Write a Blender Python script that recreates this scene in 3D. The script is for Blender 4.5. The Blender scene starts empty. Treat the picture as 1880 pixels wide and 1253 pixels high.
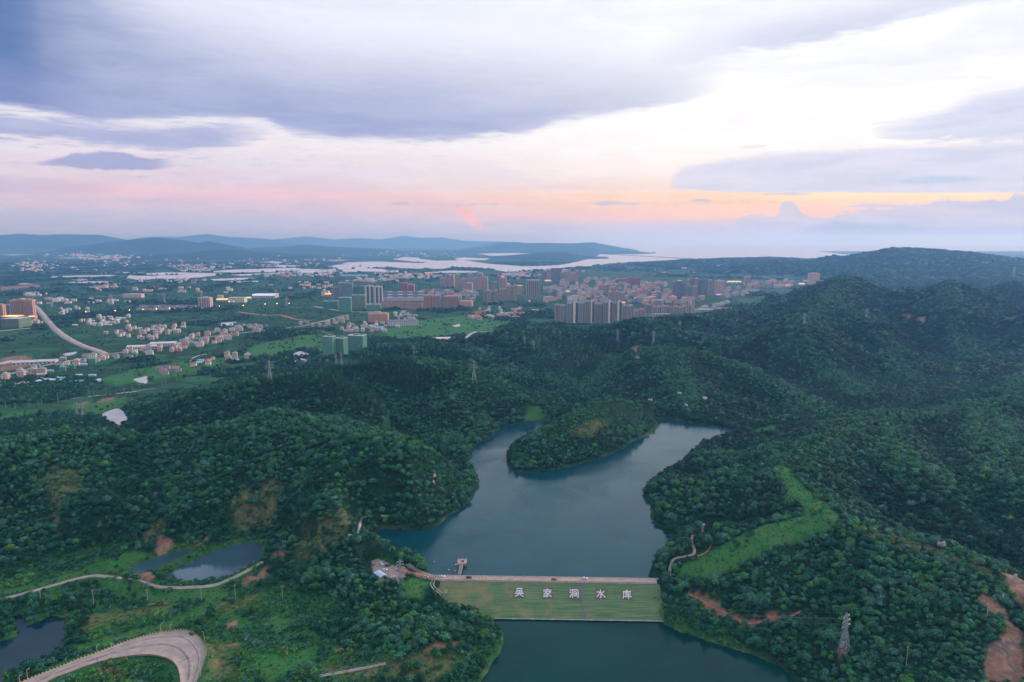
import bpy, bmesh, math, random
import numpy as np
from mathutils import Vector, Matrix, Euler

# ------------------------------------------------------------------ camera, world, sun, exposure
SC = bpy.context.scene
COL = SC.collection
CAM_Z = 260.0
PITCH = math.radians(8.38)
FPX = 1253.0
cam_d = bpy.data.cameras.new("camera")
cam_d.sensor_fit = 'HORIZONTAL'
cam_d.sensor_width = 36.0
cam_d.lens = 36.0 * FPX / 1880.0
cam_d.clip_start = 1.0
cam_d.clip_end = 250000.0
cam = bpy.data.objects.new("camera", cam_d)
cam.location = (0, 0, CAM_Z)
cam.rotation_euler = (math.pi / 2 - PITCH, 0, 0)
COL.objects.link(cam)
SC.camera = cam
SC.view_settings.view_transform = 'Standard'
SC.view_settings.look = 'None'
SC.view_settings.exposure = 0.88
SC.view_settings.gamma = 1.0
SC.view_settings.use_curve_mapping = False
SC.cycles.max_bounces = 5
SC.cycles.diffuse_bounces = 2
SC.cycles.glossy_bounces = 2
SC.cycles.transmission_bounces = 2
SC.cycles.volume_bounces = 1
SC.cycles.transparent_max_bounces = 12
SC.cycles.use_denoising = True

def ray(px, py):
    """direction through a point of the 1880 x 1253 photograph"""
    a = (np.asarray(px, float) - 940.0) / FPX
    b = (626.5 - np.asarray(py, float)) / FPX
    c, s = math.cos(PITCH), math.sin(PITCH)
    return a, c + b * s, -s + b * c

def at_z(px, py, z):
    dx, dy, dz = ray(px, py)
    t = (z - CAM_Z) / dz
    return dx * t, dy * t

def at_y(px, py, Y):
    dx, dy, dz = ray(px, py)
    t = Y / dy
    return float(dx * t), float(Y), float(CAM_Z + dz * t)

def s2l(c):
    return tuple(((v / 255.0) / 12.92 if v / 255.0 <= 0.04045 else ((v / 255.0 + 0.055) / 1.055) ** 2.4) for v in c)

class NT:
    """small helper around a node tree"""
    def __init__(self, tree):
        self.t = tree; self.n = tree.nodes; self.l = tree.links
    def new(self, kind, **kw):
        nd = self.n.new(kind)
        for k, v in kw.items():
            setattr(nd, k, v)
        return nd
    def put(self, sock, v):
        if isinstance(v, bpy.types.NodeSocket):
            self.l.new(v, sock)
        elif isinstance(v, (tuple, list)) and len(v) == 3 and sock.type == 'RGBA':
            sock.default_value = (*v, 1)
        else:
            sock.default_value = v
    def math(self, op, a, b=0.0, c=None, clamp=False):
        nd = self.new('ShaderNodeMath', operation=op); nd.use_clamp = clamp
        self.put(nd.inputs[0], a); self.put(nd.inputs[1], b)
        if c is not None: self.put(nd.inputs[2], c)
        return nd.outputs[0]
    def smooth(self, v, lo, hi, a=0.0, b=1.0):
        nd = self.new('ShaderNodeMapRange', interpolation_type='SMOOTHSTEP')
        for i, x in enumerate((v, lo, hi, a, b)): self.put(nd.inputs[i], x)
        return nd.outputs[0]
    def lin(self, v, lo, hi, a=0.0, b=1.0):
        nd = self.new('ShaderNodeMapRange')
        for i, x in enumerate((v, lo, hi, a, b)): self.put(nd.inputs[i], x)
        return nd.outputs[0]
    def mix(self, f, a, b, mode='MIX'):
        nd = self.new('ShaderNodeMix', data_type='RGBA', blend_type=mode)
        self.put(nd.inputs[0], f); self.put(nd.inputs[6], a); self.put(nd.inputs[7], b)
        return nd.outputs[2]
    def ramp(self, v, stops, interp='LINEAR'):
        nd = self.new('ShaderNodeValToRGB'); cr = nd.color_ramp; cr.interpolation = interp
        while len(cr.elements) < len(stops): cr.elements.new(0.5)
        for e, (p, c) in zip(cr.elements, stops):
            e.position = p; e.color = (*c, 1)
        self.put(nd.inputs[0], v)
        return nd.outputs[0]
    def curve(self, v, pts):
        """v in 0..1, values in 0..1"""
        nd = self.new('ShaderNodeFloatCurve'); cv = nd.mapping.curves[0]
        nd.mapping.use_clip = False
        pts = sorted(pts)
        while len(cv.points) < len(pts): cv.points.new(0.5, 0.5)
        for p, (x, y) in zip(cv.points, pts):
            p.location = (x, y); p.handle_type = 'AUTO_CLAMPED'
        nd.mapping.extend = 'HORIZONTAL'
        nd.mapping.update()
        self.put(nd.inputs['Value'], v)
        return nd.outputs[0]
    def noise(self, vec, scale, detail=3.0, rough=0.55, dist=0.0):
        nd = self.new('ShaderNodeTexNoise')
        if vec is not None: self.put(nd.inputs['Vector'], vec)
        nd.inputs['Scale'].default_value = scale; nd.inputs['Detail'].default_value = detail
        nd.inputs['Roughness'].default_value = rough; nd.inputs['Distortion'].default_value = dist
        return nd.outputs[0]
    def vec(self, x, y, z):
        nd = self.new('ShaderNodeCombineXYZ')
        for i, v in enumerate((x, y, z)): self.put(nd.inputs[i], v)
        return nd.outputs[0]

SUN_EL, SUN_AZ = math.radians(15.0), math.radians(58.0)     # azimuth to the right of the view axis
world = bpy.data.worlds.new("World")
SC.world = world
world.use_nodes = True
world.cycles.sampling_method = 'MANUAL'
world.cycles.sample_map_resolution = 1024
W = NT(world.node_tree)
W.n.clear()

def build_sky():
    tc = W.new('ShaderNodeTexCoord')
    sp = W.new('ShaderNodeSeparateXYZ'); W.l.new(tc.outputs['Generated'], sp.inputs[0])
    x, y, z = sp.outputs
    az = W.math('ARCTAN2', x, W.math('ABSOLUTE', y))
    el = W.math('ARCSINE', z)
    AZ0, AZ1, EL1 = -0.72, 0.72, 0.5
    u = W.math('MULTIPLY_ADD', az, 1.0 / (AZ1 - AZ0), 0.5, clamp=True)
    def ang(px, py):
        dx, dy, dz = ray(px, py)
        return math.atan2(dx, dy), math.atan2(dz, math.hypot(dx, dy))
    def cpt(p):
        a, e = ang(*p)
        return ((a - AZ0) / (AZ1 - AZ0), e / EL1)
    def fc(pts):                                            # height of an edge, in units of EL1
        return W.curve(u, [cpt(p) for p in pts])
    def fo(pts):                                            # any 0..1 value along x
        return W.curve(u, [(cpt((px, 400))[0], v) for px, v in pts])
    e1 = W.math('DIVIDE', el, EL1)
    # streaky cloud noise, stretched along the horizon
    sv = W.vec(W.math('MULTIPLY', x, 1.0), W.math('MULTIPLY', y, 1.0), W.math('MULTIPLY', z, 5.0))
    n_big = W.noise(sv, 3.0, 6.0, 0.55, 0.3)
    n_mid = W.noise(sv, 11.0, 6.0, 0.6, 0.4)
    cv = W.vec(x, y, W.math('MULTIPLY', z, 1.6))
    n_puff = W.noise(cv, 45.0, 5.0, 0.6)
    nb = W.math('SUBTRACT', n_big, 0.5); nm = W.math('SUBTRACT', n_mid, 0.5); npf = W.math('SUBTRACT', n_puff, 0.5)
    n_fib = W.noise(W.vec(W.math('MULTIPLY', x, 1.0), y, W.math('MULTIPLY', z, 9.0)), 26.0, 7.0, 0.65, 0.5)
    nf = W.math('SUBTRACT', n_fib, 0.5)
    nm_e = W.math('MULTIPLY_ADD', nf, 0.75, nm)
    # clear sky between the clouds: two gradients, left and right of the sunset
    def grad(stops):
        return W.ramp(W.math('MULTIPLY_ADD', W.math('MULTIPLY', nm, 0.014), 1.0, e1), [(max(0.0, ang(940, py)[1] / EL1), s2l(c)) for py, c in sorted(stops, reverse=True)])
    left = grad([(441, (176, 178, 208)), (405, (190, 190, 216)), (382, (206, 194, 214)), (365, (230, 194, 207)), (345, (226, 205, 216)),
                 (318, (222, 212, 226)), (270, (235, 228, 234)), (215, (236, 236, 244)), (120, (226, 230, 246)), (-60, (224, 230, 247)), (-320, (216, 224, 245))])
    right = grad([(441, (200, 200, 222)), (415, (214, 204, 216)), (400, (255, 204, 178)), (375, (255, 212, 168)), (350, (255, 224, 194)),
                  (325, (252, 238, 228)), (270, (253, 248, 246)), (200, (254, 253, 252)), (100, (250, 252, 254)), (-60, (240, 244, 252)), (-320, (226, 233, 248))])
    side = W.smooth(W.math('ADD', az, W.math('MULTIPLY', nb, 0.12)), -0.42, 0.36)
    sky = W.mix(side, left, right)
    # a physical sky adds its share of light
    nishita = W.new('ShaderNodeTexSky', sky_type='NISHITA')
    nishita.sun_disc = False
    nishita.sun_elevation = SUN_EL
    nishita.sun_rotation = SUN_AZ
    nishita.air_density = 1.0; nishita.dust_density = 1.5; nishita.ozone_density = 2.0
    nis = W.mix(1.0, nishita.outputs[0], (0.05, 0.05, 0.05), 'MULTIPLY')
    sky = W.mix(0.06, sky, nis, 'ADD')

    def layer(base, bottom, top, soft_b, soft_t, color, opacity, xs=None, wob=0.02, wob_t=None, noise=None):
        """a bank of cloud between two edge curves"""
        noise = noise or nm_e
        fb, ft = fc(bottom), fc(top)
        wob = wob * 1.25
        wb = W.math('MULTIPLY', noise, wob); wt = W.math('MULTIPLY', noise, wob if wob_t is None else wob_t)
        m = W.smooth(W.math('ADD', W.math('SUBTRACT', e1, fb), wb), -soft_b * 0.5, soft_b * 0.5)
        k = W.smooth(W.math('ADD', W.math('SUBTRACT', ft, e1), wt), -soft_t * 0.5, soft_t * 0.5)
        m = W.math('MULTIPLY', m, k)
        if xs: m = W.math('MULTIPLY', m, fo(xs))
        m = W.math('MULTIPLY', m, opacity, clamp=True)
        return W.mix(m, base, color)

    grey = lambda a, b: W.mix(W.smooth(n_mid, 0.3, 0.7), s2l(a), s2l(b))
    # thin veil in the upper sky
    veil = W.math('MULTIPLY', W.smooth(n_big, 0.42, 0.7), W.smooth(e1, 0.2, 0.42))
    sky = W.mix(W.math('MULTIPLY', veil, 0.35), sky, s2l((205, 210, 236)))
    # main slate cloud across the left and middle
    bot = [(-120, 184), (0, 190), (100, 204), (170, 216), (300, 214), (440, 214), (500, 226), (560, 240), (650, 252), (760, 252), (900, 247), (980, 238), (1040, 216), (1150, 204), (1250, 188), (1340, 158), (1450, 110), (1800, 60)]
    sky = layer(sky, bot, [(-120, -420), (0, -330), (110, -120), (260, 20), (400, 70), (600, 110), (900, 110), (1100, 120), (1300, 110), (1500, 90)],
                0.022, 0.2, W.mix(fo([(-160, 0.55), (-60, 0.05), (20, 0.06), (120, 0.42), (330, 0.85), (600, 0.95), (1000, 1.0)]), s2l((66, 104, 164)), grey((170, 178, 212), (186, 191, 218))), 0.95,
                [(-60, 1), (450, 0.96), (700, 0.95), (900, 0.8), (1100, 0.68), (1250, 0.5), (1330, 0.1), (1380, 0.0)], wob=0.035, wob_t=0.14)
    sky = layer(sky, [(0, 196), (170, 222), (440, 220), (560, 246), (650, 257), (900, 252), (1060, 222), (1300, 176)], [(0, 120), (170, 160), (440, 165), (650, 190), (900, 200), (1060, 180), (1300, 150)],
                0.03, 0.1, s2l((146, 157, 204)), 0.5, [(-60, 1), (800, 1), (1000, 0.55), (1200, 0.25), (1280, 0.0)], wob=0.05)
    # streak running up to the right
    sky = layer(sky, [(1150, 150), (1300, 108), (1400, 92), (1500, 78), (1580, 58), (1640, 42), (1720, 22), (1800, 4), (1950, -30)],
                [(1150, 70), (1300, 50), (1400, 40), (1500, 24), (1580, 10), (1640, -6), (1800, -40), (1950, -80)],
                0.02, 0.09, s2l((196, 201, 228)), 0.75, [(1180, 0), (1320, 0.6), (1500, 1), (1650, 0.85), (1800, 0.5), (1950, 0.3)], wob=0.05)
    # second band on the left
    sky = layer(sky, [(-100, 246), (0, 250), (100, 258), (200, 268), (330, 276), (430, 268), (520, 240)], [(-100, 190), (0, 205), (150, 228), (300, 232), (400, 228), (520, 236)],
                0.02, 0.035, grey((158, 167, 210), (176, 182, 216)), 0.9, [(-60, 1), (330, 1), (440, 0.7), (520, 0)], wob=0.05)
    sky = layer(sky, [(70, 303), (130, 307), (230, 313), (300, 309), (335, 299)], [(70, 301), (100, 292), (125, 284), (160, 279), (200, 278), (260, 288), (310, 294), (335, 298)],
                0.007, 0.009, s2l((158, 164, 206)), 0.9, [(72, 0), (95, 0.8), (140, 1), (260, 1), (310, 0.5), (330, 0)], wob=0.02, noise=npf)
    sky = layer(sky, [(-40, 352), (150, 354), (300, 350)], [(-40, 328), (150, 334), (300, 346)], 0.02, 0.03, s2l((172, 178, 210)), 0.6, [(-40, 1), (120, 0.7), (240, 0)], wob=0.03)
    sky = layer(sky, [(480, 330), (650, 326), (830, 330), (1000, 344), (1100, 348)], [(480, 296), (650, 288), (830, 290), (1000, 330), (1100, 342)], 0.02, 0.02, s2l((224, 214, 226)), 0.5, [(450, 0), (560, 0.8), (800, 0.7), (900, 0.9), (1060, 0.6), (1110, 0)], wob=0.09)
    # loose shreds low on the left and through the middle
    shred = W.math('MULTIPLY', W.smooth(n_fib, 0.52, 0.68), W.math('MULTIPLY', W.smooth(e1, 0.11, 0.16), W.math('SUBTRACT', 1.0, W.smooth(e1, 0.26, 0.36))))
    sky = W.mix(W.math('MULTIPLY', shred, fo([(-60, 0.6), (350, 0.55), (600, 0.3), (900, 0.2), (1200, 0.1), (1400, 0.3), (1900, 0.45)])), sky, s2l((172, 178, 212)))
    # clouds on the right
    sky = layer(sky, [(1570, 247), (1640, 254), (1750, 257), (1900, 252)], [(1570, 244), (1660, 222), (1750, 196), (1800, 176), (1900, 158)],
                0.014, 0.05, grey((196, 203, 228), (208, 213, 234)), 0.9, [(1580, 0), (1640, 0.75), (1720, 0.9), (1900, 1)], wob=0.06)
    sky = layer(sky, [(1225, 346), (1300, 351), (1400, 353), (1900, 353)], [(1225, 330), (1250, 312), (1300, 300), (1400, 286), (1550, 276), (1700, 268), (1900, 258)],
                0.006, 0.03, grey((208, 212, 232), (216, 217, 235)), 0.95, [(1226, 0), (1244, 0.85), (1300, 0.95), (1900, 1)], wob=0.03)
    sky = layer(sky, [(1640, 336), (1700, 338), (1800, 333)], [(1640, 332), (1700, 324), (1800, 325)], 0.006, 0.008, s2l((190, 205, 228)), 0.8, [(1640, 0), (1680, 1), (1760, 1), (1800, 0)], wob=0.01)
    sky = layer(sky, [(1200, 366), (1400, 365), (1600, 366), (1900, 366)], [(1200, 354), (1400, 354), (1900, 354)], 0.02, 0.008, s2l((255, 232, 178)), 0.95, [(1290, 0), (1420, 0.6), (1520, 1), (1800, 1), (1900, 0.7)], wob=0.006)
    for b, t, a0, a1, c, op in [(376, 370, 1060, 1180, (196, 200, 220), 0.8), (371, 365, 1258, 1312, (198, 196, 216), 0.8), (377, 374, 830, 960, (186, 184, 206), 0.7),
                                (347, 339, 940, 1110, (240, 204, 204), 0.6), (376, 372, 716, 762, (188, 186, 208), 0.6), (381, 374, 1535, 1680, (206, 204, 222), 0.9),
                                (390, 385, 1530, 1640, (208, 204, 222), 0.85), (358, 354, 1380, 1510, (200, 200, 222), 0.7), (372, 366, 1700, 1760, (216, 208, 220), 0.6)]:
        mid = (a0 + a1) / 2
        sky = layer(sky, [(a0, b), (a1, b)], [(a0, b - 0.5), (mid, t), (a1, b - 0.5)], 0.004, 0.006, s2l(c), op, [(a0, 0), (mid - (a1 - a0) * 0.25, 1), (mid + (a1 - a0) * 0.25, 1), (a1, 0)], wob=0.012, noise=npf)
    # low bank of cumulus above the lake
    sky = layer(sky, [(1340, 470), (1900, 470)], [(1330, 410), (1362, 402), (1380, 394), (1402, 398), (1424, 398), (1432, 374), (1442, 367), (1456, 374), (1470, 390), (1492, 404), (1520, 402), (1545, 392), (1600, 386), (1660, 379), (1720, 371), (1800, 367), (1855, 366), (1862, 356), (1900, 352)],
                0.03, 0.008, grey((196, 199, 222), (208, 209, 228)), 0.92, [(1345, 0), (1366, 0.7), (1420, 0.9), (1900, 1)], wob=0.03, noise=npf)
    sky = layer(sky, [(836, 389), (848, 398), (860, 410), (880, 420), (902, 426)], [(836, 383), (850, 379), (866, 386), (878, 404), (902, 424)], 0.008, 0.008, s2l((255, 190, 172)), 0.8, [(834, 0), (843, 0.9), (870, 0.9), (905, 0)], wob=0.03, noise=npf)
    sky = layer(sky, [(1380, 470), (1900, 470)], [(1380, 440), (1440, 428), (1500, 413), (1545, 405), (1572, 407), (1590, 411), (1680, 414), (1780, 418), (1900, 414)], 0.03, 0.014, s2l((176, 180, 209)), 0.75, [(1380, 0), (1440, 0.6), (1520, 1), (1900, 1)], wob=0.02, noise=npf)  # distant mountain massif, drawn into the sky as a darker bank
    sky = W.mix(1.0, sky, W.mix(W.smooth(W.math('MULTIPLY_ADD', nf, 0.5, n_mid), 0.3, 0.7), (0.95, 0.955, 0.965), (1.04, 1.035, 1.03)), 'MULTIPLY')
    # the lower half of the sphere, below the ground
    sky = W.mix(W.smooth(e1, -0.06, 0.0), s2l((60, 72, 80)), sky)
    bg = W.new('ShaderNodeBackground'); out = W.new('ShaderNodeOutputWorld')
    W.l.new(sky, bg.inputs[0]); bg.inputs[1].default_value = 0.60
    W.l.new(bg.outputs[0], out.inputs[0])
build_sky()

sun_d = bpy.data.lights.new("sun", 'SUN')
sun_d.energy = 1.3
sun_d.angle = math.radians(14)
sun_d.color = (1.0, 0.84, 0.76)
sun = bpy.data.objects.new("sun", sun_d)
sun.rotation_euler = Vector((-math.sin(SUN_AZ) * math.cos(SUN_EL), -math.cos(SUN_AZ) * math.cos(SUN_EL), -math.sin(SUN_EL))).to_track_quat('-Z', 'Y').to_euler()
COL.objects.link(sun)

# ------------------------------------------------------------------ noise
_prm = np.random.RandomState(7).rand(4096)
def vnoise(x, y, seed=0):
    ix = np.floor(x).astype(np.int64); iy = np.floor(y).astype(np.int64)
    fx = x - ix; fy = y - iy
    fx = fx * fx * fx * (fx * (fx * 6 - 15) + 10); fy = fy * fy * fy * (fy * (fy * 6 - 15) + 10)
    h = lambda a, b: _prm[((a * 73856093) ^ (b * 19349663) ^ (seed * 83492791)) & 4095]
    return (h(ix, iy) * (1 - fx) + h(ix + 1, iy) * fx) * (1 - fy) + (h(ix, iy + 1) * (1 - fx) + h(ix + 1, iy + 1) * fx) * fy
def fbm(x, y, seed=0, oct=4, gain=0.5):
    s = 0.0; a = 1.0; t = 0.0
    for o in range(oct):
        s = s + a * (vnoise(x * 2 ** o + 17.3 * o, y * 2 ** o - 9.1 * o, seed + o) - 0.5); t += a; a *= gain
    return s / t * 2.0                                           # about -1..1
def sstep(v, a, b):
    t = np.clip((v - a) / (b - a), 0, 1)
    return t * t * (3 - 2 * t)
def seg_dist(x, y, P):
    """distance to a polyline P (n x 2), with the position along it: index and fraction"""
    best = np.full(x.shape, 1e18); bi = np.zeros(x.shape, int); bt = np.zeros(x.shape)
    for i in range(len(P) - 1):
        ax, ay = P[i][:2]; bx, by = P[i + 1][:2]
        dx, dy = bx - ax, by - ay
        t = np.clip(((x - ax) * dx + (y - ay) * dy) / (dx * dx + dy * dy + 1e-9), 0, 1)
        d = (x - ax - t * dx) ** 2 + (y - ay - t * dy) ** 2
        m = d < best
        best = np.where(m, d, best); bi = np.where(m, i, bi); bt = np.where(m, t, bt)
    return np.sqrt(best), bi, bt
def inside(x, y, P):
    P = np.asarray(P, float); r = np.zeros(x.shape, bool)
    j = len(P) - 1
    for i in range(len(P)):
        xi, yi = P[i][:2]; xj, yj = P[j][:2]
        if yi != yj:
            r ^= ((yi > y) != (yj > y)) & (x < (xj - xi) * (y - yi) / (yj - yi) + xi)
        j = i
    return r
def sdist(x, y, P):
    """signed distance to a polygon, negative inside"""
    P = list(P)
    d, _, _ = seg_dist(x, y, P + [P[0]])
    return np.where(inside(x, y, P), -d, d)

# ------------------------------------------------------------------ water outlines
RES_Z, POND_Z = -2.0, -17.0
def pz(pts, z):
    a = np.array(pts, float); x, y = at_z(a[:, 0], a[:, 1], z)
    return np.stack([x, y], 1)
reservoir = pz([(793, 1053), (786, 1046), (768, 1034), (745, 1018), (715, 1002), (692, 990), (688, 978), (705, 970), (740, 973), (775, 975), (800, 968), (818, 952), (842, 938), (862, 922), (880, 892), (876, 872), (866, 852), (866, 832), (874, 818), (890, 812),
                (903, 806), (908, 792), (930, 784), (960, 776), (985, 771), (1001, 772), (998, 786), (982, 800), (952, 812), (936, 822), (929, 836), (931, 852), (946, 867), (985, 868), (1020, 863), (1060, 853), (1105, 840), (1140, 827), (1160, 812), (1190, 799), (1210, 783),
                (1204, 772), (1222, 768), (1260, 776), (1300, 781), (1330, 785), (1346, 793), (1322, 803), (1296, 811), (1275, 824), (1256, 842), (1236, 858), (1210, 872), (1188, 888), (1180, 904), (1196, 928), (1196, 952), (1210, 970), (1238, 988), (1226, 1004), (1208, 1022), (1196, 1040), (1188, 1058)], RES_Z)
res_poly = np.vstack([reservoir, [(112, 490), (-62, 496)]])
lower_pond = pz([(905, 1137), (1060, 1138), (1206, 1140), (1240, 1156), (1300, 1178), (1380, 1202), (1436, 1224), (1472, 1262), (1490, 1310), (860, 1310), (885, 1250), (900, 1225), (915, 1200), (926, 1178), (918, 1155)], POND_Z)
low_poly = np.vstack([lower_pond, ])
pond_a = pz([(218, 1056), (238, 1044), (270, 1030), (300, 1018), (350, 1006), (362, 1012), (358, 1022), (330, 1036), (300, 1050), (262, 1055)], -12.0)
pond_b = pz([(296, 1060), (320, 1048), (350, 1034), (385, 1014), (430, 1000), (470, 994), (484, 1000), (482, 1018), (474, 1034), (440, 1052), (400, 1064), (340, 1070)], -12.0)
pond_c = pz([(-60, 1280), (-40, 1190), (0, 1178), (30, 1168), (32, 1150), (24, 1130), (36, 1126), (48, 1140), (52, 1150), (70, 1142), (95, 1132), (122, 1134), (128, 1150), (118, 1170), (112, 1190), (114, 1206), (80, 1222), (40, 1236), (10, 1240), (4, 1260), (-10, 1300)], -16.0)
mini_lake = pz([(184, 762), (196, 756), (216, 750), (228, 758), (236, 770), (250, 774), (261, 777), (256, 784), (222, 786), (205, 776)], -20.0)
pools = [pz(p, -23.0) for p in ([(244, 697), (262, 692), (271, 691), (270, 704), (256, 702)], [(538, 649), (552, 645), (566, 650), (560, 654), (540, 654)], [(540, 664), (552, 658), (564, 660), (560, 666)],
                                 [(406, 593), (434, 591), (426, 597), (407, 598)], [(117, 650), (142, 645), (140, 650), (120, 653)], [(832, 598), (842, 595), (846, 598), (838, 600)], [(0, 666), (22, 661), (24, 664), (0, 669)])]
LAKE_Z = -26.2
lakes_px = [[(598, 491), (640, 482), (690, 480.5), (740, 482.5), (775, 483.5), (800, 481), (850, 478), (890, 484), (960, 489), (1025, 488), (1062, 481), (1085, 474), (1100, 469), (1098, 462), (1090, 455), (1100, 451.5), (1250, 450.5), (1400, 452), (1500, 462), (1575, 470), (1510, 482), (1484, 484), (1474, 476), (1400, 474), (1320, 475), (1250, 478), (1180, 482), (1120, 484), (1078, 490), (1040, 493), (1000, 497), (958, 498), (930, 499), (906, 495), (880, 492), (830, 490), (806, 496), (760, 493), (700, 492), (640, 494)],
            [(720, 476.5), (745, 472), (765, 473), (772, 476), (800, 479), (830, 478.5), (850, 481), (800, 483), (760, 481)], [(868, 464), (880, 462.5), (930, 463), (975, 466), (970, 469), (900, 470)], [(900, 457), (930, 455.5), (1090, 455), (1080, 459), (960, 459)],
            [(705, 461), (780, 461), (828, 462.5), (826, 464), (760, 463), (706, 462)], [(835, 475), (850, 473), (900, 475), (890, 478), (840, 478)],
            [(600, 496), (630, 492), (700, 494), (712, 497), (690, 499), (640, 499)], [(545, 499), (560, 494), (600, 496), (620, 499), (600, 503), (550, 502)], [(700, 498), (740, 497), (730, 501), (690, 500)],
            [(790, 500), (830, 497), (880, 499), (870, 501), (800, 501)], [(800, 506), (830, 503), (826, 507)],
            [(232, 511), (236, 506), (260, 502.5), (300, 501), (345, 501), (380, 501.5), (406, 503), (396, 506), (370, 509), (330, 513), (290, 512), (262, 514)],
            [(380, 500), (420, 496), (480, 494), (540, 492), (560, 495), (530, 499), (470, 500), (430, 501)], [(420, 505), (470, 503), (520, 500), (510, 504), (450, 507)], [(386, 513), (420, 512), (450, 510), (470, 512), (430, 515), (396, 516)], [(420, 517), (475, 516), (470, 519), (425, 519)],
            [(125, 519), (140, 517.5), (205, 517), (208, 519), (170, 520.5)], [(125, 514), (160, 513), (180, 514), (140, 515.5)], [(84, 526), (90, 523.5), (104, 523.5), (104, 528), (92, 529)], [(112, 526), (128, 525), (126, 528)], [(130, 525), (190, 522), (240, 518), (280, 517), (240, 521), (160, 526)],
            [(60, 511), (110, 507), (160, 506), (220, 505), (200, 508), (120, 509)], [(170, 501.5), (230, 500), (270, 500.5), (220, 503)], [(36, 520), (74, 524), (72, 526), (34, 528)], [(470, 492), (520, 487), (560, 488), (540, 491)], [(470, 483), (500, 480), (530, 482), (500, 484)], [(600, 478), (640, 477), (630, 479), (604, 480)],
            [(0, 468), (40, 467), (60, 468), (20, 469.5)], [(100, 474), (160, 472.5), (200, 474), (150, 475)], [(280, 461), (330, 459.5), (380, 460), (330, 462)], [(560, 459), (620, 458), (640, 459.5), (580, 460.5)], [(1500, 486), (1520, 483), (1516, 487)], [(1170, 488), (1190, 486.5), (1180, 489)]]
lakes = [pz([(x, max(y, 450.5)) for x, y in p], LAKE_Z) for p in lakes_px]
far_sea = np.array([(2600, 23000), (2200, 70000), (60000, 70000), (17000, 18600), (7600, 18600)], float)
lakes.append(far_sea)

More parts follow.
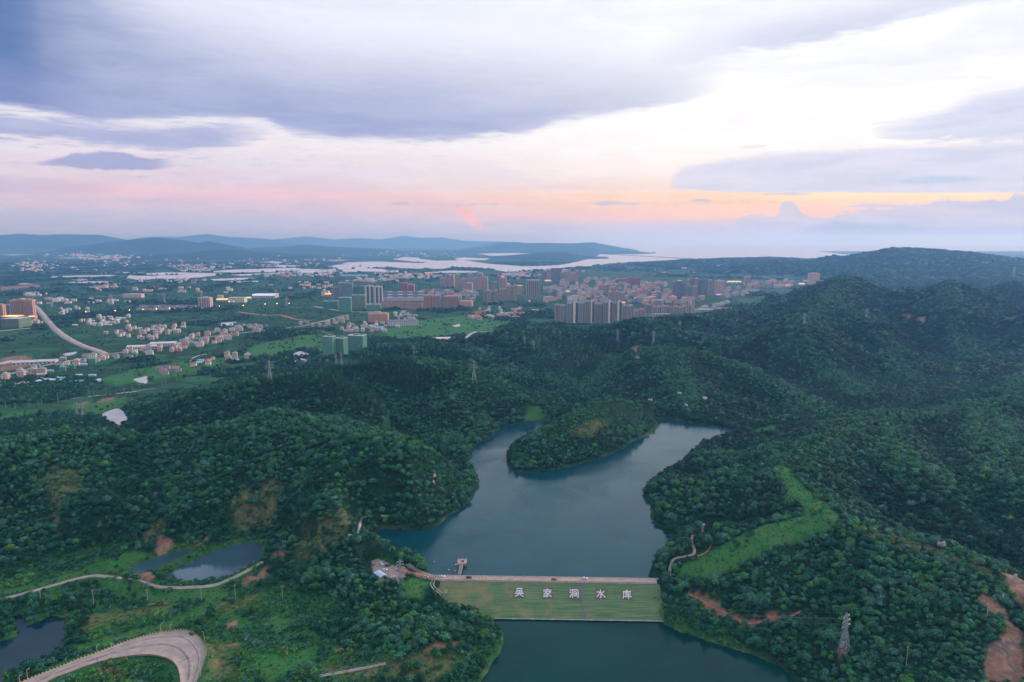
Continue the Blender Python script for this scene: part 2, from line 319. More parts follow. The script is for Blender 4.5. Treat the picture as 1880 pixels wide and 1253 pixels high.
# ------------------------------------------------------------------ hills: crest lines as (photo x, photo y, metres ahead)
def cr(pts):
    return np.array([at_y(*p) for p in pts])
def crn(pts, f=0.86):
    """the same for the hills round the reservoir, brought nearer (and so higher) away from the shore"""
    out = []
    for x, y, Y in pts:
        k = min(1.0, max(0.0, at_y(x, y, Y)[2] / 26.0))
        out.append(at_y(x, y, Y * (1 - (1 - f) * k)))
    return np.array(out)
ridges = [  # crest, fall per metre, roundness of the top
    (crn([(-200, 806, 760), (0, 814, 770), (100, 812, 800), (210, 816, 830), (270, 808, 845), (330, 796, 850), (400, 785, 860), (500, 771, 850), (590, 778, 830), (640, 785, 810), (700, 805, 785), (770, 822, 760), (830, 848, 735), (866, 880, 715)]), 0.30, 26),
    (cr([(500, 764, 735), (515, 830, 690), (530, 900, 640)]), 0.30, 22),
    (cr([(700, 805, 690), (730, 870, 665), (768, 930, 642)]), 0.33, 20),
    (cr([(110, 800, 690), (120, 850, 655), (100, 910, 612), (60, 960, 588)]), 0.27, 22),
    (cr([(330, 790, 735), (345, 850, 690), (350, 930, 625)]), 0.30, 18),
    (crn([(285, 742, 1085), (330, 726, 1090), (400, 708, 1100), (470, 697, 1110), (560, 688, 1100), (640, 706, 1075), (700, 738, 1035), (770, 775, 960), (830, 803, 890), (862, 822, 845)]), 0.32, 24),
    (crn([(590, 686, 1290), (650, 672, 1275), (700, 660, 1260), (760, 661, 1250), (830, 670, 1235), (880, 684, 1200), (930, 715, 1110), (965, 745, 1030), (975, 762, 985)]), 0.32, 26),
    (cr([(870, 690, 1030), (850, 740, 965), (880, 780, 925)]), 0.35, 20),
    (crn([(600, 690, 1500), (640, 664, 1600), (700, 640, 1650), (780, 634, 1650), (850, 640, 1600), (900, 660, 1480), (960, 690, 1330)]), 0.26, 30),
    (crn([(860, 648, 1800), (900, 626, 1880), (960, 606, 1950), (1040, 602, 2000), (1110, 601, 2020), (1180, 588, 2080), (1250, 582, 2150), (1300, 578, 2200), (1380, 567, 2450), (1440, 549, 2700), (1495, 528, 2850), (1530, 514, 2880), (1555, 507, 2900), (1578, 514, 2900), (1608, 531, 2880), (1650, 548, 2850)]), 0.34, 18),
    (cr([(960, 606, 1680), (1000, 650, 1460), (1020, 690, 1310), (1060, 712, 1230)]), 0.24, 40),
    (crn([(1090, 720, 1180), (1130, 662, 1440), (1170, 642, 1500), (1230, 640, 1500), (1300, 650, 1440), (1360, 672, 1340), (1420, 702, 1220), (1460, 728, 1140), (1490, 752, 1070)]), 0.32, 30),
    (cr([(1230, 640, 1295), (1240, 690, 1155), (1270, 740, 1030)]), 0.26, 30),
    (cr([(1180, 588, 1790), (1240, 610, 1690), (1330, 625, 1610)]), 0.30, 30),
    (crn([(1555, 509, 2900), (1520, 548, 2350), (1490, 575, 2050), (1470, 605, 1780), (1480, 640, 1560), (1520, 680, 1370), (1580, 720, 1200)]), 0.33, 34),
    (crn([(1520, 548, 2350), (1590, 590, 1930), (1640, 640, 1620), (1660, 690, 1380)]), 0.36, 28),
    (crn([(1490, 575, 2050), (1400, 612, 1820), (1360, 640, 1660)]), 0.34, 28),
    (crn([(1655, 553, 2650), (1690, 538, 2620), (1722, 524, 2600), (1745, 516, 2600), (1770, 525, 2580), (1805, 545, 2550), (1860, 566, 2450), (2000, 590, 2300)]), 0.38, 18),
    (crn([(1745, 519, 2600), (1740, 570, 2150), (1760, 620, 1800), (1790, 660, 1550)]), 0.34, 30),
    (crn([(1820, 540, 3200), (1862, 520, 3300), (1940, 540, 3250), (2100, 540, 3200)]), 0.34, 34),
    (crn([(2000, 560, 2300), (1960, 640, 1700), (1900, 690, 1350), (1850, 720, 1180)]), 0.30, 36),
    # far wooded hills
    (cr([(1330, 496, 6000), (1440, 482, 6300), (1500, 486, 6300), (1580, 468, 6200), (1640, 458, 6000), (1700, 459, 6000), (1760, 465, 5900), (1820, 474, 5800), (1880, 478, 5700), (2050, 474, 5600)]), 0.16, 110),
    (cr([(1660, 459, 6000), (1640, 490, 5000), (1620, 512, 4300)]), 0.16, 80),
    (cr([(1760, 465, 5900), (1790, 500, 4600), (1850, 520, 3900)]), 0.16, 80),
    (cr([(1040, 496, 8400), (1080, 492, 8200), (1150, 486, 8000), (1250, 480, 7800), (1330, 477, 7800), (1420, 475, 7900), (1480, 478, 7900)]), 0.05, 160),
    (cr([(1120, 500, 7000), (1250, 494, 6900), (1400, 490, 6800)]), 0.05, 140),
    # peninsula in the reservoir
    (cr([(1128, 738, 905), (1100, 745, 890), (1065, 765, 855), (1025, 788, 822), (985, 815, 790), (955, 838, 768)]), 0.34, 20),
    (cr([(1120, 737, 908), (1160, 760, 915), (1195, 778, 925)]), 0.34, 18),
    # right bank: bare grassy crest above the dam and the ridge running off to the right
    (cr([(1250, 1052, 504), (1290, 1040, 502), (1350, 1008, 512), (1430, 970, 528), (1520, 948, 534), (1480, 908, 583), (1432, 862, 643), (1470, 830, 694), (1530, 796, 760), (1556, 766, 850), (1600, 760, 900), (1700, 758, 950), (1800, 745, 990), (1890, 732, 1000), (2100, 720, 1000)]), 0.28, 16),
    (cr([(1520, 948, 534), (1590, 972, 508), (1650, 994, 487), (1730, 1018, 465), (1800, 1046, 442), (1860, 1070, 428), (1920, 1100, 411), (1990, 1150, 385), (2080, 1200, 360)]), 0.27, 16),
    (cr([(1430, 970, 528), (1440, 1040, 482), (1425, 1100, 459)]), 0.30, 16),
    (cr([(1650, 994, 487), (1660, 1080, 446), (1640, 1160, 412)]), 0.28, 16),
    (cr([(1800, 1046, 442), (1790, 1130, 398), (1780, 1200, 372)]), 0.30, 16),
    (cr([(1548, 1190, 397), (1650, 1240, 375), (1760, 1262, 362), (1900, 1270, 350)]), 0.22, 26),
    (cr([(1432, 862, 643), (1350, 880, 650), (1280, 905, 641), (1230, 925, 638)]), 0.26, 18),
    (cr([(1480, 825, 700), (1400, 830, 735), (1330, 838, 765)]), 0.26, 18),
    (cr([(1600, 760, 900), (1640, 820, 740), (1700, 870, 640)]), 0.24, 20),
    (cr([(1800, 745, 990), (1830, 810, 760), (1860, 880, 620)]), 0.24, 22),
    # knoll left of the dam
    (cr([(560, 1020, 545), (620, 1030, 525), (680, 1050, 505), (735, 1068, 488)]), 0.30, 26),
    (cr([(680, 1050, 505), (690, 1100, 470), (720, 1150, 440), (790, 1160, 430)]), 0.30, 22),
    (cr([(640, 962, 590), (690, 980, 568), (700, 1020, 530)]), 0.22, 20),
    # far country: dark wooded rise on the left, blue ranges, islands; the right-hand massif is drawn into the sky
    (cr([(120, 455, 15500), (200, 445, 15200), (250, 439, 15000), (290, 436, 15000), (330, 440, 15000), (365, 446, 15000), (382, 443, 15000), (430, 452, 15000)]), 0.32, 110),
    (cr([(380, 462, 11800), (420, 458, 11600), (450, 463, 11500)]), 0.06, 140),
    (cr([(520, 453, 17000), (565, 449, 17000), (600, 453, 17000)]), 0.06, 200),
    (cr([(-120, 436, 20000), (0, 432, 20000), (40, 429, 20000), (80, 431.5, 20000), (110, 430, 20000), (180, 431, 20000), (215, 437, 20000), (235, 441, 20000)]), 0.30, 130),
    (cr([(235, 441, 26000), (270, 435, 26000), (330, 435, 26000), (380, 430, 26000), (420, 435, 26000), (480, 438, 26000), (510, 442, 26000)]), 0.34, 150),
    (cr([(500, 440, 31000), (565, 434, 31000), (610, 440, 31000), (660, 437, 31000), (700, 440, 31000), (740, 433, 31000), (775, 437, 31000), (810, 436, 31000), (850, 442, 31000), (900, 443.5, 31000), (950, 445, 19000)]), 0.34, 150),
    (cr([(930, 446, 18500), (1000, 446, 18500), (1050, 447, 18500), (1090, 444.5, 18500), (1108, 449, 18500)]), 0.2, 90),
    (cr([(905, 471, 11500), (960, 467, 11300), (1000, 463.5, 11200), (1040, 464, 11200), (1070, 470, 11200)]), 0.08, 110),
    (cr([(850, 460, 16500), (960, 461, 16500), (1050, 459, 16000), (1090, 459.5, 16000)]), 0.04, 150),
    (cr([(700, 474, 12000), (760, 471, 12000), (850, 473, 12000)]), 0.03, 150),
    (cr([(690, 482, 9600), (730, 479, 9500), (765, 482, 9400)]), 0.05, 80),
    (cr([(810, 497, 7700), (850, 489, 7700), (880, 488, 7700), (905, 492, 7700)]), 0.06, 70),
    (cr([(870, 503, 6800), (910, 500, 6700)]), 0.06, 70),
    (cr([(1403, 465, 17000), (1412, 463.5, 17000), (1424, 466, 17000)]), 0.6, 60),
]
DAM_CREST = [at_z(795, 1061, 0.0), at_z(1203, 1067, 0.0)]
DAM_TOE = [at_z(902, 1136.5, -16.4), at_z(1203, 1140, -16.4)]
_sl = 16.2 / (DAM_CREST[0][1] - DAM_TOE[0][1])
_kz = -11.0
for _i in range(6):
    DAM_KNEE = at_z(826, 1112, _kz); _kz = -0.25 - _sl * (DAM_CREST[0][1] - DAM_KNEE[1])

def base_h(x, y):
    t = sstep(y + 0.15 * x, 620, 1350)
    z = -11.5 + (-25.0 + 11.5) * t
    z = z + np.where(y < 3000, 1.1 * fbm(x / 60, y / 60, 3, 4), 0.0) * (1 - 0.6 * t)
    return z + 3.0 * np.clip(fbm(x / 900, y / 900, 41, 3), 0, 1) * sstep(y, 4200, 7000)

carves = []          # (polyline with z, half width, falloff): level ground under roads and yards
def height(x, y, roads=True):
    x = np.asarray(x, float); y = np.asarray(y, float)
    b = base_h(x, y)
    h = b.copy()
    spur = fbm(x / 75, y / 75, 11, 4); spur2 = fbm(x / 210, y / 210, 12, 3)
    for P, s, r in ridges:
        if P[:, 1].min() < 3500: s = s * 1.6
        zt = P[:, 2].max(); R = (zt + 27) / s * 2.6 + 2 * r
        m = (x > P[:, 0].min() - R) & (x < P[:, 0].max() + R) & (y > P[:, 1].min() - R) & (y < P[:, 1].max() + R)
        if not m.any(): continue
        xs, ys = x[m], y[m]
        d, i, t = seg_dist(xs, ys, P)
        zc = P[i, 2] * (1 - t) + P[np.minimum(i + 1, len(P) - 1), 2] * t
        if P[:, 1].min() > 3500:                                  # far hills: broad gullies
            q = fbm(xs / (r * 3.5), ys / (r * 3.5), 13, 4)
            d = d * (1 + 0.35 * q) + np.clip(q, -1, 1) * r * 0.25
        else:
            d = d * np.maximum(0.45, 1 + 0.52 * spur[m] + 0.34 * spur2[m])
        d = np.sqrt(np.maximum(d, 0) ** 2 + r * r) - r
        z = zc - s * d
        k = 5.0 if P[:, 1].min() < 3500 else 12.0
        hh = h[m]; e = np.clip(0.5 + 0.5 * (z - hh) / k, 0, 1)
        h[m] = hh * (1 - e) + z * e + k * e * (1 - e)
    rise = np.clip((h - b) / 20, 0, 1)
    h = h + rise * (1.6 * fbm(x / 26, y / 26, 21, 3)) * (y < 4000)
    # water bodies
    near = (y < 1400) & (np.abs(x) < 1000)
    def basin(P, z, bank, deep, steep=0.55):
        m = (x > P[:, 0].min() - 85) & (x < P[:, 0].max() + 85) & (y > P[:, 1].min() - 85) & (y < P[:, 1].max() + 85)
        if not m.any(): return
        d = sdist(x[m], y[m], P) + 1.6 * fbm(x[m] / 11, y[m] / 11, 31, 3)
        hh = h[m]
        low = np.where(d < 0, np.minimum(hh, z - 0.25 + np.maximum(d, -12) * deep), hh)
        dp = np.maximum(d, 0)
        h[m] = np.where(d >= 0, np.minimum(np.maximum(low, z + 0.35 + np.minimum(dp * bank, 3.0) - np.maximum(0, dp - 9) * 0.4), z + 0.8 + dp * steep + np.maximum(0, dp - 18) * 1.2), low)
    if near.any():
        basin(res_poly, RES_Z, 0.30, 0.5); basin(low_poly, POND_Z, 0.30, 0.5)
        for P in (pond_a, pond_b): basin(P, -12.0, 0.2, 0.4)
        basin(pond_c, -16.0, 0.25, 0.4)
        basin(mini_lake, -20.0, 0.2, 0.4)
    if (y > 1100).any():
        for P in pools: basin(P, -23.5, 0.1, 0.3)
    far = y > 4500
    if far.any():
        xf, yf = x[far], y[far]; hf = h[far]
        wob = 0.012 * yf * fbm(xf / (yf * 0.03), yf / (yf * 0.12), 51, 3)
        wet = np.zeros(xf.shape, bool)
        for P in lakes:
            m = (xf > P[:, 0].min()) & (xf < P[:, 0].max()) & (yf + wob > P[:, 1].min()) & (yf + wob < P[:, 1].max())
            if m.any():
                w = wet[m]; w |= inside(xf[m], yf[m] + wob[m], P); wet[m] = w
        wet &= (fbm(xf / 420, yf / 260, 53, 3) > -0.30) | (xf > -0.22 * yf)
        h[far] = np.where(wet & (hf < -8), -30.0, hf)
    # under the dam
    m = (np.abs(x - 20) < 140) & (y > 420) & (y < 540)
    if m.any():
        P = np.array([DAM_CREST[0], DAM_CREST[1], DAM_TOE[1], DAM_TOE[0], DAM_KNEE])
        ctr = P.mean(0)
        d = sdist(x[m], y[m], P)
        zf = -0.2 - np.maximum(0, (DAM_CREST[0][1] - 5 - y[m])) * 0.57
        hh = h[m]
        h[m] = np.where(d < 5, np.minimum(hh, zf - 2.8), hh)
    if roads:
        for P, hw, fo, box in carves:
            m = (x > box[0]) & (x < box[1]) & (y > box[2]) & (y < box[3])
            if not m.any(): continue
            d, i, t = seg_dist(x[m], y[m], P)
            zr = P[i, 2] * (1 - t) + P[i + 1, 2] * t
            w = 1 - sstep(d, hw, hw + fo)
            h[m] = h[m] * (1 - w) + (zr - 0.35) * w
    return h

def hit(px, py, roads=True, lo=None):
    """where the ray through a photo point first meets the ground"""
    px = np.atleast_1d(np.asarray(px, float)); py = np.atleast_1d(np.asarray(py, float))
    dx, dy, dz = ray(px, py)
    Y = np.geomspace(300 if lo is None else lo, 45000, 560)
    T = Y[None, :] / dy[:, None]
    X = dx[:, None] * T; YY = dy[:, None] * T; Z = CAM_Z + dz[:, None] * T
    sel = Z < 330
    H = np.full(X.shape, -1e3)
    H[sel] = height(X[sel], YY[sel], roads)
    for P, z in ((res_poly, RES_Z), (low_poly, POND_Z)):
        H = np.maximum(H, -26.3)
    below = Z <= H
    k = np.argmax(below, 1); k = np.where(below.any(1), k, X.shape[1] - 1); k = np.maximum(k, 1)
    r = np.arange(len(px))
    a = (Z - H)[r, k - 1]; b = (Z - H)[r, k]
    f = np.clip(a / np.maximum(a - b, 1e-9), 0, 1)
    Yh = Y[k - 1] * (1 - f) + Y[k] * f
    x = dx / dy * Yh
    return np.stack([x, Yh, height(x, Yh, roads)], 1)

def add_carve(P, hw, fo):
    P = np.asarray(P, float)
    m = hw + fo
    carves.append((P, hw, fo, (P[:, 0].min() - m, P[:, 0].max() + m, P[:, 1].min() - m, P[:, 1].max() + m)))

def smooth_line(P, n=8):
    """Catmull-Rom through the points"""
    P = np.asarray(P, float); out = []
    Q = np.vstack([2 * P[0] - P[1], P, 2 * P[-1] - P[-2]])
    for i in range(len(P) - 1):
        a, b, c, d = Q[i:i + 4]
        for k in range(n):
            t = k / n
            out.append(0.5 * (2 * b + (c - a) * t + (2 * a - 5 * b + 4 * c - d) * t * t + (3 * b - a - 3 * c + d) * t ** 3))
    out.append(P[-1])
    return np.array(out)
def flatten_z(P, k=9):
    P = P.copy(); z = np.pad(P[:, 2], k // 2, mode='edge')
    P[:, 2] = np.convolve(z, np.ones(k) / k, 'valid')[:len(P)]
    return P

# ------------------------------------------------------------------ object helpers
def tag(o, label=None, cat=None, group=None, kind=None):
    if label: o['label'] = label
    if cat: o['category'] = cat
    if group: o['group'] = group
    if kind: o['kind'] = kind
    return o
def link(o, parent=None):
    COL.objects.link(o)
    if parent is not None: o.parent = parent
    return o
def empty(name, loc, rz=0.0, label=None, cat=None, group=None, kind=None):
    o = bpy.data.objects.new(name, None)
    o.empty_display_size = 1.0
    o.location = loc; o.rotation_euler = (0, 0, rz)
    link(o)
    return tag(o, label, cat, group, kind)
def np_mesh(name, V, F, smooth=False, mats=(), midx=None):
    """mesh from arrays: V n x 3, F a list of faces or an m x 4 / m x 3 array"""
    me = bpy.data.meshes.new(name)
    V = np.ascontiguousarray(V, np.float32)
    if isinstance(F, np.ndarray):
        k = F.shape[1]; n = len(F)
        me.vertices.add(len(V)); me.vertices.foreach_set('co', V.ravel())
        me.loops.add(n * k); me.loops.foreach_set('vertex_index', F.astype(np.int32).ravel())
        me.polygons.add(n); me.polygons.foreach_set('loop_start', (np.arange(n) * k).astype(np.int32))
    else:
        me.from_pydata([tuple(map(float, v)) for v in V], [], [tuple(int(i) for i in f) for f in F])
    for m in mats: me.materials.append(m)
    if midx is not None: me.polygons.foreach_set('material_index', np.asarray(midx, np.int32))
    if smooth: me.polygons.foreach_set('use_smooth', np.ones(len(me.polygons), bool))
    me.update(calc_edges=True)
    return me
def mesh_obj(name, me, parent=None, loc=None, rz=0.0):
    o = bpy.data.objects.new(name, me)
    if loc is not None: o.location = loc
    if rz: o.rotation_euler = (0, 0, rz)
    return link(o, parent)

class MB:
    """collects boxes, bars and strips into one mesh"""
    def __init__(self): self.v = []; self.f = []; self.m = []
    def add(self, V, F, m=0):
        o = len(self.v); self.v += [tuple(map(float, p)) for p in V]
        self.f += [tuple(i + o for i in f) for f in F]; self.m += [m] * len(F); return self
    def box(self, x0, x1, y0, y1, z0, z1, m=0):
        return self.add([(x0, y0, z0), (x1, y0, z0), (x1, y1, z0), (x0, y1, z0), (x0, y0, z1), (x1, y0, z1), (x1, y1, z1), (x0, y1, z1)],
                        [(3, 2, 1, 0), (4, 5, 6, 7), (0, 1, 5, 4), (1, 2, 6, 5), (2, 3, 7, 6), (3, 0, 4, 7)], m)
    def bar(self, a, b, w, m=0, w2=None, n=4):
        a = Vector(a); b = Vector(b); d = (b - a)
        if d.length < 1e-6: return self
        d.normalize(); u = d.orthogonal().normalized(); v = d.cross(u)
        w2 = w if w2 is None else w2
        P = []
        for c, r in ((a, w / 2), (b, w2 / 2)):
            for k in range(n):
                q = 2 * math.pi * (k + 0.5) / n
                P.append(c + (u * math.cos(q) + v * math.sin(q)) * r * (1.414 if n == 4 else 1))
        F = [(k, (k + 1) % n, n + (k + 1) % n, n + k) for k in range(n)] + [tuple(range(n - 1, -1, -1)), tuple(range(n, 2 * n))]
        return self.add(P, F, m)
    def gable(self, x0, x1, y0, y1, z, h, over=0.3, m=0, along='x'):
        """pitched roof, a solid prism"""
        x0 -= over; x1 += over; y0 -= over; y1 += over
        if along == 'x':
            c = (y0 + y1) / 2
            V = [(x0, y0, z), (x1, y0, z), (x1, y1, z), (x0, y1, z), (x0, c, z + h), (x1, c, z + h)]
            F = [(3, 2, 1, 0), (0, 1, 5, 4), (2, 3, 4, 5), (1, 2, 5), (3, 0, 4)]
        else:
            c = (x0 + x1) / 2
            V = [(x0, y0, z), (x1, y0, z), (x1, y1, z), (x0, y1, z), (c, y0, z + h), (c, y1, z + h)]
            F = [(3, 2, 1, 0), (1, 2, 5, 4), (3, 0, 4, 5), (0, 1, 4), (2, 3, 5)]
        return self.add(V, F, m)
    def hip(self, x0, x1, y0, y1, z, h, over=0.4, m=0):
        x0 -= over; x1 += over; y0 -= over; y1 += over
        c = (y0 + y1) / 2; q = min((y1 - y0) / 2, (x1 - x0) * 0.4)
        V = [(x0, y0, z), (x1, y0, z), (x1, y1, z), (x0, y1, z), (x0 + q, c, z + h), (x1 - q, c, z + h)]
        return self.add(V, [(3, 2, 1, 0), (0, 1, 5, 4), (2, 3, 4, 5), (1, 2, 5), (3, 0, 4)], m)
    def mesh(self, name, mats, smooth=False):
        if not isinstance(mats, (list, tuple)): mats = [mats]
        return np_mesh(name, np.array(self.v) if self.v else np.zeros((0, 3)), self.f, smooth, mats, self.m)
    def obj(self, name, mats, parent=None, loc=None, rz=0.0, smooth=False):
        return mesh_obj(name, self.mesh(name, mats, smooth), parent, loc, rz)

# ------------------------------------------------------------------ materials
MATS = {}
def mat(name, color, rough=0.8, var=0.12, scale=0.6, bump=0.0, spec=0.3, metallic=0.0, grime=None, perobj=0.0, emit=None, estr=0.0, world=False):
    """a plain painted / mineral surface with mottling, optional per-object variation"""
    m = bpy.data.materials.new(name); m.use_nodes = True
    t = NT(m.node_tree); bs = t.n['Principled BSDF']
    tc = t.new('ShaderNodeTexCoord')
    n = t.noise(tc.outputs['Object'], scale, 5.0, 0.6)
    c = tuple(color)
    lo = tuple(max(0, v * (1 - var * 1.6)) for v in c); hi = tuple(min(1, v * (1 + var * 1.4)) for v in c)
    col = t.mix(t.smooth(n, 0.3, 0.7), lo, hi)
    if grime is not None:
        col = t.mix(t.math('MULTIPLY', t.smooth(t.noise(tc.outputs['Object'], scale * 0.35, 6.0, 0.65), 0.5, 0.72), 0.7), col, grime)
    if perobj:
        oi = t.new('ShaderNodeObjectInfo'); hs = t.new('ShaderNodeHueSaturation')
        t.l.new(col, hs.inputs['Color'])
        t.l.new(t.lin(oi.outputs['Random'], 0, 1, 1 - perobj, 1 + perobj), hs.inputs['Value'])
        col = hs.outputs[0]
    t.l.new(col, bs.inputs['Base Color'])
    bs.inputs['Roughness'].default_value = rough
    bs.inputs['Specular IOR Level'].default_value = spec
    bs.inputs['Metallic'].default_value = metallic
    if bump:
        b = t.new('ShaderNodeBump'); b.inputs['Strength'].default_value = bump; b.inputs['Distance'].default_value = 0.1
        t.l.new(t.noise(tc.outputs['Object'], scale * 6, 4.0), b.inputs['Height']); t.l.new(b.outputs[0], bs.inputs['Normal'])
    if emit is not None:
        bs.inputs['Emission Color'].default_value = (*emit, 1); bs.inputs['Emission Strength'].default_value = estr
    MATS[name] = m
    return m

# ------------------------------------------------------------------ roads and yards (levelled into the ground)
def road_line(pts, z=None, n=8, k=15):
    P = hit([p[0] for p in pts], [p[1] for p in pts], roads=False)
    if z is not None: P = np.array([(*at_z(p[0], p[1], z), z) for p in pts])
    return flatten_z(smooth_line(P, n), k)
lane = road_line([(-60, 1112), (0, 1099), (60, 1084), (110, 1070), (150, 1060), (175, 1057), (200, 1060), (230, 1064), (260, 1070), (285, 1078), (310, 1081), (345, 1081), (390, 1078), (420, 1068), (450, 1054), (480, 1038), (510, 1028), (545, 1024), (568, 1026)], z=-10.2)
lane[:, 2] += np.linspace(-1.0, 2.6, len(lane))
add_carve(lane, 3.2, 7)
HZ = -8.6
hair_out = pz([(-60, 1300), (0, 1268), (38, 1253), (70, 1240), (110, 1224), (150, 1208), (180, 1198), (215, 1184), (250, 1172), (285, 1163), (310, 1159), (335, 1157), (352, 1161), (366, 1172), (375, 1188), (378, 1202), (374, 1218), (368, 1236), (360, 1256), (350, 1290)], HZ)
hair_in = pz([(40, 1310), (70, 1270), (90, 1250), (130, 1234), (165, 1221), (200, 1211), (240, 1204), (272, 1202), (295, 1205), (312, 1211), (322, 1220), (328, 1232), (331, 1253), (330, 1300)], HZ)
_hc = np.vstack([hair_out, hair_in[::-1]])
hair_mid = np.array([(*((a + b) / 2), HZ) for a, b in ((hair_out[0], hair_in[0]), (hair_out[4], hair_in[2]), (hair_out[7], hair_in[4]), (hair_out[10], hair_in[7]), (hair_out[13], hair_in[9]), (hair_out[16], hair_in[11]), (hair_out[19], hair_in[13]))])
add_carve(smooth_line(hair_mid, 6), 8.5, 9)
west_path = road_line([(640, 984), (655, 978), (661, 968), (662, 958), (666, 949), (680, 946), (700, 948), (720, 948)], n=6)
add_carve(west_path, 1.8, 4)
east_path = road_line([(1228, 1062), (1230, 1048), (1233, 1034), (1238, 1026), (1256, 1021), (1272, 1018), (1275, 1008), (1270, 994), (1274, 984), (1286, 976), (1292, 968)], n=6)
add_carve(east_path, 1.8, 4)
east_spur = road_line([(1280, 1022), (1296, 1014), (1304, 1004), (1309, 990)], n=6, k=9)
add_carve(east_spur, 1.2, 3)
dirt_track = road_line([(1262, 1088), (1280, 1098), (1300, 1108), (1330, 1126), (1350, 1136), (1368, 1144), (1390, 1144), (1410, 1136), (1430, 1134), (1450, 1132), (1470, 1124), (1484, 1116)], n=6)
add_carve(dirt_track, 2.4, 4)
ridge_track = road_line([(1512, 815), (1534, 800), (1546, 792), (1548, 780), (1550, 768), (1562, 758)], n=6, k=9)
yard = np.array([(*at_z(688, 1032, 2.2), 2.2), (*at_z(700, 1042, 2.2), 2.2), (*at_z(718, 1050, 2.0), 2.0), (*at_z(738, 1050, 1.6), 1.6)])
add_carve(yard, 7.5, 7)
yard_road = np.array([(*at_z(728, 1046, 1.8), 1.8), (*at_z(750, 1052, 1.2), 1.2), (*at_z(775, 1058, 0.4), 0.4), (*at_z(800, 1061, 0.0), 0.0)])
add_carve(yard_road, 3.0, 4)
ramp_road = np.array([(*at_z(748, 1036, 1.0), 1.0), (*at_z(762, 1046, 0.6), 0.6), (*at_z(778, 1054, 0.2), 0.2), (*at_z(800, 1060, 0.0), 0.0)])
add_carve(ramp_road, 2.4, 4)
highway = road_line([(40, 548), (62, 561), (72, 571), (82, 583), (92, 595), (104, 607), (120, 619), (140, 630), (160, 638), (178, 644), (192, 650)], z=-24.0)
street = road_line([(-40, 703), (0, 692), (60, 676), (120, 664), (190, 652), (260, 641), (330, 629), (390, 618), (440, 612), (490, 606), (530, 602), (560, 598), (600, 588), (640, 578)], z=-24.2)
west_street = road_line([(-30, 611), (0, 608), (40, 604), (82, 601)], z=-24.2)
bypass = road_line([(10, 551.5), (60, 550), (120, 549), (180, 545), (240, 541), (300, 540)], z=-24.2)
farm_lane = road_line([(-20, 752), (20, 746), (60, 740), (105, 737), (140, 731), (170, 728), (205, 724), (235, 722), (262, 716), (285, 713)], z=-22.4)
add_carve(farm_lane, 3.0, 8)
field_lane = road_line([(352, 664), (350, 661), (356, 657), (366, 653), (380, 651)], z=-24.2, n=5)
red_road = road_line([(436, 573), (460, 576), (490, 579), (515, 579), (540, 586), (570, 589)], z=-24.3)
hill_lane = road_line([(838, 628), (870, 615), (900, 609), (925, 604), (934, 602)], n=6)
city_road = road_line([(1450, 640)] if False else [(960, 560), (1000, 548), (1060, 540)], z=-24.3)
site_road = road_line([(576, 563), (600, 567), (625, 571), (660, 573), (700, 572)], z=-24.3)
for r_ in (highway, street, west_street, bypass, red_road, city_road, site_road): add_carve(r_, 12, 12)

# ------------------------------------------------------------------ painted-on cover (world polygons found on the ground)
def region(pts):
    return hit([p[0] for p in pts], [p[1] for p in pts])[:, :2]
GRASS = [region(p) for p in (
    [(965, 770), (972, 750), (985, 745), (1010, 752), (1000, 768)], [(1370, 790), (1420, 780), (1440, 785), (1400, 796)],
    [(150, 1050), (190, 1030), (230, 1014), (268, 1006), (270, 1022), (240, 1038), (214, 1052)], [(0, 1096), (0, 1085), (60, 1072), (120, 1056), (150, 1050), (160, 1056), (100, 1070)],
    [(70, 1100), (90, 1088), (120, 1092), (110, 1110)], [(190, 1066), (230, 1070), (270, 1080), (320, 1086), (400, 1082), (440, 1086), (400, 1104), (330, 1104), (240, 1096), (200, 1082)],
    [(110, 1200), (150, 1180), (230, 1160), (300, 1140), (350, 1118), (390, 1106), (400, 1116), (340, 1146), (270, 1164), (180, 1192), (130, 1206)],
    [(790, 1070), (782, 1090), (770, 1102), (740, 1090), (740, 1070), (760, 1062)], [(690, 1030), (700, 1022), (725, 1028), (728, 1036), (700, 1032)],
    [(460, 1200), (510, 1196), (545, 1212), (545, 1236), (500, 1244), (468, 1226)], [(497, 1130), (520, 1128), (540, 1155), (498, 1158)], [(407, 1130), (426, 1120), (452, 1142), (440, 1156), (420, 1146)], [(520, 1205), (560, 1194), (575, 1206), (550, 1222)],
    [(0, 764), (30, 757), (66, 752), (60, 762), (0, 768)], [(105, 744), (180, 740), (230, 728), (215, 748), (180, 756), (130, 756)], [(180, 700), (240, 680), (330, 665), (420, 655), (440, 662), (330, 690), (230, 706)], [(440, 650), (480, 630), (560, 615), (600, 615), (600, 650), (560, 640), (500, 655)], [(700, 610), (760, 590), (850, 580), (950, 592), (880, 612), (800, 620), (730, 625)])]
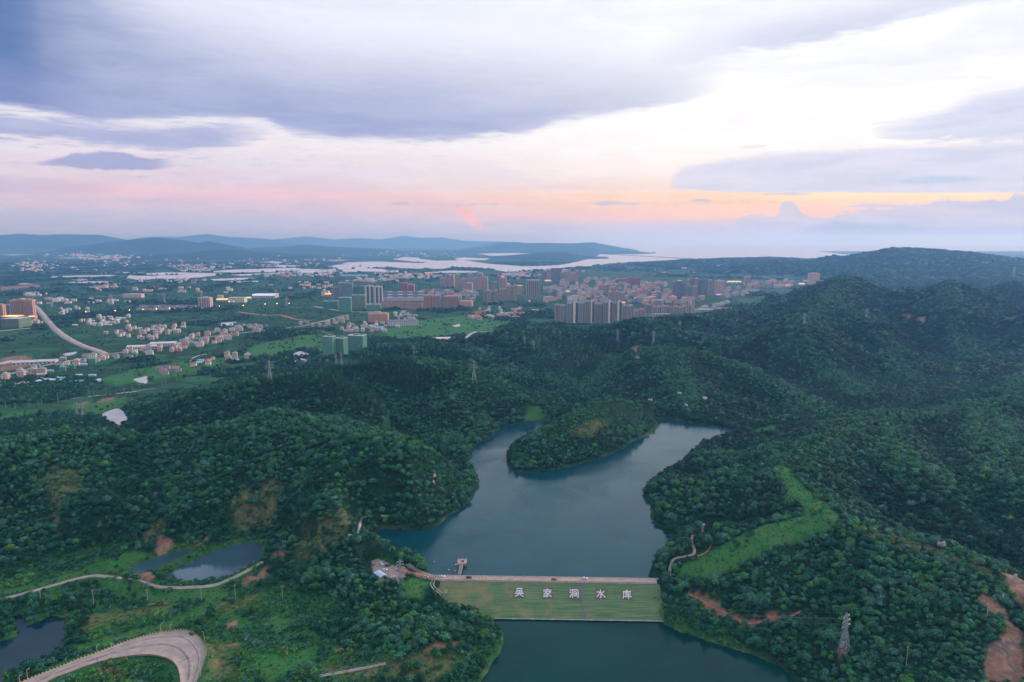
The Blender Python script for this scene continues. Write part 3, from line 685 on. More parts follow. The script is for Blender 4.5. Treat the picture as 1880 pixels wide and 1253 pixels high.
DRY = [region(p) for p in (
    [(548, 1000), (560, 965), (590, 950), (640, 948), (660, 960), (655, 978), (630, 990), (585, 1012), (545, 1020)], [(60, 870), (100, 850), (150, 880), (170, 915), (140, 925), (90, 915)], [(80, 960), (120, 920), (110, 990)], [(420, 940), (440, 900), (500, 880), (520, 900), (500, 960), (430, 990)], [(260, 985), (300, 960), (290, 1010)],
    [(1540, 955), (1580, 965), (1700, 1000), (1800, 1040), (1830, 1060), (1720, 1020), (1600, 985)], [(1040, 792), (1090, 770), (1120, 790), (1080, 805)], [(120, 1150), (180, 1130), (250, 1120), (320, 1110), (320, 1122), (220, 1140), (150, 1160)], [(390, 1120), (420, 1105), (480, 1085), (500, 1100), (440, 1120)],
    [(380, 1170), (420, 1180), (440, 1240), (400, 1253), (370, 1250)], [(600, 1225), (700, 1210), (820, 1195), (850, 1215), (800, 1250), (600, 1253)])]
SOIL = [region(p) for p in (
    [(1262, 1086), (1300, 1098), (1345, 1128), (1370, 1140), (1400, 1138), (1412, 1128), (1432, 1130), (1430, 1138), (1395, 1150), (1360, 1149), (1325, 1135), (1290, 1113)],
    [(255, 1006), (266, 988), (275, 982), (272, 996), (262, 1008)], [(283, 1014), (286, 992), (298, 980), (302, 990), (315, 990), (326, 1000), (306, 1008), (300, 1018)], [(240, 1056), (250, 1052), (285, 1060), (276, 1066)],
    [(780, 1190), (800, 1182), (830, 1180), (860, 1176), (856, 1184), (820, 1192), (790, 1194)], [(420, 1186), (430, 1180), (440, 1182), (430, 1188)], [(392, 1218), (400, 1206), (410, 1218), (400, 1226)], [(402, 1214), (396, 1206), (406, 1222)],
    [(440, 1074), (455, 1058), (480, 1048), (494, 1046), (490, 1056), (465, 1066), (450, 1078)], [(580, 1010), (590, 996), (596, 1004), (592, 1016)], [(500, 1022), (522, 1012), (520, 1020)], [(58, 856), (80, 850), (110, 856), (98, 852)], [(423, 922), (436, 918), (432, 926)], [(350, 1004), (372, 994), (384, 982), (376, 998)],
    [(1790, 1100), (1800, 1090), (1830, 1100), (1845, 1120), (1855, 1140), (1880, 1160), (1890, 1253), (1812, 1253), (1808, 1220), (1815, 1190), (1846, 1162), (1840, 1140), (1810, 1118)], [(1834, 1055), (1880, 1062), (1890, 1120), (1868, 1108), (1855, 1080)],
    [(1158, 640), (1176, 634), (1170, 650), (1178, 662), (1168, 664), (1164, 648)], [(1655, 580), (1670, 576), (1700, 590), (1690, 600)], [(1535, 1194), (1550, 1192), (1548, 1204), (1540, 1200)], [(440, 1144), (432, 1140), (404, 1148), (420, 1158)], [(1064, 782), (1070, 780), (1070, 786)],
    [(146, 741), (165, 736), (162, 742), (148, 744)], [(172, 742), (190, 732), (214, 728), (206, 736), (180, 740)], [(0, 658), (48, 652), (60, 660), (120, 660), (60, 672), (0, 682)], [(0, 527), (74, 523), (74, 527), (0, 533)])]
LAWN_YARD = region([(686, 1036), (702, 1026), (716, 1036), (745, 1040), (765, 1050), (742, 1058), (710, 1064), (694, 1060)])
BRIGHT = [region(p) for p in ([(1000, 800), (1030, 778), (1060, 758), (1090, 742), (1112, 736), (1140, 742), (1165, 756), (1150, 775), (1120, 782), (1095, 796), (1060, 802)], [(1420, 860), (1470, 830), (1530, 800), (1550, 770), (1570, 775), (1550, 800), (1480, 850), (1440, 880)])]
BARE_CREST = np.array([(*at_y(*q_), w_) for q_, w_ in (((1262, 1050, 503), 8), ((1290, 1038, 500), 12), ((1350, 1008, 509), 16), ((1430, 970, 525), 18), ((1500, 950, 531), 17), ((1512, 940, 540), 13), ((1474, 906, 583), 11), ((1434, 864, 643), 8))])

def cover(x, y):
    """weights of grass, dry grass, bare soil in the near country"""
    g = np.zeros(x.shape); d = np.zeros(x.shape); s = np.zeros(x.shape)
    w = 6.5 * fbm(x / 17, y / 17, 61, 4)
    for polys, out, soft in ((GRASS, g, 8.0), (DRY, d, 10.0), (SOIL, s, 2.2)):
        for P in polys:
            sc = 1.0 if P[:, 1].mean() < 1000 else 3.0
            m = (x > P[:, 0].min() - 14 * sc) & (x < P[:, 0].max() + 14 * sc) & (y > P[:, 1].min() - 14 * sc) & (y < P[:, 1].max() + 14 * sc)
            if m.any():
                q = 1 - sstep(sdist(x[m], y[m], P) + w[m] * sc * (0.3 if polys is SOIL else 1.0), -soft * 0.5 * sc, soft * 0.5 * sc)
                out[m] = np.maximum(out[m], q)
    m = (x > 100) & (x < 300) & (y > 470) & (y < 680)
    if m.any():
        dd, i, t = seg_dist(x[m], y[m], BARE_CREST); hw = BARE_CREST[i, 3] * (1 - t) + BARE_CREST[i + 1, 3] * t
        g[m] = np.maximum(g[m], 1 - sstep(dd + w[m] * 0.35, hw - 2.5, hw + 2.0))
    for P in (res_poly, low_poly, pond_a, pond_b, pond_c):                # bare rim above the water line
        m = (x > P[:, 0].min() - 9) & (x < P[:, 0].max() + 9) & (y > P[:, 1].min() - 9) & (y < P[:, 1].max() + 9)
        if m.any(): d[m] = np.maximum(d[m], 0.55 * sstep(w[m], -3, 4) * (1 - sstep(sdist(x[m], y[m], P) + 0.3 * w[m], 0.8, 3.4)))
    return g, d, s

# ------------------------------------------------------------------ the ground sheet
def plain_pattern(x, y):
    """0..1: how wooded the open country is, clumps and hedges"""
    a = fbm(x / 260, y / 260, 71, 4); b = fbm(x / 90, y / 90, 72, 3)
    return sstep(a * 0.75 + b * 0.45, 0.02, 0.26)
def build_ground():
    rows = [-60.0, 60, 160, 230, 280]
    yv = 300.0
    while yv < 70000:
        rows.append(yv); yv += min(max(3.4, 0.0078 * yv), 0.0125 * yv)
    rows = np.array(rows + [70000.0])
    U = 620
    u = np.linspace(-1, 1, U)
    u = 0.62 * u + 0.38 * u ** 3
    X = u[None, :] * (340 + 1.02 * rows[:, None])
    Y = np.repeat(rows[:, None], U, 1)
    x, y = X.ravel(), Y.ravel()
    z = height(x, y)
    g, d, s = cover(x, y)
    nr = len(rows)
    idx = np.arange(nr * U).reshape(nr, U)
    F = np.stack([idx[:-1, :-1], idx[:-1, 1:], idx[1:, 1:], idx[1:, :-1]], -1).reshape(-1, 4)
    me = np_mesh("ground", np.stack([x, y, z], 1), F, True)
    b = base_h(x, y)
    hill = np.maximum(sstep(z - b, 2.0, 9.0), sstep(x - 0.30 * y, 0, 60) * (y > 330) * (y < 2750))
    for nm, v in (("grass", g), ("dry", d), ("soil", s), ("hill", hill), ("wood", plain_pattern(x, y))):
        at = me.attributes.new(nm, 'FLOAT', 'POINT'); at.data.foreach_set('value', v.astype(np.float32))
    m = bpy.data.materials.new("ground"); m.use_nodes = True
    t = NT(m.node_tree); bs = t.n['Principled BSDF']
    geo = t.new('ShaderNodeNewGeometry'); pos = geo.outputs['Position']
    A = {}
    for nm in ("grass", "dry", "soil", "hill", "wood"):
        A[nm] = t.new('ShaderNodeAttribute', attribute_name=nm).outputs['Fac']
    n1 = t.noise(pos, 0.35, 6, 0.65); n2 = t.noise(pos, 0.06, 5, 0.6); n3 = t.noise(pos, 0.011, 5, 0.6)
    n4 = t.noise(pos, 0.0016, 5, 0.6)
    scrub = t.mix(t.smooth(n1, 0.3, 0.7), (0.007, 0.032, 0.018), (0.022, 0.075, 0.030))
    scrub = t.mix(t.math('MULTIPLY', t.smooth(n2, 0.48, 0.7), 0.6), scrub, (0.075, 0.085, 0.035))
    lush = t.mix(t.smooth(n1, 0.3, 0.72), (0.018, 0.115, 0.034), (0.052, 0.205, 0.050))
    # field parcels: cells stretched sideways, each with a tone of its own
    mp = t.new('ShaderNodeMapping'); mp.inputs['Scale'].default_value = (0.010, 0.021, 0.0); mp.inputs['Rotation'].default_value = (0, 0, 0.25)
    t.l.new(pos, mp.inputs[0])
    vo = t.new('ShaderNodeTexVoronoi'); vo.inputs['Scale'].default_value = 1.0; vo.inputs['Randomness'].default_value = 0.85
    t.l.new(mp.outputs[0], vo.inputs['Vector'])
    sp = t.new('ShaderNodeSeparateColor'); t.l.new(vo.outputs['Color'], sp.inputs[0])
    field = t.ramp(sp.outputs[0], [(0.0, (0.014, 0.080, 0.040)), (0.25, (0.026, 0.135, 0.052)), (0.45, (0.018, 0.092, 0.046)), (0.62, (0.036, 0.150, 0.056)), (0.80, (0.024, 0.105, 0.048)), (0.9, (0.056, 0.125, 0.062)), (1.0, (0.075, 0.115, 0.070))], 'CONSTANT')
    field = t.mix(t.smooth(n2, 0.38, 0.66), field, t.mix(0.65, field, (0.010, 0.050, 0.028)))
    mps = t.new('ShaderNodeMapping'); mps.inputs['Scale'].default_value = (0.02, 0.16, 0.0); mps.inputs['Rotation'].default_value = (0, 0, 0.2); t.l.new(pos, mps.inputs[0])
    field = t.mix(t.math('MULTIPLY', t.smooth(t.noise(mps.outputs[0], 1.0, 4, 0.65), 0.5, 0.68), 0.6), field, (0.010, 0.055, 0.030))
    voe = t.new('ShaderNodeTexVoronoi', feature='DISTANCE_TO_EDGE'); voe.inputs['Randomness'].default_value = 0.85
    voe.inputs['Scale'].default_value = 1.0; t.l.new(mp.outputs[0], voe.inputs['Vector'])
    field = t.mix(t.math('SUBTRACT', 1.0, t.smooth(voe.outputs[0], 0.02, 0.09)), field, (0.02, 0.045, 0.02))
    wood = t.mix(t.smooth(n2, 0.35, 0.65), (0.006, 0.040, 0.028), (0.014, 0.070, 0.042))
    plain = t.mix(t.smooth(t.math('ADD', A['wood'], t.math('MULTIPLY', t.math('SUBTRACT', n2, 0.5), 0.5)), 0.35, 0.65), field, wood)
    plain = t.mix(t.math('MULTIPLY', t.smooth(n3, 0.55, 0.7), 0.5), plain, lush)
    sep = t.new('ShaderNodeSeparateXYZ'); t.l.new(pos, sep.inputs[0])
    plain = t.mix(t.math('MULTIPLY', t.smooth(sep.outputs[1], 4500.0, 9000.0), t.smooth(n4, 0.40, 0.62)), plain, wood)
    tone = t.mix(t.smooth(t.math('ADD', sep.outputs[1], t.math('MULTIPLY', sep.outputs[0], 0.15)), 780.0, 1150.0), t.mix(0.6, scrub, lush), plain)
    col = t.mix(A['hill'], tone, t.mix(t.smooth(n2, 0.3, 0.7), (0.006, 0.034, 0.021), (0.014, 0.058, 0.030)))
    col = t.mix(A['grass'], col, t.mix(t.smooth(n2, 0.35, 0.68), lush, (0.060, 0.150, 0.048)))
    straw = t.mix(t.smooth(n1, 0.3, 0.7), (0.070, 0.105, 0.044), (0.190, 0.180, 0.090))
    col = t.mix(t.math('MULTIPLY', A['dry'], t.smooth(t.noise(pos, 0.12, 5, 0.65), 0.36, 0.6, 0.25, 1.0)), col, straw)
    earth = t.mix(t.smooth(n2, 0.35, 0.65), (0.22, 0.095, 0.055), (0.36, 0.20, 0.13))
    earth = t.mix(t.smooth(n1, 0.45, 0.75), earth, (0.30, 0.24, 0.19))
    earth = t.mix(t.smooth(t.noise(pos, 0.16, 5, 0.7, 1.0), 0.47, 0.6), earth, (0.15, 0.125, 0.11))
    col = t.mix(A['soil'], col, earth)
    t.l.new(col, bs.inputs['Base Color'])
    bs.inputs['Roughness'].default_value = 0.95; bs.inputs['Specular IOR Level'].default_value = 0.1
    bp = t.new('ShaderNodeBump'); bp.inputs['Strength'].default_value = 0.9; bp.inputs['Distance'].default_value = 1.2
    t.l.new(n1, bp.inputs['Height']); t.l.new(bp.outputs[0], bs.inputs['Normal'])
    me.materials.append(m)
    o = mesh_obj("ground", me)
    tag(o, kind='structure')
    return o
ground = build_ground()

# ------------------------------------------------------------------ water
def water_mat(name, deep, ripple, rough, spec=0.5, sc=0.4, ior=1.33, tint=(1, 1, 1)):
    m = bpy.data.materials.new(name); m.use_nodes = True
    t = NT(m.node_tree); bs = t.n['Principled BSDF']
    geo = t.new('ShaderNodeNewGeometry'); pos = geo.outputs['Position']
    n = t.noise(pos, 0.02, 4, 0.55)
    t.l.new(t.mix(t.smooth(n, 0.3, 0.7), tuple(v * 0.85 for v in deep), tuple(v * 1.15 for v in deep)), bs.inputs['Base Color'])
    bs.inputs['IOR'].default_value = ior; bs.inputs['Specular Tint'].default_value = (*tint, 1)
    calm = t.smooth(t.noise(pos, 0.012, 4, 0.6, 0.6), 0.35, 0.68)
    t.l.new(t.math('MULTIPLY_ADD', calm, 0.20, rough), bs.inputs['Roughness'])
    mp = t.new('ShaderNodeMapping'); mp.inputs['Scale'].default_value = (1.0, 1.7, 1.0); mp.inputs['Rotation'].default_value = (0, 0, 0.3); t.l.new(pos, mp.inputs[0])
    h = t.noise(mp.outputs[0], sc, 4, 0.6)
    mp2 = t.new('ShaderNodeMapping'); mp2.inputs['Scale'].default_value = (0.006, 0.05, 1.0); mp2.inputs['Rotation'].default_value = (0, 0, -0.5); t.l.new(pos, mp2.inputs[0])
    calm = t.math('MULTIPLY', calm, t.smooth(t.noise(mp2.outputs[0], 1.0, 5, 0.6, 0.8), 0.3, 0.62))
    b = t.new('ShaderNodeBump'); b.inputs['Distance'].default_value = 0.35
    t.l.new(t.math('MULTIPLY_ADD', calm, ripple, ripple * 0.5), b.inputs['Strength'])
    t.l.new(h, b.inputs['Height']); t.l.new(b.outputs[0], bs.inputs['Normal'])
    return m
M_water = water_mat("reservoir_water", (0.002, 0.048, 0.064), 0.16, 0.10, ior=1.36, tint=(0.08, 0.88, 1.0))
M_green = water_mat("green_water", (0.001, 0.040, 0.036), 0.05, 0.06, ior=1.20, tint=(0.4, 0.85, 0.9))
M_pond = water_mat("pond_water", (0.004, 0.030, 0.046), 0.03, 0.04, ior=1.27, tint=(0.6, 0.85, 1.0))
M_pond2 = water_mat("silver_pond_water", (0.040, 0.085, 0.115), 0.03, 0.03, ior=1.6, tint=(0.45, 0.85, 1.0))
M_lake = water_mat("lake_water", (0.50, 0.46, 0.50), 0.05, 0.30, sc=0.02)  # pale base colour stands in for sky reflected off the lake
def sheet(name, P, z, m, grow):
    """a flat sheet of water reaching a little under its banks"""
    P = np.asarray(P, float)
    x0, x1, y0, y1 = P[:, 0].min() - grow, P[:, 0].max() + grow, P[:, 1].min() - grow, P[:, 1].max() + grow
    return P, (x0, x1, y0, y1)
def water_sheet(name, P, z, m, step, grow=12):
    P, (x0, x1, y0, y1) = sheet(name, P, z, m, grow)
    nx = max(2, int((x1 - x0) / step)); ny = max(2, int((y1 - y0) / step))
    xs = np.linspace(x0, x1, nx); ys = np.linspace(y0, y1, ny)
    cx, cy = np.meshgrid((xs[:-1] + xs[1:]) / 2, (ys[:-1] + ys[1:]) / 2)
    keep = sdist(cx.ravel(), cy.ravel(), P).reshape(cx.shape) < grow
    gx, gy = np.meshgrid(xs, ys)
    idx = np.arange(nx * ny).reshape(ny, nx)
    F = np.stack([idx[:-1, :-1], idx[:-1, 1:], idx[1:, 1:], idx[1:, :-1]], -1)[keep]
    used, inv = np.unique(F.ravel(), return_inverse=True)
    V = np.stack([gx.ravel(), gy.ravel(), np.full(nx * ny, z)], 1)[used]
    o = mesh_obj(name, np_mesh(name, V, inv.reshape(-1, 4), False, [m]))
    return tag(o, kind='structure')
water_sheet("reservoir_water", np.array(reservoir), RES_Z, M_water, 4.0, 9)
water_sheet("lower_pond_water", np.array(lower_pond), POND_Z, M_green, 4.0, 7)
water_sheet("pond_water", pond_a, -12.0, M_pond2, 2.5, 4)
water_sheet("pond_water", pond_b, -12.0, M_pond2, 2.5, 4)
water_sheet("pond_water", pond_c, -16.0, M_pond, 2.5, 5)
water_sheet("pond_water", mini_lake, -20.0, M_lake, 4.0, 6)
for P in pools: water_sheet("pond_water", P, -23.5, M_lake, 6.0, 6)
o = mesh_obj("lake_water", np_mesh("lake_water", np.array([(-9000, 4400, LAKE_Z), (9000, 4400, LAKE_Z), (73000, 69900, LAKE_Z), (-73000, 69900, LAKE_Z)]), np.array([[0, 1, 2, 3]]), False, [M_lake]))
tag(o, kind='structure')

# ------------------------------------------------------------------ haze: one closed box of thin air
HAZE_TOP = 600.0
hm = bpy.data.materials.new("haze"); hm.use_nodes = True
t = NT(hm.node_tree); t.n.clear()
pv = t.new('ShaderNodeVolumePrincipled'); mo = t.new('ShaderNodeOutputMaterial')
pv.inputs['Color'].default_value = (0.22, 0.50, 1.0, 1)
pv.inputs['Absorption Color'].default_value = (0.72, 0.55, 1, 1)
pv.inputs['Density'].default_value = 0.66e-4
pv.inputs['Anisotropy'].default_value = 0.35
t.l.new(pv.outputs[0], mo.inputs['Volume'])
hz = MB().box(-76000, 76000, -1500, 71000, -36.0, HAZE_TOP).obj("haze", hm)
tag(hz, kind='stuff')

# ------------------------------------------------------------------ trees
def leaf_mat(name, stops, low=0.45, high=1.75):
    m = bpy.data.materials.new(name); m.use_nodes = True
    t = NT(m.node_tree); bs = t.n['Principled BSDF']
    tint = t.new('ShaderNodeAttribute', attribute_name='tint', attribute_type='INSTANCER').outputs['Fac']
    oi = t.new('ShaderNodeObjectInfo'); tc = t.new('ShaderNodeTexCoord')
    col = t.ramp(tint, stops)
    n = t.noise(tc.outputs['Object'], 0.45, 3.0, 0.6)
    geo = t.new('ShaderNodeNewGeometry')
    k = t.math('MULTIPLY', t.lin(n, 0.3, 0.7, low, high), t.lin(oi.outputs['Random'], 0, 1, 0.70, 1.32))
    k = t.math('MULTIPLY', k, t.lin(geo.outputs['Random Per Island'], 0, 1, 0.62, 1.40))
    hs = t.new('ShaderNodeHueSaturation'); t.l.new(col, hs.inputs['Color']); t.l.new(k, hs.inputs['Value'])
    t.l.new(t.lin(oi.outputs['Random'], 0, 1, 0.485, 0.515), hs.inputs['Hue'])
    t.l.new(hs.outputs[0], bs.inputs['Base Color'])
    bs.inputs['Roughness'].default_value = 0.6; bs.inputs['Specular IOR Level'].default_value = 0.25
    return m
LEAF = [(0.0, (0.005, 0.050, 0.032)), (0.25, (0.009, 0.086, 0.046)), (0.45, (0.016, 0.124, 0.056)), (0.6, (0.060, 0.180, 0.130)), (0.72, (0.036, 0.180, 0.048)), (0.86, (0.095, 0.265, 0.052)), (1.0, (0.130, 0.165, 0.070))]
M_leaf = leaf_mat("foliage", LEAF)
M_bark = mat("bark", (0.10, 0.085, 0.07), 0.95, 0.25, 1.5)
def crown_mesh(name, seed, n, leaf, height_, width, lobes=9, form='round'):
    """leaf sprays scattered over the lobes of a crown; the base of the tree is z = 0"""
    r = np.random.RandomState(seed)
    C = []; 
    if form == 'round':
        for k in range(lobes):
            a = 2 * math.pi * (k + r.rand()) / lobes * 2.4
            q = 0.36 * width * math.sqrt((k + 0.3) / lobes)
            zc = height_ * (0.72 - 0.30 * (q / (0.36 * width)) ** 1.6 + 0.10 * (r.rand() - 0.5))
            C.append((q * math.cos(a), q * math.sin(a), zc, width * (0.20 + 0.10 * r.rand())))
        C.append((0, 0, height_ * 0.42, width * 0.30))
    elif form == 'slim':
        for k in range(lobes):
            f = k / (lobes - 1)
            rad = width * (0.46 - 0.34 * f) * (0.8 + 0.4 * r.rand())
            C.append(((r.rand() - 0.5) * width * 0.25, (r.rand() - 0.5) * width * 0.25, height_ * (0.30 + 0.64 * f), rad))
    else:                                                        # shrub
        for k in range(lobes):
            a = r.rand() * 6.283; q = 0.34 * width * math.sqrt(r.rand())
            C.append((q * math.cos(a), q * math.sin(a), height_ * (0.30 + 0.34 * r.rand()), width * (0.18 + 0.12 * r.rand())))
    C = np.array(C)
    w = C[:, 3] ** 2; pick = r.choice(len(C), n, p=w / w.sum())
    d = r.normal(size=(n, 3)); d[:, 2] += 0.45; d /= np.linalg.norm(d, axis=1)[:, None]
    rad = C[pick, 3] * (0.72 + 0.44 * r.rand(n))
    P = C[pick, :3] + d * rad[:, None] * np.array([1, 1, 0.85])
    P[:, 2] = np.maximum(P[:, 2], 0.06 * height_)
    nn = d + r.normal(size=(n, 3)) * 0.42; nn /= np.linalg.norm(nn, axis=1)[:, None]
    u = np.cross(nn, r.normal(size=(n, 3))); u /= np.linalg.norm(u, axis=1)[:, None]
    v = np.cross(nn, u)
    s = leaf * (0.55 + 0.8 * r.rand(n))[:, None]
    k1 = (0.6 + 0.7 * r.rand(n))[:, None]
    V = np.stack([P - u * s * 0.6, P + v * s * 0.42 * k1 + nn * s * 0.10, P + u * s * 0.6, P - v * s * 0.42 * k1 + nn * s * 0.10], 1).reshape(-1, 3)
    F = np.arange(n * 4).reshape(n, 4)
    return np_mesh(name, V, F, False, [M_leaf])
def trunk_mesh(name, seed, height_, width, slim=False):
    r = random.Random(seed); b = MB(); rb = width * (0.035 if not slim else 0.045)
    b.bar((0, 0, -1.2), (0.1, 0.05, height_ * 0.45), rb * 2.4, w2=rb * 1.5, n=6)
    b.bar((0.1, 0.05, height_ * 0.45), (0.0, 0.0, height_ * 0.8), rb * 1.5, w2=rb * 0.5, n=5)
    if not slim:
        for k in range(5):
            a = k * 1.257 + r.random(); z = height_ * (0.25 + 0.07 * k)
            b.bar((0.05, 0.03, z), (math.cos(a) * width * 0.3, math.sin(a) * width * 0.3, z + height_ * 0.22), rb * 1.0, w2=rb * 0.3, n=4)
    return b.mesh(name, M_bark)
# prototypes: crown data, height, width
PROTO = [('round', 11, 620, 0.95, 9.5, 9.0, 11), ('round', 12, 560, 0.95, 8.2, 9.6, 9), ('round', 13, 600, 0.9, 10.5, 8.6, 12), ('round', 14, 480, 0.85, 7.4, 7.0, 8),
         ('slim', 15, 340, 0.85, 13.0, 4.6, 8), ('slim', 16, 300, 0.8, 11.5, 4.0, 7), ('shrub', 17, 150, 0.62, 2.6, 3.6, 5), ('shrub', 18, 130, 0.62, 2.0, 3.9, 5),
         ('round', 21, 150, 1.9, 9.0, 9.5, 8), ('round', 22, 130, 1.9, 10.0, 9.0, 7), ('slim', 23, 110, 1.5, 13.0, 5.0, 6), ('shrub', 24, 260, 4.6, 11.0, 30.0, 14)]
CROWN = [crown_mesh("crown", sd, n, lf, h, w, lb, fm) for fm, sd, n, lf, h, w, lb in PROTO]
TRUNK = [trunk_mesh("trunk", p[1], p[4], p[5], p[0] == 'slim') for p in PROTO[:6]]

rs = np.random.RandomState(5)
def jgrid(x0, x1, y0, y1, s):
    nx, ny = int((x1 - x0) / s), int((y1 - y0) / s)
    gx, gy = np.meshgrid(np.arange(nx), np.arange(ny))
    x = x0 + (gx + (gy % 2) * 0.5 + rs.rand(ny, nx) * 0.75) * s; y = y0 + (gy + rs.rand(ny, nx) * 0.75) * s
    x, y = x.ravel(), y.ravel()
    m = np.abs(x) < 0.86 * y + 110
    return x[m], y[m]
def clear_of_roads(x, y, pad=1.0):
    ok = np.ones(x.shape, bool)
    for P, hw, fo, box in carves:
        m = (x > box[0]) & (x < box[1]) & (y > box[2]) & (y < box[3])
        if m.any():
            d, _, _ = seg_dist(x[m], y[m], P); k = ok[m]; pp = pad[m] if isinstance(pad, np.ndarray) else pad; k &= d > hw + (pp if hw >= 3 else np.minimum(pp, 0.8)); ok[m] = k
    return ok
def dry_land(x, y, z, pad):
    ok = np.ones(x.shape, bool)
    for P in (res_poly, low_poly, pond_a, pond_b, pond_c, mini_lake, *pools):
        m = (x > P[:, 0].min() - 10) & (x < P[:, 0].max() + 10) & (y > P[:, 1].min() - 10) & (y < P[:, 1].max() + 10)
        if m.any():
            k = ok[m]; k &= sdist(x[m], y[m], P) > pad; ok[m] = k
    ok &= ~inside(x, y, DAM_POLY)
    ok &= ~inside(x, y, LAWN_YARD)
    ok &= sdist(x, y, _hc) > 3.0
    return ok
DAM_POLY = np.array([(DAM_CREST[0][0] - 4, DAM_CREST[0][1] + 9), (DAM_CREST[1][0] + 2, DAM_CREST[1][1] + 9), (DAM_TOE[1][0] + 2, DAM_TOE[1][1] - 4), (DAM_TOE[0][0] - 2, DAM_TOE[0][1] - 4), (DAM_KNEE[0] - 4, DAM_KNEE[1] - 3)])

LANE_GAP = region([(300, 1084), (400, 1084), (470, 1040), (540, 1020), (572, 1020), (575, 1036), (500, 1050), (440, 1076), (400, 1096), (300, 1096)])
OPEN_BANK = region([(738, 1062), (770, 1062), (797, 1066), (792, 1082), (797, 1104), (815, 1116), (795, 1112), (772, 1100), (745, 1084)])
T = {k: [] for k in ('x', 'y', 'z', 'kind', 'scl', 'tint')}
def put_trees(x, y, z, kind, scl, tint):
    for k, v in zip(('x', 'y', 'z', 'kind', 'scl', 'tint'), (x, y, z, kind, scl, tint)): T[k].append(np.broadcast_to(v, x.shape).astype(float))
def tint_of(x, y, base=0.24, spread=0.3):
    n = fbm(x / 60, y / 60, 81, 3)
    base = np.where((x > 0.22 * y) & (y > 520), base * 0.55, base)  # right-hand hills darker: valley shade put into the leaf tint
    v = base + 0.20 * n + spread * (rs.rand(*x.shape) - 0.5)
    e = rs.rand(*x.shape); p = fbm(x / 45, y / 45, 82, 2)
    v = np.where(e < 0.10 + 0.12 * np.clip(p, 0, 1), 0.56 + 0.08 * rs.rand(*x.shape), v)          # pale grey-green crowns
    v = np.where((e > 0.976 - 0.04 * np.clip(n, 0, 1)), 0.72 + 0.16 * rs.rand(*x.shape), v)          # bright young crowns
    return np.clip(v, 0.0, 1.0)
slender_zone = [region(p) for p in ([(430, 720), (520, 695), (640, 700), (720, 745), (700, 775), (560, 735)], [(560, 690), (640, 668), (760, 668), (820, 700), (760, 730), (640, 700)], [(640, 660), (700, 640), (860, 640), (840, 660), (700, 680)], [(960, 620), (1100, 610), (1180, 640), (1060, 700), (980, 680)])]
# near hills
x, y = jgrid(-1100, 1250, 300, 1420, 4.3)
z = height(x, y); b = base_h(x, y); g, d, s = cover(x, y)
hill = (z - b) > 2.6 + 1.5 * fbm(x / 30, y / 30, 83, 2)
near_pond = np.zeros(x.shape, bool)
for P in (pond_c,):
    q = sdist(x, y, P); near_pond |= (q < 14) & (y > 395)
woods = (fbm(x / 55, y / 55, 84, 3) > 0.12) & (y < 800)
plainw = (plain_pattern(x, y) > 0.55) & (y + 0.15 * x > 850)
left_wood = inside(x, y, region([(0, 700), (60, 690), (130, 690), (180, 700), (150, 730), (100, 740), (0, 742)])) | inside(x, y, region([(0, 775), (60, 765), (140, 755), (185, 765), (215, 790), (0, 800)]))
shore = (sdist(x, y, low_poly) < 60) & ((x > 95) | (x < -5))
right_country = (x > 0.30 * y) & (y > 330)
front = inside(x, y, region([(620, 1120), (850, 1120), (870, 1180), (800, 1190), (720, 1200), (640, 1190), (560, 1150)]))
keep = (hill | shore | right_country | front | near_pond | (woods & (rs.rand(*x.shape) < 0.12)) | plainw | left_wood) & clear_of_roads(x, y, np.where(y < 640, 5.5, 3.2)) & dry_land(x, y, z, 2.6) & (sdist(x, y, DAM_POLY) > 5) & ~inside(x, y, OPEN_BANK) & ~inside(x, y, LANE_GAP) & (s < 0.3) & ((g < 0.45) | (rs.rand(*x.shape) < 0.07)) & ((d < 0.4) | (rs.rand(*x.shape) < 0.42))
x, y, z = x[keep], y[keep], z[keep]
sl = np.zeros(x.shape, bool)
for P in slender_zone: sl |= inside(x, y, P)
sl = (sl & (rs.rand(*x.shape) < 0.8)) | (rs.rand(*x.shape) < 0.06)
kind = np.where(sl, rs.choice([4, 5], x.shape), rs.choice([0, 1, 2, 3], x.shape, p=[0.3, 0.27, 0.2, 0.23]))
big = fbm(x / 40, y / 40, 85, 2)
scl = (0.44 + 0.16 * big + 0.46 * rs.rand(*x.shape) ** 2.0) * np.where(sl, 1.05, 0.94)
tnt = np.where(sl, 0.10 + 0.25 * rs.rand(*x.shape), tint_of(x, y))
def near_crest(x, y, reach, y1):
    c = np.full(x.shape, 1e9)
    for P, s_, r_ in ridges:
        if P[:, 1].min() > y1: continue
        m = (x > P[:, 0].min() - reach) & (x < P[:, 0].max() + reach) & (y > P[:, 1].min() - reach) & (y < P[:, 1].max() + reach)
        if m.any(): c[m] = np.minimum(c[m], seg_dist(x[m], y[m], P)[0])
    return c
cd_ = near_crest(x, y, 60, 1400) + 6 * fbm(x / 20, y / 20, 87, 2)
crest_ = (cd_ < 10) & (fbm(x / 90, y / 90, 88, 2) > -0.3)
scl = np.where(crest_, scl * 0.66, scl); tnt = np.where((rs.rand(*x.shape) < 0.85 * (1 - sstep(cd_, 8, 46))) & ~sl, 0.44 + 0.34 * rs.rand(*x.shape), tnt)  # lighter crest growth, widened so the tint also carries relief shading
for P in BRIGHT:
    m = inside(x, y, P); scl = np.where(m, scl * 0.6, scl); tnt = np.where(m & (rs.rand(*x.shape) < 0.85), 0.66 + 0.22 * rs.rand(*x.shape), tnt)
put_trees(x, y, z - 0.3, kind, scl, tnt)
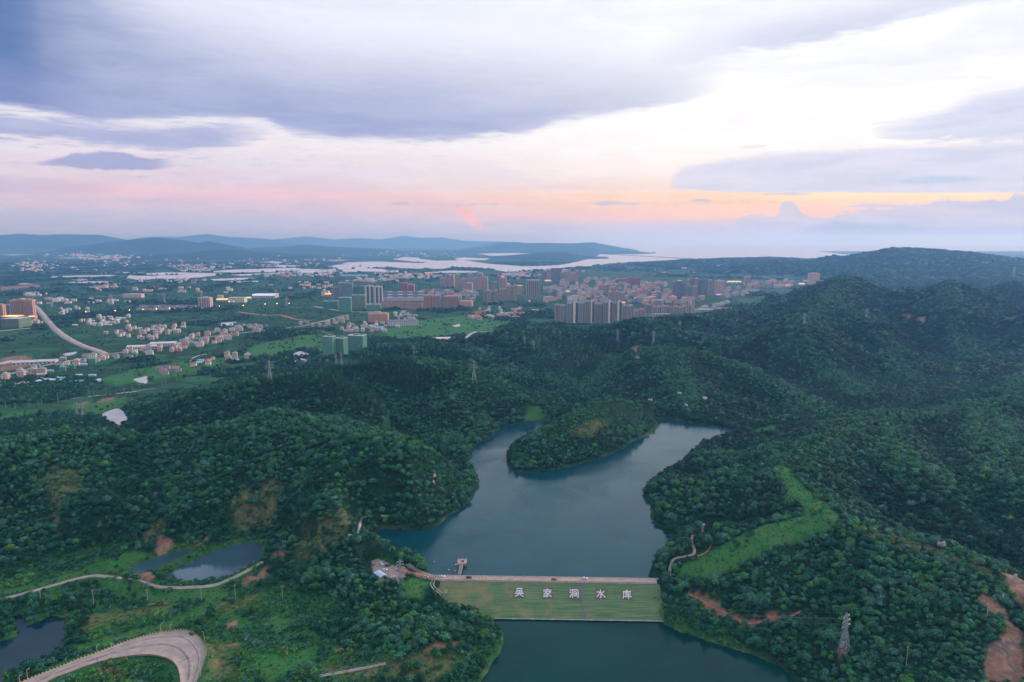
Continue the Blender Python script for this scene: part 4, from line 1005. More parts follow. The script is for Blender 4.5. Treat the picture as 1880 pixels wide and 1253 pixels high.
# a second, slender planting between the first
# middle hills
x, y = jgrid(-1500, 3400, 1420, 3900, 8.4)
z = height(x, y); b = base_h(x, y); g, d, s = cover(x, y)
keep = (((z - b) > 3.0) | (x > 0.30 * y + 40 * fbm(x / 200, y / 200, 86, 2)) & (y < 2750)) & (s < 0.4) & (g < 0.5) & clear_of_roads(x, y, 1.0) & (x > -420)
x, y, z = x[keep], y[keep], z[keep]
sl = np.zeros(x.shape, bool)
for P in slender_zone: sl |= inside(x, y, P)
kind = np.where(sl & (rs.rand(*x.shape) < 0.7), 10, rs.choice([8, 9], x.shape))
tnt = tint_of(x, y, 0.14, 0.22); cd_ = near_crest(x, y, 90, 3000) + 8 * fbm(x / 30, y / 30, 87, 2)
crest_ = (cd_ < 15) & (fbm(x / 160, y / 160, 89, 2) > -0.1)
put_trees(x, y, z - 0.5, kind, np.where(crest_, 0.55, 0.85) + 0.5 * rs.rand(*x.shape), np.where(rs.rand(*x.shape) < 0.7 * (1 - sstep(cd_, 8, 50)), 0.34 + 0.30 * rs.rand(*x.shape), tnt))  # crest lightening again: partly real growth, partly slope shading in the tint
# far wooded hills
x, y = jgrid(-2600, 6800, 3900, 8600, 30.0)
z = height(x, y); b = base_h(x, y)
keep = ((z - b) > 9.0)
x, y, z = x[keep], y[keep], z[keep]
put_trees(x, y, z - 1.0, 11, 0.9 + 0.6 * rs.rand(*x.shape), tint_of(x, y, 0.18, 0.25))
# open country: hedges and copses
def open_trees(y0, y1, s, kind, sc, thr):
    x, y = jgrid(-0.9 * y1, 0.9 * y1, y0, y1, s)
    z = height(x, y); b = base_h(x, y)
    keep = (plain_pattern(x, y) + 0.35 * (rs.rand(*x.shape) - 0.5) > thr) & (z - b < 3) & (z > -27) & clear_of_roads(x, y, 3.0) & clear_of_town(x, y)
    g, d, so = cover(x[keep], y[keep])
    x, y, z = x[keep][(g < 0.4) & (so < 0.3)], y[keep][(g < 0.4) & (so < 0.3)], z[keep][(g < 0.4) & (so < 0.3)]
    dl = dry_land(x, y, z, 3.0); x, y, z = x[dl], y[dl], z[dl]
    put_trees(x, y, z - 0.4, rs.choice(kind, x.shape), sc * (0.6 + 0.8 * rs.rand(*x.shape)), tint_of(x, y, 0.16, 0.26))
TOWN = [region(p) for p in ([(690, 566), (700, 536), (740, 528), (800, 536), (870, 545), (880, 530), (800, 524), (805, 508), (900, 505), (960, 530), (1000, 500), (1080, 498), (1180, 505), (1240, 512), (1340, 512), (1480, 515), (1480, 528), (1400, 535), (1340, 550), (1290, 580), (1180, 580), (1150, 592), (1030, 592), (1000, 560), (960, 558), (880, 560), (860, 564), (780, 570)],
                             [(590, 550), (640, 545), (700, 560), (700, 572), (640, 572), (590, 562)], [(590, 652), (610, 630), (675, 630), (672, 642), (640, 652)], [(0, 605), (0, 575), (70, 570), (80, 590), (60, 602)])]
VILL = [region(p) for p in ([(132, 600), (150, 586), (200, 580), (245, 582), (235, 596), (180, 600)], [(180, 612), (220, 598), (300, 600), (345, 596), (340, 612), (290, 628), (220, 622)], [(0, 705), (0, 688), (100, 664), (190, 648), (300, 630), (400, 612), (480, 600), (490, 610), (400, 632), (300, 650), (200, 668), (100, 690)], [(610, 606), (650, 596), (720, 596), (740, 606), (700, 616), (640, 612)], [(285, 682), (300, 676), (330, 678), (320, 690)])]
TOWN_BOX = TOWN + VILL
def clear_of_town(x, y):
    ok = np.ones(x.shape, bool)
    for P in TOWN_BOX:
        m = (x > P[:, 0].min()) & (x < P[:, 0].max()) & (y > P[:, 1].min()) & (y < P[:, 1].max())
        if m.any(): k = ok[m]; k &= ~inside(x[m], y[m], P); ok[m] = k
    return ok
open_trees(1000, 1420, 6.5, [8, 9], 0.6, 0.58)
open_trees(1420, 2600, 9.0, [8, 9], 0.75, 0.50)
open_trees(2600, 4500, 16.0, [8, 9], 1.15, 0.50)
open_trees(4500, 9000, 42.0, [11], 0.8, 0.50)
# single bushes and field-edge trees
def field_bushes(y0, y1, s, sc):
    x, y = jgrid(-0.9 * y1, 0.55 * y1, y0, y1, s)
    z = height(x, y); b = base_h(x, y)
    strip = np.abs(((x * 0.94 + y * 0.34 + 30 * fbm(x / 160, y / 160, 93, 2)) % 96) - 48) < 7
    keep = ((fbm(x / 38, y / 38, 92, 3) > 0.22) | (strip & (fbm(x / 120, y / 120, 94, 2) > 0))) & (z - b < 3) & (z > -27) & (y + 0.15 * x > 850) & clear_of_roads(x, y, 3.0) & clear_of_town(x, y) & (rs.rand(*x.shape) < 0.7)
    x, y, z = x[keep], y[keep], z[keep]
    dl = dry_land(x, y, z, 2.0); x, y, z = x[dl], y[dl], z[dl]; so = cover(x, y)[2] < 0.3; x, y, z = x[so], y[so], z[so]
    put_trees(x, y, z - 0.3, rs.choice([8, 9], x.shape), sc * (0.5 + 0.9 * rs.rand(*x.shape) ** 2), np.clip(tint_of(x, y, 0.30, 0.4), 0, 0.8))
field_bushes(950, 1700, 8.5, 0.42)
field_bushes(1700, 3200, 14.0, 0.60)
field_bushes(3200, 5200, 26.0, 0.9)
# shrubs and rank growth
x, y = jgrid(-760, 800, 300, 860, 3.3)
z = height(x, y); b = base_h(x, y); g, d, s = cover(x, y)
keep = clear_of_roads(x, y, 0.6) & dry_land(x, y, z, 0.3) & (s < 0.5) & (rs.rand(*x.shape) < np.where(g > 0.5, 0.60, np.where(d > 0.5, 0.55, np.where((z - b) > 5, 0.62, 0.85))))
x, y, z, g, d, hl_ = x[keep], y[keep], z[keep], g[keep], d[keep], (z - b)[keep] > 5
n = fbm(x / 22, y / 22, 91, 3)
scl = np.where(g > 0.5, 0.28 + 0.25 * rs.rand(*x.shape), np.where(d > 0.5, 0.4 + 0.55 * rs.rand(*x.shape) ** 1.5, (0.5 + 0.9 * rs.rand(*x.shape) ** 2) * (1 + 0.35 * n)))
tn = np.where(g > 0.5, 0.72 + 0.12 * rs.rand(*x.shape), np.where(d > 0.5, 0.86 + 0.14 * rs.rand(*x.shape), np.clip(0.58 + 0.62 * n + 0.3 * (rs.rand(*x.shape) - 0.5), 0.15, 1.0)))
tn = np.where(hl_ & (g < 0.5) & (d < 0.5), np.clip(0.26 + 0.5 * n + 0.35 * (rs.rand(*x.shape) - 0.5), 0.05, 0.8), tn)
SH = dict(x=x, y=y, z=z - 0.1, kind=rs.choice([6, 7], x.shape), scl=scl, tint=tn)
# scrub on the near water margins and beyond the first ridge
T = {k: np.concatenate(v) for k, v in T.items()}

def project(x, y, z):
    c, s = math.cos(PITCH), math.sin(PITCH)
    dz = z - CAM_Z; f = y * c - dz * s; up = y * s + dz * c
    return 940 + FPX * x / f, 626.5 - FPX * up / f, f
# the 300 trees that show largest become things of their own
H_ = np.array([p[4] for p in PROTO]); W_ = np.array([p[5] for p in PROTO])
ki = T['kind'].astype(int)
px, py, dep = project(T['x'], T['y'], T['z'] + H_[ki] * T['scl'] * 0.6)
size = FPX * np.sqrt(H_[ki] * W_[ki]) * T['scl'] / dep
cand = np.where((px > 8) & (px < 1872) & (py > 0) & (py < 1246) & (ki < 6))[0]
cand = cand[np.argsort(-size[cand])][:1200]
hp = hit(px[cand], py[cand] - 0.0)
vis = hp[:, 1] > T['y'][cand] - 14
own = cand[vis][:296]
MARKS = [((1549, 1196), "the lower right pylon"), ((1663, 1226), "the lower right utility pole"), ((1840, 1140), "the red cutting"), ((1370, 1144), "the low bend of the red track"), ((1275, 1095), "the upper end of the red track"), ((1727, 1008), "the white boulders"), ((1480, 960), "the bare grassy crest"), ((1340, 1012), "the middle of the grassy crest"), ((1233, 1034), "the east bank footpath"), ((1195, 930), "the right bank bay"),
         ((735, 1072), "the yard pylon"), ((696, 1040), "the gravel yard"), ((661, 965), "the west footpath"), ((560, 1026), "the upper end of the lane"), ((432, 1100), "the fifth utility pole"), ((519, 1103), "the last utility pole"), ((650, 1230), "the long concrete drain"), ((860, 1172), "the concrete chute"), ((830, 1115), "the left dam corner"), ((355, 1165), "the hairpin bend"), ((200, 1190), "the hairpin kerb"), ((60, 1170), "the lower left pond"), ((172, 1108), "the second utility pole"), ((75, 1110), "the first utility pole"), ((400, 1040), "the long pond"), ((280, 1040), "the narrow pond"), ((800, 890), "the left bank white rocks"), ((1230, 1140), "the right dam toe"), ((1420, 1215), "the lower pond's right shore"), ((740, 1140), "the knoll's front face"), ((590, 1120), "the scrub below the knoll"), ((1600, 1090), "the middle of the right slope"), ((1500, 1060), "the upper right slope"), ((1700, 1140), "the right slope's hollow"), ((1560, 880), "the valley behind the crest"), ((300, 1240), "the hairpin's inner bank")]
MARK_P = hit([m_[0][0] for m_ in MARKS], [m_[0][1] for m_ in MARKS])
def shade(t_):
    return "dark green" if t_ < 0.14 else "deep green" if t_ < 0.22 else "mid green" if t_ < 0.34 else "fresh green" if t_ < 0.5 else "pale grey-green" if t_ < 0.68 else "bright yellow-green" if t_ < 0.93 else "olive"
def tree_label(X, Y, t_, sc_, slim):
    dd = (MARK_P[:, 0] - X) ** 2 + (MARK_P[:, 1] - Y) ** 2; i = int(np.argmin(dd)); dist = math.sqrt(dd[i]); dx, dy = X - MARK_P[i, 0], Y - MARK_P[i, 1]
    way = ("right of" if dx > 0 else "left of") if abs(dx) > 1.6 * abs(dy) else ("behind" if dy > 0 else "in front of") if abs(dy) > 1.6 * abs(dx) else (("behind and right of" if dx > 0 else "behind and left of") if dy > 0 else ("before and right of" if dx > 0 else "before and left of"))
    far_ = "just" if dist < 9 else "a little" if dist < 20 else "well" if dist < 40 else "far"
    big_ = "large" if sc_ > 0.98 else "middling" if sc_ > 0.86 else "smaller"
    return f"{big_} {shade(t_)} {'slender' if slim else 'round-crowned'} tree {far_} {way} {MARKS[i][1]}"
first_tree = {}
for i in own:
    k = int(T['kind'][i]); X, Y, Z = T['x'][i], T['y'][i], T['z'][i]
    lab_ = tree_label(X, Y, float(T['tint'][i]), float(T['scl'][i]), k in (4, 5))
    e = empty("tree", (X, Y, Z), rs.rand() * 6.28, lab_, "tree", "trees near " + lab_.split(" the ", 1)[1])
    sc_ = float(T['scl'][i]); e.scale = (sc_ * rs.uniform(.8, 1.35), sc_ * rs.uniform(.8, 1.35), sc_ * rs.uniform(.8, 1.25))
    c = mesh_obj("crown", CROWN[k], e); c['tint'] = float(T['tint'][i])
    mesh_obj("trunk", TRUNK[k], e)
    first_tree.setdefault(k, c)

def scatter(name, D, protos, extra=None):
    """one object of plants; each point carries kind, size, turn and tint"""
    n = len(D['x'])
    V = np.stack([D['x'], D['y'], D['z']], 1).astype(np.float32)
    me = bpy.data.meshes.new(name); me.vertices.add(n); me.vertices.foreach_set('co', V.ravel())
    for nm, ty, arr in (('kind', 'INT', D['kind'].astype(np.int32)), ('sx', 'FLOAT', (D['scl'] * (0.78 + 0.62 * rs.rand(n))).astype(np.float32)), ('sy', 'FLOAT', (D['scl'] * (0.78 + 0.62 * rs.rand(n))).astype(np.float32)), ('sz', 'FLOAT', (D['scl'] * (0.75 + 0.55 * rs.rand(n))).astype(np.float32)), ('tint', 'FLOAT', D['tint'].astype(np.float32)), ('turn', 'FLOAT', (rs.rand(n) * 6.28).astype(np.float32))):
        a = me.attributes.new(nm, ty, 'POINT'); a.data.foreach_set('value', arr)
    me.update()
    o = mesh_obj(name, me); tag(o, kind='stuff')
    ng = bpy.data.node_groups.new(name, 'GeometryNodeTree')
    ng.interface.new_socket('Geometry', in_out='INPUT', socket_type='NodeSocketGeometry'); ng.interface.new_socket('Geometry', in_out='OUTPUT', socket_type='NodeSocketGeometry')
    N, L = ng.nodes, ng.links
    gi = N.new('NodeGroupInput'); go = N.new('NodeGroupOutput'); jn = N.new('GeometryNodeJoinGeometry')
    def attr(nm, ty):
        a = N.new('GeometryNodeInputNamedAttribute'); a.data_type = ty; a.inputs['Name'].default_value = nm; return a.outputs['Attribute']
    kd, tu = attr('kind', 'INT'), attr('turn', 'FLOAT')
    cx = N.new('ShaderNodeCombineXYZ'); L.new(tu, cx.inputs[2])
    sv = N.new('ShaderNodeCombineXYZ')
    for q, nm in enumerate(('sx', 'sy', 'sz')): L.new(attr(nm, 'FLOAT'), sv.inputs[q])
    for k, src in protos.items():
        cmp_ = N.new('FunctionNodeCompare'); cmp_.data_type = 'INT'; cmp_.operation = 'EQUAL'
        ins = [s for s in cmp_.inputs if s.type == 'INT']
        L.new(kd, ins[0]); ins[1].default_value = k
        oi = N.new('GeometryNodeObjectInfo'); oi.transform_space = 'ORIGINAL'; oi.inputs['Object'].default_value = src; oi.inputs['As Instance'].default_value = True
        ip = N.new('GeometryNodeInstanceOnPoints')
        L.new(gi.outputs[0], ip.inputs['Points']); L.new(cmp_.outputs[0], ip.inputs['Selection']); L.new(oi.outputs['Geometry'], ip.inputs['Instance'])
        L.new(cx.outputs[0], ip.inputs['Rotation']); L.new(sv.outputs[0], ip.inputs['Scale'])
        L.new(ip.outputs[0], jn.inputs[0])
    L.new(jn.outputs[0], go.inputs[0])
    md = o.modifiers.new('scatter', 'NODES'); md.node_group = ng
    return o
# kinds too small or too many to stand alone still need one real plant each to copy from
for k in (0, 1, 2, 3, 4, 5, 6, 7, 8, 9, 10, 11):
    if k in first_tree: continue
    D, msk = (SH, None) if k in (6, 7) else (T, None)
    ii = np.where(D['kind'].astype(int) == k)[0]
    ppx, ppy, dd = project(D['x'][ii], D['y'][ii], D['z'][ii])
    ok_ = (ppx > 100) & (ppx < 1780) & (ppy < 1180)
    ii = ii[ok_] if ok_.any() else ii
    i = ii[np.argmin(D['y'][ii])]
    nm, cat_, lab = (("shrub", "shrub", "low leafy shrub in the rough growth near the front") if k in (6, 7) else ("copse", "copse", "dark copse on the far wooded rise") if k == 11 else ("tree", "tree", "dark tree in the thick of the distant forest"))
    e = empty(nm, (D['x'][i], D['y'][i], D['z'][i]), 0.3 * k, lab + {6: " with upright sprays", 7: " with spreading sprays", 8: " with a broad crown", 9: " with a tall round crown", 10: " with a narrow crown"}.get(k, ""), cat_)
    e.scale = (float(D['scl'][i]),) * 3
    c = mesh_obj("crown", CROWN[k], e); c['tint'] = float(D['tint'][i])
    first_tree[k] = c
    D['kind'][i] = -1
rest = np.ones(len(T['x']), bool); rest[own] = False; rest &= T['kind'] >= 0
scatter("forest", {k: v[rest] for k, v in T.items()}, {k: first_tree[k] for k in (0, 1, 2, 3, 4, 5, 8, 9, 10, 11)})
scatter("undergrowth", {k: v[SH['kind'] >= 0] for k, v in SH.items()}, {k: first_tree[k] for k in (6, 7)})
print("TREES", rest.sum(), len(SH['x']), len(own))
ORD = ["first", "second", "third", "fourth", "fifth", "sixth", "seventh", "eighth", "ninth", "tenth", "eleventh", "twelfth", "thirteenth", "fourteenth", "fifteenth", "sixteenth", "seventeenth", "eighteenth", "nineteenth", "twentieth", "twenty first", "twenty second", "twenty third", "twenty fourth", "twenty fifth"]

# ------------------------------------------------------------------ shared materials
M_conc = mat("concrete_paving", (0.36, 0.30, 0.28), 0.9, 0.10, 0.15, 0.2, grime=(0.25, 0.19, 0.16))
M_pale = mat("pale_concrete", (0.46, 0.42, 0.40), 0.9, 0.10, 0.3, 0.2, grime=(0.32, 0.27, 0.24))
M_pink = mat("dusty_road", (0.42, 0.30, 0.26), 0.95, 0.12, 0.2, 0.2, grime=(0.34, 0.20, 0.15))
M_asph = mat("worn_asphalt", (0.20, 0.19, 0.20), 0.9, 0.12, 0.1)
M_stone = mat("stone_pitching", (0.20, 0.21, 0.21), 0.9, 0.2, 0.8, 0.4, grime=(0.13, 0.14, 0.13))
M_earth = mat("red_earth", (0.30, 0.14, 0.085), 0.95, 0.25, 0.3, 0.5, grime=(0.34, 0.22, 0.16))
M_white = mat("white_paint", (0.78, 0.76, 0.76), 0.6, 0.05, 0.5)
M_dark = mat("dark_rubber", (0.03, 0.03, 0.035), 0.7, 0.1, 1.0)
M_steel = mat("galvanised_steel", (0.34, 0.37, 0.39), 0.5, 0.1, 0.5, metallic=0.35)
M_red = mat("red_paint", (0.42, 0.05, 0.045), 0.5, 0.08, 0.6)
M_yellow = mat("yellow_paint", (0.66, 0.46, 0.08), 0.6, 0.1, 0.6)
M_black = mat("black_paint", (0.022, 0.022, 0.025), 0.5, 0.1, 0.6)
M_blue = mat("blue_sheet", (0.12, 0.25, 0.48), 0.5, 0.1, 0.6)
M_green = mat("green_paint", (0.05, 0.22, 0.15), 0.6, 0.1, 0.6)
M_skin = mat("skin", (0.45, 0.28, 0.20), 0.6, 0.05, 3)
M_glass = mat("dark_glass", (0.03, 0.04, 0.05), 0.15, 0.1, 0.5, spec=0.6)
def striped_grass():
    m = bpy.data.materials.new("mown_grass"); m.use_nodes = True
    t = NT(m.node_tree); bs = t.n['Principled BSDF']
    geo = t.new('ShaderNodeNewGeometry')
    mp = t.new('ShaderNodeMapping'); mp.inputs['Scale'].default_value = (0.035, 1.15, 0.0); mp.inputs['Rotation'].default_value = (0, 0, 0.029); t.l.new(geo.outputs['Position'], mp.inputs[0])
    rows_ = t.noise(mp.outputs[0], 1.0, 5, 0.7)
    n1 = t.noise(geo.outputs['Position'], 0.09, 6, 0.65); n2 = t.noise(geo.outputs['Position'], 1.3, 4, 0.7)
    c = t.mix(t.smooth(rows_, 0.36, 0.66), (0.075, 0.165, 0.075), (0.180, 0.255, 0.130))
    sp = t.new('ShaderNodeSeparateXYZ'); t.l.new(geo.outputs['Position'], sp.inputs[0])
    west = t.lin(sp.outputs[0], -70, 40, 0.16, -0.08)
    c = t.mix(t.math('MULTIPLY', t.smooth(t.math('ADD', n1, west), 0.44, 0.70), 0.8), c, (0.270, 0.230, 0.115))
    c = t.mix(t.math('MULTIPLY', t.smooth(n2, 0.5, 0.8), 0.5), c, (0.040, 0.100, 0.036))
    t.l.new(c, bs.inputs['Base Color']); bs.inputs['Roughness'].default_value = 0.95; bs.inputs['Specular IOR Level'].default_value = 0.1
    b = t.new('ShaderNodeBump'); b.inputs['Strength'].default_value = 0.6; b.inputs['Distance'].default_value = 0.3
    t.l.new(rows_, b.inputs['Height']); t.l.new(b.outputs[0], bs.inputs['Normal'])
    return m
M_mown = striped_grass()

# ------------------------------------------------------------------ roads
def ribbon(name, P, w, m, thick=0.5, parent=None, lift=0.0, kind='structure', w2=None):
    P = np.asarray(P, float)
    t_ = np.gradient(P[:, :2], axis=0); t_ /= np.linalg.norm(t_, axis=1)[:, None] + 1e-9
    nrm = np.stack([-t_[:, 1], t_[:, 0]], 1)
    ww = np.full(len(P), w / 2.0) if w2 is None else np.linspace(w, w2, len(P)) / 2
    ww = ww * (1 + 0.08 * (np.random.RandomState(len(P)).rand(len(P)) - 0.5))
    L = P[:, :2] + nrm * ww[:, None]; R = P[:, :2] - nrm * ww[:, None]
    z = P[:, 2] + lift
    n = len(P)
    V = np.vstack([np.c_[L, z], np.c_[R, z], np.c_[L, z - thick], np.c_[R, z - thick]])
    i = np.arange(n - 1)
    F = np.vstack([np.stack([i, n + i, n + i + 1, i + 1], 1), np.stack([2 * n + i, i, i + 1, 2 * n + i + 1], 1), np.stack([n + i, 3 * n + i, 3 * n + i + 1, n + i + 1], 1)])
    o = mesh_obj(name, np_mesh(name, V, F, False, [m]), parent)
    return tag(o, kind=kind)
ribbon("lane", lane, 4.2, M_conc)
ribbon("footpath", west_path, 2.6, M_pale)
ribbon("footpath", east_path, 2.4, M_pink)
ribbon("footpath", east_spur, 1.6, M_earth)
ribbon("dirt_track", dirt_track, 3.2, M_earth, w2=1.6)
ribbon("dirt_track", np.c_[ridge_track[:, :2], height(ridge_track[:, 0], ridge_track[:, 1]) + 0.6], 2.2, M_earth)
ribbon("highway", highway, 21.0, M_conc)
ribbon("street", street, 11.0, M_conc)
ribbon("street", west_street, 12.0, M_pale)
ribbon("bypass", bypass, 22.0, M_asph)
ribbon("farm_lane", farm_lane, 4.6, M_asph)
ribbon("field_lane", field_lane, 4.0, M_pale, lift=0.4)
ribbon("dirt_road", red_road, 22.0, M_earth, w2=15)
ribbon("hill_lane", hill_lane, 9.0, M_pale, lift=0.5)
ribbon("site_road", site_road, 14.0, M_pale)
# the wide hairpin
def hairpin():
    n = 60
    def resample(P, n):
        P = smooth_line(P, 8); s = np.r_[0, np.cumsum(np.linalg.norm(np.diff(P, axis=0), axis=1))]
        q = np.linspace(0, s[-1], n); return np.stack([np.interp(q, s, P[:, k]) for k in range(2)], 1)
    O = resample(hair_out, n); I = resample(hair_in, n)
    K = 5; V = []; 
    for k in range(K): V.append(np.c_[O * (1 - k / (K - 1)) + I * k / (K - 1), np.full(n, HZ)])
    V.append(np.c_[O, np.full(n, HZ - 0.8)]); V.append(np.c_[I, np.full(n, HZ - 0.8)])
    V = np.vstack(V); F = []
    i = np.arange(n - 1)
    for k in range(K - 1): F.append(np.stack([k * n + i + 1, k * n + i, (k + 1) * n + i, (k + 1) * n + i + 1], 1))
    F.append(np.stack([K * n + i, i, i + 1, K * n + i + 1][::-1], 1)); F.append(np.stack([(K - 1) * n + i, (K + 1) * n + i, (K + 1) * n + i + 1, (K - 1) * n + i + 1][::-1], 1))
    road = mesh_obj("hairpin_road", np_mesh("hairpin_road", V, np.vstack(F), False, [M_conc])); tag(road, kind='structure')
    # band worn by tyres round the bend
    mid = O * 0.42 + I * 0.58; wv = np.c_[mid, np.full(n, HZ)][6:-8]
    ribbon("tyre_worn_band", wv, 2.6, mat("tyre_worn_concrete", (0.31, 0.255, 0.235), 0.9, 0.16, 0.2), 0.2, road, 0.012, None)
    wv2 = np.c_[O * 0.75 + I * 0.25, np.full(n, HZ)][10:-6]
    ribbon("tyre_worn_band", wv2, 1.6, MATS["tyre_worn_concrete"], 0.2, road, 0.012, None)
    # cracks and joints across the slabs
    jb = MB()
    for a, b in (((178, 1207), (179, 1217)), ((348, 1207), (328, 1217))):
        p = at_z(*a, HZ + 0.01); q = at_z(*b, HZ + 0.01); jb.bar((*p, HZ + 0.012), (*q, HZ + 0.012), 0.22)
    j = jb.obj("expansion_joint", M_black, road)
    # striped kerb along the outside, low kerb inside
    e = empty("striped_kerb", (*O[0], HZ), 0, "yellow and black striped kerb along the outer edge of the concrete hairpin", "kerb")
    yb, bb = MB(), MB()
    Q = resample(hair_out, 220)[3:173]
    off = Vector((O[0][0], O[0][1], 0))
    for k in range(len(Q) - 1):
        a = Vector((*Q[k], 0)) - off; b = Vector((*Q[k + 1], 0)) - off
        d = (b - a).normalized(); a = a + d * 0.05; b = b - d * 0.05
        nrm = Vector((-d.y, d.x, 0)); h = 0.42
        V4 = [a + nrm * 0.12, a + nrm * 0.42, b + nrm * 0.42, b + nrm * 0.12]
        (yb if k % 2 else bb).add([(*v.xy, 0.0) for v in V4] + [(*v.xy, h) for v in V4], [(0, 1, 2, 3), (7, 6, 5, 4), (4, 5, 1, 0), (5, 6, 2, 1), (6, 7, 3, 2), (7, 4, 0, 3)])
    tag(yb.obj("yellow_blocks", M_yellow, e), kind='stuff'); tag(bb.obj("black_blocks", M_black, e), kind='stuff')
    ib = MB(); R_ = resample(hair_in, 90)
    for k in range(len(R_) - 1): ib.bar((*R_[k], HZ + 0.1), (*R_[k + 1], HZ + 0.1), 0.3)
    tag(ib.obj("inner_kerb", mat("faded_red_kerb", (0.33, 0.16, 0.13), 0.9, 0.15)), "low faded red kerb round the inside of the concrete hairpin", "kerb")
    # green crash barrier on the right hand side
    g = empty("crash_barrier", (*Q[-1], HZ), 0, "green metal crash barrier at the right edge of the concrete hairpin", "crash barrier")
    G = resample(hair_out, 150)[118:146]; o3 = Vector((*Q[-1], HZ)); rb = MB()
    for k in range(len(G) - 1):
        rb.bar(Vector((*G[k], HZ + 0.75)) - o3, Vector((*G[k + 1], HZ + 0.75)) - o3, 0.28)
        if k % 2 == 0:
            MB().bar(Vector((*G[k], HZ - 0.3)) - o3, Vector((*G[k], HZ + 0.9)) - o3, 0.16).obj("post", M_green, g)
    rb.obj("rail", M_green, g)
hairpin()
# gravel yard by the dam
yv = np.array([(*at_z(*p, 2.2), 0) for p in [(683, 1030), (694, 1026), (708, 1031), (722, 1040), (746, 1042), (760, 1050), (748, 1060), (728, 1066), (704, 1068), (690, 1062), (684, 1048)]])
def patch(name, P, m, lift=0.12, step=2.5):
    x0, x1, y0, y1 = P[:, 0].min(), P[:, 0].max(), P[:, 1].min(), P[:, 1].max()
    nx, ny = max(2, int((x1 - x0) / step)), max(2, int((y1 - y0) / step))
    gx, gy = np.meshgrid(np.linspace(x0, x1, nx), np.linspace(y0, y1, ny))
    z = height(gx.ravel(), gy.ravel()) + lift
    idx = np.arange(nx * ny).reshape(ny, nx); cx = (gx[:-1, :-1] + gx[1:, 1:]) / 2; cy = (gy[:-1, :-1] + gy[1:, 1:]) / 2
    keep = sdist(cx.ravel(), cy.ravel(), P[:, :2]).reshape(cx.shape) + 1.2 * fbm(cx / 5, cy / 5, 5, 3) < 0
    F = np.stack([idx[:-1, :-1], idx[:-1, 1:], idx[1:, 1:], idx[1:, :-1]], -1)[keep]
    o = mesh_obj(name, np_mesh(name, np.c_[gx.ravel(), gy.ravel(), z], F, True, [m])); return tag(o, kind='structure')
patch("gravel_yard", yv, mat("gravel", (0.24, 0.21, 0.20), 0.95, 0.2, 0.5, 0.4, grime=(0.34, 0.20, 0.15)), 0.4, 1.5)
ribbon("yard_road", yard_road, 5.4, M_earth, lift=0.1)
ribbon("ramp_road", ramp_road, 4.4, M_asph, lift=0.15)

# ------------------------------------------------------------------ the dam
dA, dB = Vector((*DAM_CREST[0], 0)), Vector((*DAM_CREST[1], 0))
dU = (dB - dA).normalized(); dN = Vector((dU.y, -dU.x, 0))                # along the crest, and towards the camera
dRun = ((Vector((*DAM_TOE[0], 0)) - dA).dot(dN)); dDrop = 16.2
def face(u, v, up=0.0):
    """u metres along the crest from its left end, v metres down the plan of the face"""
    s = dDrop / dRun; p = dA + dU * u + dN * v
    n = Vector((dN.x * s, dN.y * s, 1)).normalized()
    return Vector((p.x, p.y, -0.25 - s * v)) + n * up
def face_px(px, py):
    """a photo point found on the sloping face, as (u, v)"""
    d = Vector([float(c) for c in ray(px, py)]); o = Vector((0, 0, CAM_Z)); s = dDrop / dRun
    n = Vector((dN.x * s, dN.y * s, 1)); p0 = dA + Vector((0, 0, -0.25))
    q = o + d * ((p0 - o).dot(n) / d.dot(n)) - dA
    return q.dot(dU), q.dot(dN)
